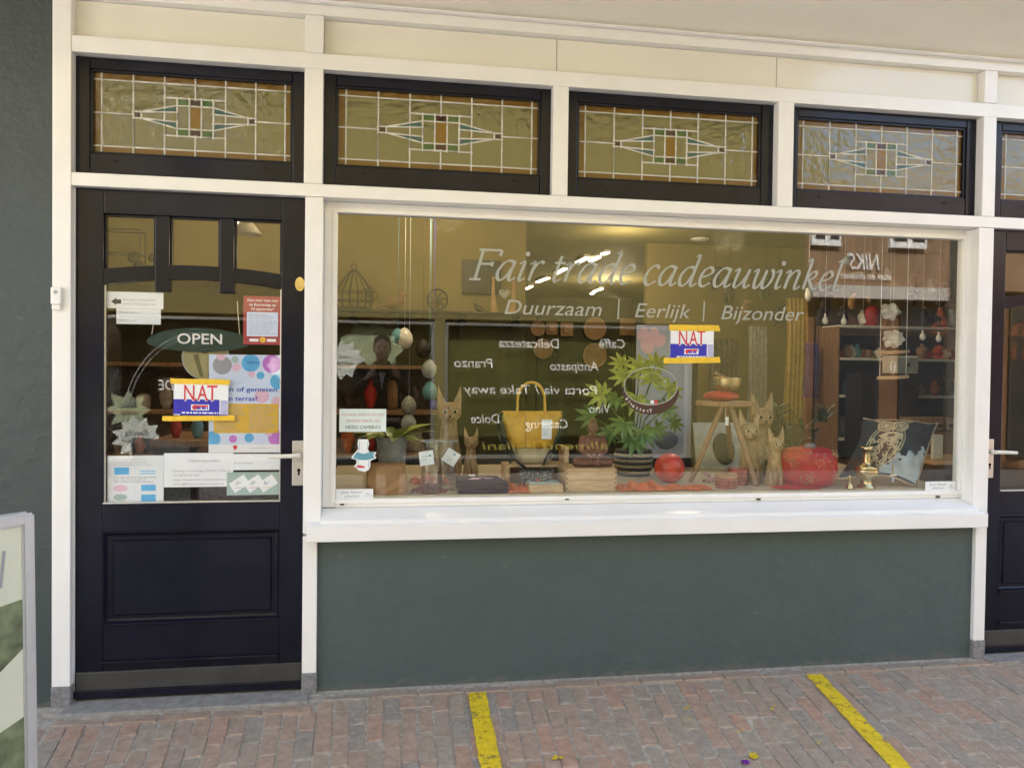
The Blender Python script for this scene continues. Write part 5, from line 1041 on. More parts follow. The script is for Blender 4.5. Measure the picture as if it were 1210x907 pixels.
X = at(860, 460, .5).x; zc = zs+.0715; r = thing('singing_bowl', 'brass singing bowl standing on the red cushion', 'bowl', (X, .5, zc)); bm = N(); rb = 17.5*k; hb = 17.5*k; lathe(bm, [(rb*.6, 0), (rb*.88, hb*.12), (rb*1.0, hb*.45), (rb*.99, hb*.85), (rb*.97, hb), (rb*.92, hb), (rb*.93, hb*.5), (rb*.5, hb*.1)], (X, .5, zc), 36); obj('bowl', bm, mat('hammered_brass', (.46, .34, .17), .34, .3, 30, .2, 60, metal=.9), r, True)
bm = N(); tube(bm, [(X-.085, .47, zc+hb*1.25), (X-.02, .49, zc+hb*.95), (X+.03, .50, zc+hb*.55)], [.010, .008, .006], 8); obj('striker', bm, 'oak', r, label='short wooden striker leaning in the bowl')
# tins
for px, y, h, lb in ((858, .22, .072, 'front round patterned tin below the stool'), (872, .34, .082, 'pinker round patterned tin behind the front one')):
    X = at(px, 570, y).x; r = thing('patterned_tin', lb, 'tin', (X, y, ZF), 'tins below the stool'); rad = (13.5 if y < .3 else 13)*px2(y)
    bm = N(); lathe(bm, [(rad, .0008), (rad, h*.72)], (X, y, ZF), 32); obj('body', bm, 'tin', r); bm = N(); lathe(bm, [(rad*1.04, h*.725), (rad*1.04, h*.97), (rad, h), (rad*.3, h)], (X, y, ZF), 32); obj('lid', bm, 'gold' if y < .3 else 'tin', r)
    bm = N()
    for j in range(3):
        for i in range(16): a = math.pi*(1.03+.94*i/15); ball(bm, (X+rad*math.cos(a), y+rad*math.sin(a), ZF+h*(.14+.22*j)), (.0035, .0035, .0045), 4)
    obj('pattern', bm, 'gold', r, kind='stuff')
# picture leaning behind the stool
a, b = at(823, 530, .95).x, at(882, 530, .95).x; z0, z1 = ZF+.02, at(850, 500, .95).z; r = thing('picture', 'pale glossy picture leaning on the floor behind the stool', 'picture', ((a+b)/2, .95, ZF)); bm = N(); xprism(bm, [(.93, ZF+.004), (.945, ZF+.004), (1.02, z1), (1.005, z1)], a, b); obj('panel', bm, 'mirrorg', r)
bm = N(); ball(bm, (a+(b-a)*.55, .955, z0+.10), (.07, .012, .10), 14, Matrix.Rotation(-.35, 3, 'X')); obj('dark_figure', bm, 'strap', r)
bm = N(); g = random.Random(4); c = at(838, 560, .4)
for i in range(16): ball(bm, (c.x+g.uniform(-.03, .07), .4+g.uniform(-.03, .03), ZF+.004+g.random()*.045*(1 if i < 8 else .3)), g.uniform(.006, .012), 6)
obj('dried_flowers', bm, mat('dusty_pink_flowers', (.42, .22, .22), .8, .5, 60), label='small dried pink flowers lying under the stool', cat='dried flowers')
# red brocade cushion with plant behind it
y = .27; c = at(954, 553, y); k = px2(y); r = thing('brocade_pouf', 'large red brocade pouf with round golden motifs right of the wooden cats', 'pouf', (c.x, y, ZF))
bm = N(); rings = []; hh = at(954, 528, y).z-ZF
for z, q in ((0, .72), (.06, .88), (.2, .98), (.42, 1.02), (.65, 1.0), (.84, .93), (.96, .74), (1.0, .5), (.97, .2)):
    rings.append([bm.verts.new((c.x+37.5*k*q*math.cos(t)*(1+.012*math.cos(9*t)), y+.125*q*math.sin(t)*(1+.012*math.cos(9*t)), ZF+.0008+hh*z)) for t in (2*math.pi*i/40 for i in range(40))])
for i in range(len(rings)-1):
    for j in range(40): bm.faces.new((rings[i][j], rings[i][(j+1) % 40], rings[i+1][(j+1) % 40], rings[i+1][j]))
bm.faces.new(rings[0][::-1]); bm.faces.new(rings[-1]); obj('body', bm, 'redc', r, True)
for px, py, rr in ((926, 545, 8), (942, 565, 9), (960, 543, 12), (980, 536, 8), (976, 563, 8), (944, 531, 6), (990, 552, 6)):
    u = (at(px, py, y).x-c.x)/(37.5*k); v = (at(px, py, y-.1).z-ZF)/hh; bm = N(); g = random.Random(px)
    for i in range(26):
        ph = g.uniform(0, 6.28); q = g.choice((1, .62, .3))*rr*k; uu = u+q*math.cos(ph)/(37.5*k); vv = v+q*math.sin(ph)/hh
        if abs(uu) > .97 or not .03 < vv < .95: continue
        prof = 1-.25*max(0, (abs(vv-.42)-.3))/.3; yy = y-.125*prof*math.sqrt(max(.02, 1-(uu/1.01)**2)); ball(bm, (c.x+37.5*k*uu, yy-.0005, ZF+hh*vv), (.0055, .003, .004), 5)
    obj('round_motif', bm, 'gold', r, kind='stuff')
bm = N(); ball(bm, (at(957, 524, .26).x, .26, ZF+hh+.006), (.035, .025, .018), 8); obj('stone', bm, 'granite', None, False, 'pale grey stone lying on top of the red pouf', 'stone')
p = at(940, 530, .55); r = thing('succulent_plant', 'dark green fleshy leaved plant behind the red pouf', 'potted plant', (p.x, .58, ZF)); bm = N(); lathe(bm, [(.07, 0), (.09, .12), (.095, .15), (.08, .15)], (p.x, .58, ZF), 20); obj('pot', bm, 'clay', r, True)
g = random.Random(21); po = []; bm = N()
for i in range(13):
    q = at(g.uniform(912, 983), g.uniform(478, 512), g.uniform(.45, .7)); tube(bm, [(p.x, .58, ZF+.14), ((p.x+q.x)/2, (.58+q.y)/2, ZF+.14+(q.z-ZF-.14)*.6), (q.x, q.y, q.z)], .004, 5)
    for j in range(9): po.append(((q.x+g.uniform(-.012, .012), q.y+g.uniform(-.012, .012), q.z-g.uniform(0, .05)), (R_(g.uniform(5, 70)), R_(g.uniform(-15, 15)), g.uniform(0, 6.28)), g.uniform(.7, 1.15), j))
obj('stem', bm, 'leafd', r); leafset(r, 'leaf', [leaf_mesh(.085, .014, .4, .15, 5), leaf_mesh(.075, .012, .4, .35, 5)], ['leafd', 'leafd'], po)
# owl cushion
y = .34; A = [at(1020, 494, .44), at(1108, 500, .40), at(1084, 579, .16), at(990, 565, .20)]
r = thing('owl_cushion', 'charcoal velvet cushion with a cream owl print leaning in the right corner', 'cushion', ((A[2].x+A[3].x)/2, .3, ZF))
P00, P10, P11, P01 = A[3], A[2], A[1], A[0]; P00.z = max(P00.z, ZF+.01); P10.z = max(P10.z, ZF+.004)
nrm = ((P10-P00).cross(P01-P00)).normalized()
if nrm.y > 0: nrm = -nrm
def cus(u, v, off=0):
    u, v = .5+(u-.5)*(1-.11*(1-(2*v-1)**2)), .5+(v-.5)*(1-.11*(1-(2*u-1)**2))
    return P00*(1-u)*(1-v)+P10*u*(1-v)+P11*u*v+P01*(1-u)*v+nrm*(.115*(max(0, math.sin(math.pi*min(1, max(0, (u-.03)/.94)))*math.sin(math.pi*min(1, max(0, (v-.03)/.94))))**.5)+off)
bm = N(); n = 18; Fm = [[bm.verts.new(cus(i/n, j/n)) for j in range(n+1)] for i in range(n+1)]; Bk = [[bm.verts.new(cus(i/n, j/n)-nrm*(.001+.12*(max(0, math.sin(math.pi*i/n)*math.sin(math.pi*j/n))**.55))) for j in range(n+1)] for i in range(n+1)]
for i in range(n):
    for j in range(n): bm.faces.new((Fm[i][j], Fm[i+1][j], Fm[i+1][j+1], Fm[i][j+1])); bm.faces.new((Bk[i][j], Bk[i][j+1], Bk[i+1][j+1], Bk[i+1][j]))
obj('cover', bm, 'charcoal', r, True)
bm = N(); tube(bm, [cus(t/8, 0) for t in range(9)]+[cus(1, t/8) for t in range(1, 9)]+[cus(t/8, 1) for t in range(7, -1, -1)], .0055, 6); obj('cord_trim', bm, 'rope', r, True)
def onc(name, m, uvs, off=.0015, **kw):
    bm = N(); bm.faces.new([bm.verts.new(cus(u, v, off)) for u, v in uvs]); bmesh.ops.triangulate(bm, faces=bm.faces); return obj(name, bm, m, r, **kw)
g = random.Random(3)
def patch(name, m, inside, off):
    bm = N(); q = 44
    for i in range(q):
        for j in range(q):
            u, v = (i+.5)/q, (j+.5)/q
            if inside(u, v): bm.faces.new([bm.verts.new(cus(a/q, b/q, off)) for a, b in ((i, j), (i+1, j), (i+1, j+1), (i, j+1))])
    bmesh.ops.remove_doubles(bm, verts=bm.verts, dist=1e-5); return obj(name, bm, m, r, True)
patch('pale_field', 'ice', lambda u, v: u > .42 and v < .17+.42*(u-.42)+.30*max(0, u-.75)+.05*math.sin(u*37)+.04*math.sin(v*60+u*20) and v > .02 and u < .975, .0009)
def arc(cu, cv, a, b, t0, t1, n=18): return [(cu+a*math.cos(R_(t0+(t1-t0)*i/n)), cv+b*math.sin(R_(t0+(t1-t0)*i/n))) for i in range(n+1)]
def owltube(pts, rr=.0035): 
    bm = N(); tube(bm, [cus(u, v, .002) for u, v in pts], rr, 5, flat=.6); obj('owl_line', bm, 'owl', r)
owltube(arc(.335, .43, .235, .36, 105, 435, 30)); owltube(arc(.335, .43, .20, .31, 130, 230)); owltube(arc(.335, .43, .20, .31, -50, 50))
for cu in (.27, .46):
    owltube(arc(cu, .76, .062, .082, 0, 360, 16), .004); owltube(arc(cu, .76, .095, .12, 0, 360, 18), .005)
    onc('owl_eye', 'owl', arc(cu, .76, .040, .055, 0, 350, 12), .0022)
owltube([(.19, .86), (.13, .93), (.27, .89)], .004); owltube([(.56, .86), (.63, .93), (.49, .89)], .004); owltube([(.24, .9), (.365, .84), (.5, .9)], .004)
onc('owl_beak', 'owl', [(.335, .72), (.40, .72), (.367, .62)], .0024)
onc('owl_breast', 'owl', [(.20, .56), (.30, .62), (.44, .62), (.53, .56), (.46, .50), (.40, .42), (.30, .46)], .0018)
for i in range(60):
    a = g.uniform(.14, .54); b = g.uniform(.12, .52)
    if ((a-.335)/.22)**2+((b-.43)/.34)**2 < .9: owltube(arc(a, b, .022, .028, g.uniform(0, 360), g.uniform(360, 600), 8), .003)
owltube([(.16, .26), (.30, .46), (.38, .52)], .004); owltube([(.52, .26), (.40, .44), (.36, .52)], .004)
# brass vessel, bell, little hanging bell
p = atz(1026, 580, ZF); X, Y = at(1027, 575, .135).x, .16; k = px2(.16); r = thing('brass_vessel', 'brass footed vase with a narrow neck in front of the owl cushion', 'vase', (X, Y, ZF)); H = at(1027, 527, .16).z-ZF
bm = N(); lathe(bm, [(.046, 0), (.044, .006), (.030, .02), (.027, H*.16), (.030, H*.22), (.056, H*.32), (.062, H*.42), (.056, H*.47), (.060, H*.48), (.026, H*.54), (.017, H*.62), (.020, H*.70), (.016, H*.80), (.020, H*.90), (.034, H), (.030, H), (.012, H*.8)], (X, Y, ZF), 36); obj('body', bm, 'brass', r, True)
X, Y = at(1004.5, 575, .13).x, .135; r = thing('brass_bell', 'tiny brass hand bell left of the brass vase', 'bell', (X, Y, ZF)); bm = N(); lathe(bm, [(.020, 0), (.018, .006), (.012, .02), (.009, .03), (.004, .034)], (X, Y, ZF), 20); obj('bell', bm, 'brass', r, True); bm = N(); lathe(bm, [(.004, .034), (.007, .042), (.004, .05), (.008, .06), (.003, .07)], (X, Y, ZF), 14); obj('handle', bm, 'brass', r, True)
p = at(1045, 560, .17); r = thing('brass_charm', 'small brass charm with a pale tag on the owl cushion', 'charm', p); bm = N(); tube(bm, [(p.x, .10, p.z+.06), (p.x, .10, p.z)], .003, 6); tube(bm, [(p.x-.02, .10, p.z+.005), (p.x+.02, .10, p.z+.005)], .004, 6); obj('hook', bm, 'brass', r); bm = N(); box(bm, p.x-.006, p.x+.006, .0995, .1005, p.z-.030, p.z-.005); obj('tag', bm, 'ice', r)
# hanging branch swing with ornaments
y = .5; a, b = at(1040, 420, y).x, at(1071, 420, y).x; zt = at(1055, 275, y).z; r = thing('hanging_branch_ladder', 'hanging ladder of two driftwood sticks on white strings', 'hanging ornament', ((a+b)/2, y, CZ-.02))
for py, w_ in ((416, 3), (446, 4)): z = at(1055, py, y).z; bm = N(); tube(bm, [(a-.012, y, z-.004), ((a+b)/2, y, z-.001), (b+.014, y, z+.006)], [.010, .0115, .009], 8); obj('stick', bm, 'pine', r, True)
bm = N()
for xx in (a, b): tube(bm, [(xx, y, at(1055, 447, y).z), (xx, y, CZ-.003)], .0016, 4)
obj('string', bm, 'paper', r)
q = at(1055, 437, y-.03); bm = N()
for i in range(2): tube(bm, [(q.x+math.sin(t)*(.022-.008*i)*max(0, math.sin(t/2))**.8*.9, y-.03, q.z-.022+(.075 if False else 0)+(.035-.01*i)*(1-math.cos(t))*.5*1.9-.0+.0) for t in (math.pi*2*j/24 for j in range(25))], .003, 5)
tube(bm, [(q.x, y-.03, q.z+.04), (q.x, y-.01, at(1055, 417, y).z)], .001, 4)
obj('teardrop_ornament', bm, 'paper', None, True, 'pale filigree teardrop ornament hanging between the driftwood sticks', 'hanging ornament')
for px, py, s_, lb in ((1055, 400, 14, 'lower silvery crumpled shell ornament hanging above the driftwood ladder'), (1052, 368, 12, 'upper silvery crumpled shell ornament hanging in the right of the window')):
    c = at(px, py, .48); k = px2(.48); bm = N(); g = random.Random(px); ball(bm, c, (s_*k, .03, s_*.8*k), 20)
    for v in bm.verts: d_ = (v.co-c); v.co = c+d_*(1+.16*math.sin(d_.x*150)+.12*math.sin(d_.z*190+2)+g.uniform(-.07, .07))
    tube(bm, [(c.x, .48, c.z+s_*.6*k), (c.x, .48, CZ-.003)], .001, 4)
    obj('shell_ornament', bm, 'shell', None, False, lb, 'hanging ornament', 'shell ornaments')
for i, (px, py) in enumerate(((975, 380), (997, 381), (1020, 380), (1090, 399), (1109, 401))):
    c = at(px, py, .9); bm = N(); lathe(bm, [(.004, .05), (.006, .03), (.012, .022), (.017, .008), (.016, -.004), (.008, -.014), (.002, -.016)], c, 14); tube(bm, [(c.x, .9, c.z+.045), (c.x, .9, CZ-.003)], .0009, 4)
    obj('hanging_bulb', bm, 'bulb', None, True, ['leftmost white bauble of the row of three', 'middle white bauble of the row of three', 'right white bauble of the row of three', 'lower white bauble left of the window edge', 'white bauble nearest the right window edge'][i]+' hanging in the window', 'bauble', 'white hanging baubles')
# ================================================================== SHELVES AND GOODS FARTHER INSIDE
y = 2.45; zs = at(480, 367, y).z; a, b = -.9, at(640, 367, y).x
r = thing('wall_shelf', 'long dark wall shelf carrying the bird cage and bird figures', 'shelf', (0, y, zs)); B('board', 'iron', r, a, b, y-.08, 2.618, zs-.012, zs)
for px in (417, 482, 548, 612):
    X = at(px, 375, y).x; bm = N(); prism(bm, [(X-.04, zs-.013), (X+.04, zs-.013), (X+.02, zs-.05), (X+.045, zs-.075), (X, zs-.11), (X-.045, zs-.075), (X-.02, zs-.05)], 2.56, 2.617); obj('bracket', bm, 'iron', r)
k = px2(y); c = at(418, 366, y); r = thing('bird_cage', 'dark wire bird cage with a pointed top on the wall shelf', 'bird cage', (c.x, y, zs)); bm = N(); rad = 22*k
for i in range(14):
    t = 2*math.pi*i/14; cx, sx_ = math.cos(t), math.sin(t); tube(bm, [(c.x+rad*cx*.92, y+rad*sx_*.6, zs+.012), (c.x+rad*cx, y+rad*sx_*.6, zs+20*k), (c.x+rad*.5*cx, y+rad*.3*sx_, zs+36*k), (c.x+rad*.16*cx, y+rad*.1*sx_, zs+45*k)], .0035, 4)
for q, z in ((.93, 2), (1, 10), (1, 20), (.16, 45)): tube(bm, [(c.x+rad*q*math.cos(t), y+rad*q*.6*math.sin(t), zs+z*k) for t in (2*math.pi*i/24 for i in range(25))], .004, 4)
obj('wire', bm, 'iron', r); bm = N(); tube(bm, [(c.x+3*k*math.cos(t), y, zs+(49+3.5*math.sin(t))*k) for t in (2*math.pi*i/14 for i in range(15))], .004, 5); obj('ring', bm, 'iron', r)
bm = N(); lathe(bm, [(rad*.92, 0), (rad*.95, .012)], (c.x, y, zs+.0006), 24, 1, .6); obj('base', bm, 'iron', r)
bm = N(); [tube(bm, [(c.x+.11+.035*math.cos(j*1.26)+.03*math.cos(t), y-.06, zs+.10+.035*math.sin(j*1.26)+.03*math.sin(t)) for t in (2*math.pi*i/10 for i in range(11))], .003, 4) for j in range(5)]; obj('flower', bm, 'iron', r)
def bird(px, py0, s_, label, m, flip=1):
    p = at(px, py0, y); X = p.x; z0 = zs+.001; k_ = k*s_; r = thing('bird_figure', label, 'bird figure', (X, y, z0), 'bird figures on the shelf'); bm = N()
    ball(bm, (X, y, z0+9*k_), (12*k_, 6*k_, 7*k_), 16, Matrix.Rotation(-.35*flip, 3, 'Y')); ball(bm, (X+flip*8*k_, y, z0+19*k_), (4.3*k_,)*3, 12); capsule(bm, (X+flip*6*k_, y, z0+11*k_), (X+flip*8*k_, y, z0+18*k_), 5*k_, 3.6*k_); tube(bm, [(X-flip*6*k_, y, z0+7*k_), (X-flip*22*k_, y, z0+2.5*k_)], [5.5*k_, 1.6*k_], 8, flat=.5); tube(bm, [(X+flip*11*k_, y, z0+19.5*k_), (X+flip*15.5*k_, y, z0+18.5*k_)], [1.6*k_, .3*k_], 6)
    tube(bm, [(X+flip*1*k_, y, z0+5*k_), (X+flip*2*k_, y, z0)], 1.8*k_, 6)
    obj('body', bm, m, r, remesh=.6*k_)
bird(466, 366, 1.0, 'brown pigeon figure on the shelf right of the bird cage', mat('terracotta', (.20, .11, .05), .7, .2)); bird(566, 367, .5, 'small upright tailed bird figure on the shelf below the dark picture', 'iron', -1)
c = at(517, 349, y); r = thing('ring_sculpture', 'dark openwork ring sculpture on the shelf between the two birds', 'sculpture', (c.x, y, zs)); bm = N(); tube(bm, [(c.x+11.5*k*math.cos(t), y, zs+14*k+12*k*math.sin(t)) for t in (2*math.pi*i/28 for i in range(29))], .008, 6)
for t in (0, .9, 1.7, 2.6, 3.5, 4.6, 5.4): tube(bm, [(c.x, y, zs+14*k), (c.x+6*k*math.cos(t+.3), y, zs+14*k+6*k*math.sin(t+.3)), (c.x+11*k*math.cos(t), y, zs+14*k+11.5*k*math.sin(t))], .006, 5)
ball(bm, (c.x+1*k, y, zs+12*k), (4*k, .012, 4*k), 10); obj('ring', bm, 'iron', r); B('foot', 'iron', r, c.x-7*k, c.x+7*k, y-.03, y+.03, zs+.0006, zs+.022, bev=.004)
a, b = at(546, 340, 2.58), at(592, 340, 2.58); r = thing('dark_picture', 'dark framed picture hanging above the wall shelf', 'picture', (a.x, 2.58, 2.1)); z1, z0 = at(560, 307, 2.58).z, at(560, 346, 2.58).z
B('panel', 'dark', r, a.x+.012, b.x-.012, 2.585, 2.60, z0+.012, z1-.012); bm = N()
for q in ((a.x, b.x, z0, z0+.0118), (a.x, b.x, z1-.0118, z1), (a.x, a.x+.0118, z0+.012, z1-.012), (b.x-.0118, b.x, z0+.012, z1-.012)): box(bm, q[0], q[1], 2.575, 2.605, q[2], q[3])
obj('frame', bm, 'iron', r)
r = thing('heart_sculpture', 'pair of thin figures holding a pale heart at the right end of the wall shelf', 'sculpture', (at(592, 350, y).x, y, zs)); bm = N()
for px, tp in ((583, 331), (607, 333)): q = at(px, tp, y); tube(bm, [(q.x+(.01 if px < 600 else -.01), y, zs), (q.x, y, (zs+q.z)/2), (q.x, y, q.z)], [.028, .016, .010], 8); ball(bm, (q.x, y, q.z+.012), .014, 8)
obj('figure', bm, 'clay', r); q = at(596, 347, y); bm = N(); prism(bm, [(q.x+.0028*16*math.sin(t)**3, q.z+.0028*(13*math.cos(t)-5*math.cos(2*t)-2*math.cos(3*t)-math.cos(4*t))) for t in (2*math.pi*i/24 for i in range(24))], y-.01, y+.01); obj('heart', bm, 'cgrey', r)
# hanging oil bottles rack, wall tools
bm = N(); yy = 2.55
r = thing('wire_triangle', 'wire triangle decoration on the wall below the shelf', 'wall decoration', (at(535, 390, yy).x, yy, 1.7))
for px in (527, 534, 541): q = at(px, 378, yy); e = at(px-4, 403, yy); e2 = at(px+5, 403, yy); tube(bm, [q, e, e2, q], .004, 4)
obj('wire', bm, 'iron', r)
for px, py, rx, sq in ((636, 388, 9, 0), (652, 388, 7, 1), (670, 389, 8, 1), (703, 388, 14, 0), (742, 386, 10, 1), (642, 412, 12, 0), (703, 420, 15, 0)):
    c = at(px, py, 4.96); k_ = px2(4.96); lb = {636: 'left round', 652: 'small square', 670: 'larger square', 703: 'large round' if py < 400 else 'large lower round', 742: 'far right square', 642: 'lower left round'}[px]
    r = thing('wall_plate', '%s brass coloured plate on the dark wall behind the lettering' % lb, 'plate', c, 'plates on the dark wall'); q = rx*k_; bm = N()
    if sq: box(bm, c.x-q, c.x+q, 4.96, 4.985, c.z-q*1.1, c.z+q*1.1, bev=.01); obj('dish', bm, 'clay', r); bm = N(); box(bm, c.x-q*.55, c.x+q*.55, 4.945, 4.9595, c.z-q*.6, c.z+q*.6, bev=.004); obj('centre', bm, 'gold', r)
    else: disc(bm, (c.x, c.z), q, q, 4.97, 4.985, 28); obj('dish', bm, 'clay', r); bm = N(); ribbon_ring(bm, (c.x, c.z), q*.86, q*.86, q*.14, 4.955, 4.9695, 28); obj('rim', bm, 'gold', r)
# right hand shelving with goods
def shelfunit(x0, x1, y, zl, label, m, post='owhite', dep=.35):
    r = thing('shelving_unit', label, 'shelving', (x0, y, .02))
    for x in (x0, x1): B('upright', post, r, x-.006, x+.006, y, y+dep, .02, max(zl)+.01)
    for z in zl: B('shelf', m, r, x0+.0125, x1-.0125, y-.01, y+dep, z, z+.022)
    B('back', 'dark', r, x0+.0125, x1-.0125, y+dep, y+dep+.01, .02, min(zl[-1]-.05, zl[-1]))
    return r
y2 = 2.7
zA = at(1050, 388, y2).z; zB = at(1080, 470, y2).z
xa, xb = at(992, 390, y2).x, at(1150, 390, y2).x
shelfunit(xa, xb, y2, [at(1050, 520, y2).z, zB, at(1110, 427, y2).z, zA], 'shelving with white shelves behind the hanging ornaments', 'owhite', 'oak')
g = random.Random(31); cols = ['maroon', 'redc', 'gold', 'clay', 'cgrey', 'carve', 'oak', 'teal', 'shell', 'orange', 'leafd', 'brass', 'kraft', 'iron', 'bulb']
def vase(x, y, z, h, w_, m, label, grp):
    p = g.choice([[(.5, 0), (.9, .2), (1, .45), (.6, .75), (.4, .9), (.5, 1), (.4, 1)], [(.7, 0), (1, .1), (1, .8), (.8, .9), (.5, 1), (.4, 1)], [(.4, 0), (.5, .1), (1, .5), (.9, .7), (.3, .85), (.35, 1), (.25, 1)]])
    bm = N(); lathe(bm, [(a_*w_, b_*h) for a_, b_ in p], (x, y, z), 16); return obj('ornament', bm, m, None, True, label, 'ornament', grp)
pal = {'maroon': 'dark red', 'redc': 'bright red', 'gold': 'dull gold', 'clay': 'ochre', 'cgrey': 'grey', 'carve': 'blackish', 'oak': 'brown', 'teal': 'blue green', 'shell': 'silvery', 'orange': 'orange', 'leafd': 'dark green', 'brass': 'brass', 'kraft': 'tan', 'iron': 'iron dark', 'bulb': 'white'}
ORD = ('first', 'second', 'third', 'fourth', 'fifth', 'sixth', 'seventh', 'eighth', 'ninth', 'tenth', 'eleventh', 'twelfth', 'thirteenth', 'fourteenth', 'fifteenth')
def fillshelf(px0, px1, z, y, n, hmin, hmax, where, grp):
    for i in range(n):
        u = (i+.5)/n; X = at(px0, 400, y).x*(1-u)+at(px1, 400, y).x*u; mm = g.choice(cols)
        vase(X, y+g.uniform(.02, .12), z, g.uniform(hmin, hmax), g.uniform(.03, .065), mm, '%s ornament, %s from the left on %s' % (pal[mm], ORD[i], where), grp)
fillshelf(998, 1060, zA+.0225, y2+.05, 8, .08, .2, 'the white shelf behind the shell ornaments', 'ornaments on the top white shelf')
fillshelf(1090, 1135, zA+.0225, y2+.05, 6, .1, .22, 'the right end of the top white shelf', 'ornaments on the top white shelf')
fillshelf(1088, 1140, at(1110, 427, y2).z+.0225, y2+.05, 5, .07, .14, 'the middle white shelf', 'ornaments on the middle white shelf')
fillshelf(1000, 1140, zB+.0225, y2+.05, 12, .06, .16, 'the lower shelf behind the owl cushion', 'ornaments on the lower shelf')
fillshelf(996, 1056, at(1110, 427, y2).z+.0225, y2+.05, 9, .06, .13, 'the left half of the middle white shelf', 'ornaments on the middle white shelf')
fillshelf(998, 1082, at(1050, 520, y2).z+.0225, y2+.05, 9, .08, .2, 'the bottom shelf behind the owl cushion', 'ornaments on the bottom shelf')
for i, (px_, py_) in enumerate(sorted((g.uniform(955, 1125), g.uniform(300, 372)) for _ in range(14))):
    c = at(px_, py_, 2.4); mm = g.choice(cols); q = g.uniform(.02, .045); bm = N(); ball(bm, c, (q, q*.6, q*g.uniform(.8, 1.6)), 8); ball(bm, (c.x+g.uniform(-.02, .02), c.y, c.z+q*1.3), (q*.6, q*.5, q*.5), 7); tube(bm, [(c.x, c.y, c.z+q), (c.x, c.y, CZ-.003)], .0015, 4)
    obj('hanging_trinket', bm, mm, None, True, '%s trinket, %s from the left of the small ones hanging in the right corner' % (pal[mm], ORD[i]), 'hanging ornament', 'small trinkets hanging in the right window corner')
a, b = at(1059, 440, 2.5), at(1085, 440, 2.5); z1, z0 = at(1070, 420, 2.5).z, at(1070, 441, 2.5).z; r = thing('white_drawer_box', 'white little drawer cabinet behind the hanging driftwood ladder', 'cabinet', (a.x, 2.5, z0)); B('body', 'owhite', r, a.x, b.x, 2.5, 2.69, z0, z1, bev=.004); B('drawer', 'ice', r, a.x+.01, b.x-.01, 2.49, 2.4995, z0+.01, z1-.02, bev=.002); bm = N(); ball(bm, ((a.x+b.x)/2, 2.485, (z0+z1)/2), .012, 8); obj('knob', bm, 'iron', r)
a, b = at(1018, 450, 2.45).x, at(1086, 450, 2.45).x; B('dark_cabinet', 'dark', None, a, b, 2.45, 2.68, .02, at(1050, 441, 2.45).z-.001, bev=.004, label='tall dark cabinet below the white drawer box', cat='cabinet')
a, b = at(1086, 540, 1.5).x, at(1150, 540, 1.5).x; r = thing('side_table', 'low wooden side table behind the owl cushion', 'table', (a, 1.5, .02)); zt = at(1110, 541, 1.5).z; B('top', 'pine', r, a, b, 1.35, 1.75, zt-.03, zt, bev=.004); B('apron', 'dark', r, a+.01, b-.01, 1.37, 1.7, .02, zt-.031)
q = at(1107, 545, 1.45); B('white_block', 'bulb', None, at(1101, 530, 1.45).x, at(1112, 530, 1.45).x, 1.43, 1.46, zt+.001, at(1106, 513, 1.45).z, bev=.003, label='upright white wooden block on the side table by the owl cushion', cat='block')
for i in range(4):
    X = at(1082+14*i, 500, 2.2).x; z0 = at(1100, 508, 2.2).z; r = thing('wooden_drawer_box', 'honey coloured drawer box, %s from the left in the row behind the owl cushion' % ('first', 'second', 'third', 'fourth')[i], 'box', (X, 2.2, z0), 'row of honey drawer boxes'); B('body', 'clay', r, X-.04, X+.04, 2.2, 2.35, z0, z0+.10, bev=.003); B('drawer', 'carve', r, X-.025, X+.025, 2.194, 2.1995, z0+.02, z0+.05)
zc = at(1100, 509, 2.2).z; B('counter', 'oak', None, at(1075, 510, 2.2).x, at(1150, 510, 2.2).x, 2.12, 2.44, .021, zc-.002, label='dark wooden counter carrying the honey drawer boxes', cat='counter')
# hanging clothes and textiles in the middle and right distance
def drape(px0, px1, py0, py1, y, m, label, nf=5):
    a, b = at(px0, py0, y), at(px1, py1, y); bm = N(); n = 24; V = []
    for j in range(7):
        v = j/6; V.append([bm.verts.new((a.x+(b.x-a.x)*(i/n)+.01*math.sin(v*5), y+.03*math.sin(i/n*nf*6.28)*(.4+.6*v), a.z+(b.z-a.z)*v)) for i in range(n+1)])
    for j in range(6):
        for i in range(n): bm.faces.new((V[j][i], V[j][i+1], V[j+1][i+1], V[j+1][i]))
    o = obj('hanging_cloth', bm, m, None, True, label, 'textile', 'textiles hanging in the shop'); q = o.modifiers.new('thickness', 'SOLIDIFY'); q.thickness = .004
drape(930, 952, 352, 500, 3.2, mat('mustard_cloth', (.38, .24, .05), .9, .2), 'mustard cloth hanging behind the word Bijzonder'); drape(952, 966, 405, 470, 2.9, mat('violet_cloth', (.10, .08, .22), .9, .2), 'violet blue cloth hanging left of the ornament shelves'); drape(885, 903, 385, 560, 3.6, 'cgrey', 'grey cloth strip hanging behind the tallest cat'); drape(966, 990, 385, 470, 3.0, 'oak', 'brown cloth hanging beside the ornament shelves', 4); drape(838, 870, 400, 470, 3.4, 'carve', 'dark cloth hanging behind the singing bowl')
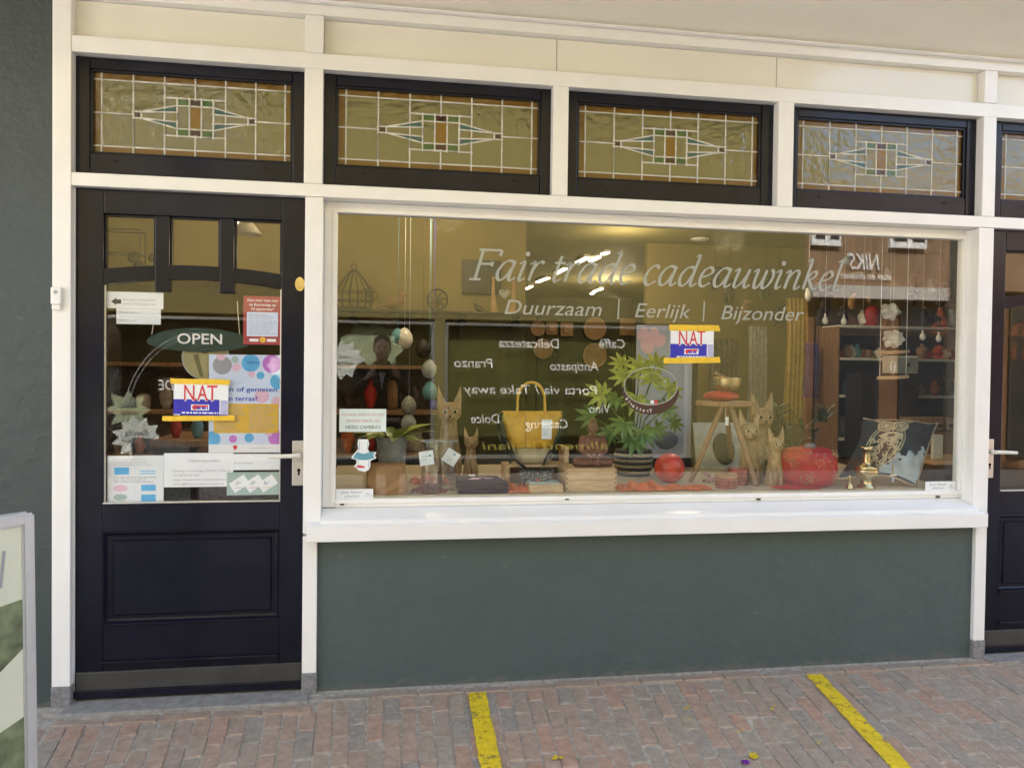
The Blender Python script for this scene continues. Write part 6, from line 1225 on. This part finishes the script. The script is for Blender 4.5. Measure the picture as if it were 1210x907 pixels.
for i, (px, py, yy, mm, lb) in enumerate(((845, 330, 3.9, 'carve', 'dark mask shaped'), (862, 345, 3.9, 'iron', 'crooked iron'), (905, 340, 3.9, 'leafd', 'leafy green'), (880, 368, 3.9, 'oak', 'brown'), (920, 372, 3.9, 'carve', 'blackish'), (975, 340, 3.0, 'maroon', 'dark red star'), (975, 362, 3.0, 'carve', 'knobbly dark'), (1080, 335, 3.9, 'iron', 'dark oval'), (1113, 350, 3.2, 'carve', 'black animal shaped'))):
    c = at(px, py, yy); bm = N(); ball(bm, c, (.05, .02, .11), 10); ball(bm, (c.x+.03, c.y, c.z+.10), (.05, .02, .03), 8); ball(bm, (c.x-.04, c.y, c.z-.06), (.03, .02, .06), 8); tube(bm, [(c.x, c.y, c.z+.05), (c.x, c.y, CZ-.003)], .002, 4)
    obj('hanging_figure', bm, mm, None, True, '%s hanging figure deep in the right half of the shop' % lb, 'hanging ornament', 'figures hanging from the shop ceiling')
for i, (px, py, s_, mm) in enumerate(((478, 400, 10, 'bulb'), (500, 412, 9, 'iron'), (507, 436, 9, 'ice'), (508, 462, 9, 'teal'), (483, 479, 9, 'cgrey'), (483, 500, 9, 'ice'), (470, 398, 8, 'teal'), (512, 478, 5, 'blue'))):
    c = at(px, py, 1.9); k_ = px2(1.9); bm = N(); lathe(bm, [(s_*k_*.05, s_*1.3*k_), (s_*k_*.5, s_*1.05*k_), (s_*k_*.92, s_*.4*k_), (s_*k_, -s_*.3*k_), (s_*k_*.7, -s_*.95*k_), (s_*k_*.1, -s_*1.2*k_)], c, 18); tube(bm, [(c.x, c.y, c.z+s_*k_), (c.x, c.y, CZ-.003)], .0015, 4)
    obj('paper_lantern', bm, mm, None, True, ['white ribbed', 'dark', 'upper pale blue', 'blue green', 'grey', 'lower pale blue', 'small blue green', 'tiny deep blue'][i]+' lantern hanging left of the tall wooden cat', 'lantern', 'lanterns hanging left of the tall cat')
# cupboard with goods seen through the door and left of the display
r = thing('door_cupboard', 'dark cupboard with shelves of goods behind the entrance door', 'cupboard', (-.9, 2.2, .02)); B('back', 'carve', r, -1.9, .37, 2.40, 2.44, .02, 1.42)
for z in (.5, .8, 1.1, 1.42): B('shelf', 'oak', r, -1.9, .37, 2.05, 2.3995, z, z+.025)
for z in (.525, .825, 1.125):
    for i in range(14): mm = g.choice(cols); vase(-1.8+i*.155, 2.2+g.uniform(-.05, .08), z+.0005, g.uniform(.10, .22), g.uniform(.035, .06), mm, '%s ornament, %s from the left on the %s board of the door cupboard' % (pal[mm], ORD[i], {.525: 'bottom', .825: 'middle', 1.125: 'top'}[z]), 'ornaments in the cupboard behind the door')
# little counter table just behind the door with mixed goods
r = thing('counter_table', 'brown counter table just inside the entrance door', 'table', (-.8, 1.2, .02)); B('top', 'oak', r, -1.25, -.36, 1.0, 1.6, .98, 1.02, bev=.004); B('apron', 'carve', r, -1.23, -.38, 1.02, 1.58, .02, .979)
for i in range(7): mm = g.choice(cols); vase(-1.15+i*.12, 1.15+g.uniform(-.05, .2), 1.0205, g.uniform(.08, .2), g.uniform(.03, .05), mm, '%s ornament, %s from the left on the counter inside the door' % (pal[mm], ORD[i]), 'ornaments on the counter inside the door')
c = at(145, 300, 2.3); r = thing('wire_basket', 'small dark wire basket of flowers on top, seen through the upper left door pane', 'basket', c); bm = N(); h = .16
for dx in (-.13, .13):
    for dy in (-.06, .06): tube(bm, [(c.x+dx, c.y+dy, c.z-h), (c.x+dx, c.y+dy, c.z+h)], .005, 4)
for dz in (-h, 0, h): tube(bm, [(c.x-.13, c.y-.06, c.z+dz), (c.x+.13, c.y-.06, c.z+dz), (c.x+.13, c.y+.06, c.z+dz), (c.x-.13, c.y+.06, c.z+dz), (c.x-.13, c.y-.06, c.z+dz)], .005, 4)
obj('wire', bm, 'iron', r); bm = N(); [ball(bm, (c.x+g.uniform(-.02, .3), c.y+g.uniform(-.05, .05), c.z-h+g.uniform(.02, .16)), g.uniform(.02, .045), 7) for _ in range(14)]; obj('flowers', bm, 'iron', r, kind='stuff')
B('high_board', 'oak', None, -1.9, -.62, 2.1, 2.6, c.z-h-.03, c.z-h-.002, label='high board above the door carrying the wire basket', cat='shelf')
c = at(290, 271, 1.4); bm = N(); lathe(bm, [(.030, .06), (.10, -.03), (.095, -.03), (.025, .055)], c, 24); tube(bm, [(c.x, c.y, c.z+.055), (c.x, c.y, CZ-.003)], .003, 5); obj('pendant_lamp', bm, 'bulb', None, True, 'white cone pendant lamp seen through the upper right door pane', 'pendant lamp')
# ================================================================== PAVEMENT SIGN AT THE LEFT EDGE
YS = -1.0; tR = at(29, 607, YS); k = px2(YS)
r = thing('pavement_sign', 'aluminium framed pavement sign with a cream and green poster at the left edge', 'pavement sign', (tR.x, YS, -.07)); r.rotation_euler.z = R_(48); xr, xl = tR.x+.03, tR.x-.66; zt = tR.z; zb = -.055; lean = .03
def leanq(name, m, x0, x1, z0, z1, d0=0., d1=.018, mirrored=False, bev=0.0015):
    f = lambda z, d: (YS-.0-(zt-z)/(zt-zb)*lean+d if not mirrored else YS+.05-(zt-z)/(zt-zb)*lean-d)
    bm = N(); a = [bm.verts.new((x, f(z, d), z)) for x in (x0, x1) for d in (d0, d1) for z in (z0, z1)]
    for q in ((0, 1, 3, 2), (4, 6, 7, 5), (0, 4, 5, 1), (2, 3, 7, 6), (0, 2, 6, 4), (1, 5, 7, 3)): bm.faces.new([a[i] for i in q])
    if bev: bmesh.ops.bevel(bm, geom=list(bm.edges), offset=bev, segments=2, affect='EDGES')
    return obj(name, bm, m, r)
fw = .036
for mi in (False, True):
    leanq('frame_rail', 'alu', xl, xr, zt-fw, zt, mirrored=mi, bev=.006); leanq('frame_rail', 'alu', xl, xr, zb+.02, zb+.02+fw, mirrored=mi, bev=.006); leanq('frame_stile', 'alu', xl, xl+fw, zb, zt-.001, .001, .017, mirrored=mi, bev=.006); leanq('frame_stile', 'alu', xr-fw, xr-.0005, zb, zt-.001, -.001, .019, mirrored=mi, bev=.006)
    leanq('poster_panel', 'poster', xl+fw-.002, xr-fw+.002, zb+.06, zt-fw+.002, .008, .013, mirrored=mi, bev=0)
f_ = lambda z: YS-(zt-z)/(zt-zb)*lean
bm = N()
def pq(bm, pts, d): bm.faces.new([bm.verts.new((x, f_(z)+d, z)) for x, z in pts])
xi = xr-fw; z1 = at(12, 720, YS-.04).z; z2 = at(12, 800, YS-.1).z; z0 = at(12, 850, YS-.1).z
pq(bm, [(xl+fw, z1-.06), (xi, z1+.02), (xi, z2+.05), (xi-.1, z2-.03), (xl+fw, z2-.1)], .0075); obj('poster_photo', bm, 'pgreen', r)
bm = N(); pq(bm, [(xl+fw, z0-.25), (xi, z0-.03), (xi, zb+.06), (xl+fw, zb+.06)], .0075); obj('poster_photo', bm, 'pgreen', r)
bm = N(); vs, fs = textpts('cadeauwinkel', .15); lo = min(v.x for v in vs); hi = max(v.x for v in vs); kk = .56/(hi-lo); zc = at(5, 693, YS-.03).z; xq = at(7, 690, YS-.03).x-.012
o = [bm.verts.new((xq-(hi-v.x)*kk, f_(zc+v.y*kk)+.0072, zc+v.y*kk*1.5)) for v in vs]
for f in fs: bm.faces.new([o[i] for i in f])
obj('lettering', bm, 'grey', r)
# ================================================================== THE OTHER SIDE OF THE STREET (seen in the panes)
YO = -7.8
tr = thing('ochre_cafe_building', 'ochre plastered cafe building across the street, reflected in the windows', 'building', (0, YO, -.11))
xc = mir(953, 300).x; zw = mir(640, 383).z; WB = (mir(526, 383).x, mir(815, 383).x); WA = (-.77, mir(514, 383).x)
def TB(name, m, *b, **k_): return B(name, m, tr, *b, **k_)
X1, X0 = -4.9, xc; HT = 6.6
TB('upper_wall', 'ochre', X1, X0, YO-.35, YO, zw+.05, HT); TB('lower_wall', 'ochre', X1, -4.401, YO-.35, YO, -.12, zw+.0495); TB('lower_wall', 'ochre', WB[1]+.06, X0, YO-.35, YO, -.12, zw+.0495); TB('plinth', 'odark', -4.4, WB[1]+.06, YO-.30, YO-.01, -.12, .10)
TB('roof', 'tile', X1, X0+.1, YO-6, YO+.3, HT+.001, HT+.25)
TB('body', 'ochre', X1, X0-.001, YO-6, YO-4.2, -.12, HT)
for a, b in ((-4.4, -.78), (WA[0], WA[1]), WB):
    for q in ((a-.0, a+.05, .10, zw), (b-.05, b, .10, zw), (a+.0505, b-.0505, zw-.04, zw+.0), (a+.0505, b-.0505, .1005, .15)): TB('shop_window_frame', 'steel', q[0], q[1], YO-.10, YO-.02, q[2], q[3])
    TB('shop_window_pane', 'glass', a+.05, b-.05, YO-.07, YO-.064, .15, zw-.04)
TB('pier', 'ochre', -.78, WA[0]-.0, YO-.3, YO, .10, zw+.0492); TB('pier', 'ochre', WA[1], WB[0], YO-.3, YO, .10, zw+.0492); TB('pier', 'ochre', WB[1]+.0005, WB[1]+.0595, YO-.3, YO, .10, zw+.0492)
TB('blind', 'blind', WB[0]+.01, WB[1]-.01, YO-.20, YO-.19, .42, zw-.02)
TB('interior_back', 'obrown', -4.35, WA[1]-.06, YO-1.6, YO-1.5, -.1, zw)
for x0, z0 in ((-6.5, 3.6), (-3.2, 3.6), (.4, 4.4), (3.4, 4.4)):
    if x0 > 0: continue
    TB('window_frame', 'owhite', x0, x0+1.1, YO, YO+.06, z0, z0+1.6); TB('window_pane', 'dark', x0+.08, x0+1.02, YO+.061, YO+.066, z0+.08, z0+1.52)
def optext(s, pr, pl, py, h, m='vinyl', parent=None, yo=.012, name='lettering', shear=.12, zoff=0):
    a, b = mir(pr, py), mir(pl, py); bm = N(); vs, fs = textpts(s, shear, .008); lo = min(v.x for v in vs); hi = max(v.x for v in vs); kx = (a.x-b.x)/(hi-lo); kz = h/.7
    o = [bm.verts.new((a.x-(v.x-lo)*kx, YO+yo, a.z+v.y*kz)) for v in vs]
    for f in fs: bm.faces.new([o[i] for i in f])
    return obj(name, bm, m, parent or tr)
for s, pr, pl, py in (('Caffè', 740, 709, 411), ('Delicatezza', 662, 590, 411), ('Antipasto', 709, 651, 438), ('Pranzo', 583, 537, 434), ('Porta via / Take away', 707, 548, 466), ('Vino', 722, 697, 488), ('Catering', 672, 621, 506), ('Dolce', 591, 557, 500)): optext(s, pr, pl, py, .135, 'owhite', yo=-.058)
optext('alimenti italiani', 720, 570, 531, .12, mat('yellow_film', (.30, .26, .04), .5, .05), yo=-.058)
def star(label, px, py, rad_px, m, n=11, inner=.74, words=(), seed=1, yo=-.12):
    p = mir(px, py); g = random.Random(seed); rad = rad_px*11.5/930; y_ = YO+yo; r = thing('star_card', label, 'card', (p.x, y_, p.z), 'star cards in the cafe windows opposite'); pts = []
    for i in range(2*n): a = math.pi*i/n; k_ = rad*(1 if i % 2 == 0 else inner)*(1+g.uniform(-.08, .08)); pts.append((p.x+k_*math.cos(a), p.z+k_*math.sin(a)*.95))
    bm = N(); prism(bm, pts, y_-.002, y_); obj('sheet', bm, m, r)
    for i, w_ in enumerate(words):
        bm = N(); vs, fs = textpts(w_, .2, .01); lo = min(v.x for v in vs); hi = max(v.x for v in vs); k_ = rad*1.2/(hi-lo)*(len(w_)/10 if len(w_) < 10 else 1)
        o = [bm.verts.new((p.x-(v.x-(lo+hi)/2)*k_, y_+.003, p.z+rad*(.10-.34*i)+v.y*k_)) for v in vs]
        for f in fs: bm.faces.new([o[q] for q in f])
        obj('lettering', bm, 'print', r)
star('grey star card reflected low left in the door glass', 160, 517, 26, 'owhite', words=('Gezellig', 'fantastisch'))
star('pale green star card reflected above the grey star in the door glass', 150, 484, 25, 'stary', 8, .6, ('Cadeau', 'winkel'), 4, -.14)
star('white star card reflected at the left edge of the display window', 406, 425, 24, 'owhite', words=('Goed', 'kaarten'), seed=2)
star('large pale green star card reflected behind the head of the person', 438, 412, 40, 'stary', 9, .72, (), 3, -.16)
star('small pale star card reflected beside the red poster in the door', 330, 432, 15, 'owhite', 8, .7, ('Mini', '1921'), 6)
optext('ARCHIMEDE', 268, 187, 461, .14, 'owhite', yo=-.058)
bm = N(); c = mir(235, 500); ribbon_ring(bm, (c.x, c.z), .98, 1.25, .012, YO-.055, YO-.05, 60, 1.2, math.pi-.2); ribbon_ring(bm, (c.x, c.z), .93, 1.19, .008, YO-.055, YO-.05, 60, 1.2, math.pi-.2); obj('arched_outline', bm, 'cgrey', tr)
gb = thing('pale_building', 'pale grey plastered house across the street left of the ochre cafe', 'building', (-9, YO, -.11))
B('wall', mat('pale_grey_plaster', (.50, .49, .46), .8, .06, 1.5), gb, -20, -4.91, YO-5, YO-.02, -.12, 6.2); B('roof', 'tile', gb, -20, -4.91, YO-5.2, YO+.2, 6.201, 6.4)
for x0 in (-8.3, -6.6, -11.2): f = B('window_frame', 'odark', gb, x0, x0+1.1, YO-.019, YO+.03, 3.2, 4.8); B('pane', 'dark', f, x0+.08, x0+1.02, YO+.031, YO+.036, 3.28, 4.72)
B('shop_window_frame', 'odark', gb, -9.5, -5.6, YO-.019, YO+.03, .1, 2.2)
nk = thing('brick_restaurant_building', 'brick restaurant building with white windows across the street, reflected in the windows', 'building', (10, YO, -.11))
ze = mir(1050, 190).z; zr = mir(1050, 155).z
def NB(name, m, *b, **k_): return B(name, m, nk, *b, **k_)
Xn = 24
NB('brick_wall', 'obrick', xc+.001, Xn, YO-.3, YO, mir(950, 337).z, ze); bm = N(); xprism(bm, [(YO+.25, ze+.001), (YO+.25, ze+.06), (YO-2.2, ze+.85), (YO-4.6, ze+.06), (YO-4.6, ze+.001)], xc+.15, Xn); obj('roof', bm, 'tile', nk); NB('eaves', 'owhite', xc+.15, Xn, YO+.10, YO+.26, ze-.12, ze-.001)
NB('lower_wall', 'obrown', xc+.001, Xn, YO-.3, YO-.02, -.12, mir(950, 352).z-.001); NB('cornice', mat('far_cornice', (.5, .46, .40), .6, .2, 2), xc+.001, mir(1119, 343).x, YO-.3, YO+.22, mir(950, 352).z, mir(950, 337).z-.001); NB('side', 'obrick', xc+.001, Xn, YO-4.5, YO-4.2, -.12, ze)
for a, b, t, bt in ((957, 992, 250, 290), (1049, 1093, 250, 293), (1140, 1180, 250, 296), (1240, 1280, 250, 300)):
    p, q = mir(a, bt), mir(b, t); f = NB('window_frame', 'owhite', p.x, q.x, YO+.001, YO+.07, p.z, q.z+.2)
    for i in (0, 1): w2 = (q.x-p.x)/2; B('pane', 'dark', f, p.x+.06+w2*i, p.x+w2-.03+w2*i, YO+.0705, YO+.075, p.z+.1, q.z+.1)
for a, b in ((960, 1040), (1060, 1130), (1185, 1250)):
    p, q = mir(a, 540), mir(b, 365); f = NB('shop_window_frame', 'odark', p.x, q.x, YO-.019, YO+.02, p.z, q.z); B('pane', 'dark', f, p.x+.07, q.x-.07, YO+.0205, YO+.026, p.z+.07, q.z-.07)
optext('NIKS', 1038, 1002, 319, .25, 'owhite', nk, .03, shear=.2); optext('eten en drinken', 1052, 993, 331, .11, 'owhite', nk, .03)
optext('al de', 1210, 1098, 397, .30, mat('rust_letters', (.14, .04, .015), .6, .1), nk, .03, shear=0); optext('uinde', 1225, 1098, 425, .30, bpy.data.materials['rust_letters'], nk, .03, shear=0)
# ================================================================== THE PHOTOGRAPHER (seen in the pane)
PX, PY, GZ = -.02, -3.93, -.112
pr = thing('person', 'person in a dark brown coat and white shirt photographing the shop, reflected in the pane', 'person', (PX, PY, GZ))
bm = N(); zt = 1.72; hd = zt-.115
P3 = lambda x, y, z: (PX+x, PY+y, z)
ball(bm, P3(0, .015, hd), (.078, .098, .118), 20); ball(bm, P3(0, .05, hd-.075), (.055, .062, .045), 14); capsule(bm, P3(0, -.015, 1.40), P3(0, .0, 1.53), .062, .056)
ball(bm, P3(0, .118, hd-.02), (.014, .020, .022), 8); tube(bm, [P3(0, .108, hd+.025), P3(0, .122, hd-.022)], [.009, .013], 8)
for s_ in (-1, 1): ball(bm, P3(s_*.079, .01, hd-.005), (.012, .022, .032), 8); ball(bm, P3(s_*.033, .098, hd+.030), (.022, .012, .008), 8); ball(bm, P3(s_*.04, .085, hd-.035), (.024, .02, .022), 8)
for z, rx, ry in ((1.0, .155, .105), (1.12, .150, .10), (1.25, .175, .11), (1.36, .185, .105), (.93, .17, .12)): ball(bm, P3(0, 0, z), (rx, ry, .10), 16)
PH = (0, -3.562)         # the phone sits right behind the camera
hands = []
for s_ in (-1, 1):
    sh, el, wr = P3(s_*.19, 0, 1.40), P3(s_*.27, .10, 1.17), (s_*.098+.0, PH[1]-.055, 1.385)
    capsule(bm, sh, el, .056, .044); capsule(bm, el, wr, .042, .029)
    palm = Vector((s_*.088, PH[1]-.030, 1.42)); capsule(bm, wr, palm, .028, .026); ball(bm, palm, (.020, .034, .040), 12)
    for i, ll in enumerate((.9, 1, .95, .78)):
        z0 = 1.462-.020*i; a = Vector((s_*.096, PH[1]-.018, z0)); b = Vector((s_*.098, PH[1]+.006, z0+.002)); c2 = Vector((s_*(.098-.030*ll), PH[1]+.008-.001, z0+.004)) ; tube(bm, [palm.lerp(a, .5), a, b, Vector((s_*(.086), PH[1]+.0102, z0+.003)), c2], [.011, .0095, .009, .0085, .007], 8)
    tube(bm, [palm, (s_*.080, PH[1]-.022, 1.392), (s_*.062, PH[1]-.016, 1.405), (s_*.048, PH[1]-.013, 1.418)], [.014, .012, .010, .008], 8)
    hip, kn, an = P3(s_*.095, 0, .88), P3(s_*.105, .02, .42), P3(s_*.11, 0, -.02); capsule(bm, hip, kn, .082, .056); capsule(bm, kn, an, .054, .036); capsule(bm, (an[0], an[1]-.03, GZ+.035), (an[0]+s_*.02, an[1]+.15, GZ+.03), .033, .028)
obj('body', bm, 'skin', pr, remesh=.0065)
bm = N(); ball(bm, P3(0, -.008, hd+.035), (.085, .102, .100), 20); dv = [v for v in bm.verts if v.co.y > PY+.055 and v.co.z < hd+.062 or v.co.z < hd-.035]; bmesh.ops.delete(bm, geom=dv, context='VERTS')
g = random.Random(6)
for i in range(60): a = g.uniform(0, 6.28); q = g.uniform(.2, 1); ball(bm, P3(.07*q*math.cos(a), -.01+.085*q*math.sin(a), hd+.045+.088*math.sqrt(max(0, 1-q*q*.9))), (.016, .018, .010), 5)
obj('hair', bm, 'hair', pr, True)
bm = N()
for z, rx, ry in ((.55, .215, .155), (.70, .205, .15), (.85, .195, .145), (1.0, .185, .135), (1.12, .185, .132), (1.25, .20, .14), (1.36, .205, .13)): ball(bm, P3(0, -.005, z), (rx, ry, .11), 18)
for s_ in (-1, 1):
    capsule(bm, P3(s_*.185, -.005, 1.40), P3(s_*.27, .10, 1.17), .072, .060); capsule(bm, P3(s_*.27, .10, 1.17), (s_*.118, PH[1]-.10, 1.355), .058, .044); capsule(bm, P3(s_*.06, .03, 1.47), P3(s_*.05, .13, 1.28), .024, .016)
obj('coat', bm, 'coat', pr, remesh=.011)
bm = N(); prism(bm, [(PX-.040, 1.47), (PX+.040, 1.47), (PX, 1.20)], PY+.128, PY+.150); obj('shirt', bm, 'shirt', pr)
bm = N()
for s_ in (-1, 1): capsule(bm, P3(s_*.095, 0, .86), P3(s_*.105, .02, .42), .098, .072); capsule(bm, P3(s_*.105, .02, .42), P3(s_*.11, 0, .0), .070, .055)
obj('trousers', bm, 'jeans', pr, remesh=.012)
for s_ in (-1, 1):
    bm = N(); x = PX+s_*.11; capsule(bm, (x, PY-.05, GZ+.045), (x+s_*.02, PY+.16, GZ+.04), .046, .038); obj('shoe', bm, 'black', pr, remesh=.008)
for s_ in (-1, 1):
    bm = N(); ball(bm, P3(s_*.033, .104, hd+.014), (.013, .008, .006), 8); obj('eye', bm, 'black', pr)
bm = N(); tube(bm, [P3(-.024, .103, hd-.058), P3(0, .112, hd-.060), P3(.024, .103, hd-.058)], .004, 5); obj('mouth', bm, mat('lips', (.30, .11, .09), .5, .05), pr)
ph = thing('phone', 'dark phone held sideways in both hands of the reflected person', 'phone', (0, PH[1], 1.42)); B('case', 'cam_body', ph, -.076, .076, PH[1]-.0085, PH[1], 1.388, 1.462, bev=.004)
bm = N(); disc(bm, (.045, 1.435), .012, .012, PH[1], PH[1]+.002, 18); obj('lens', bm, 'dark', ph)
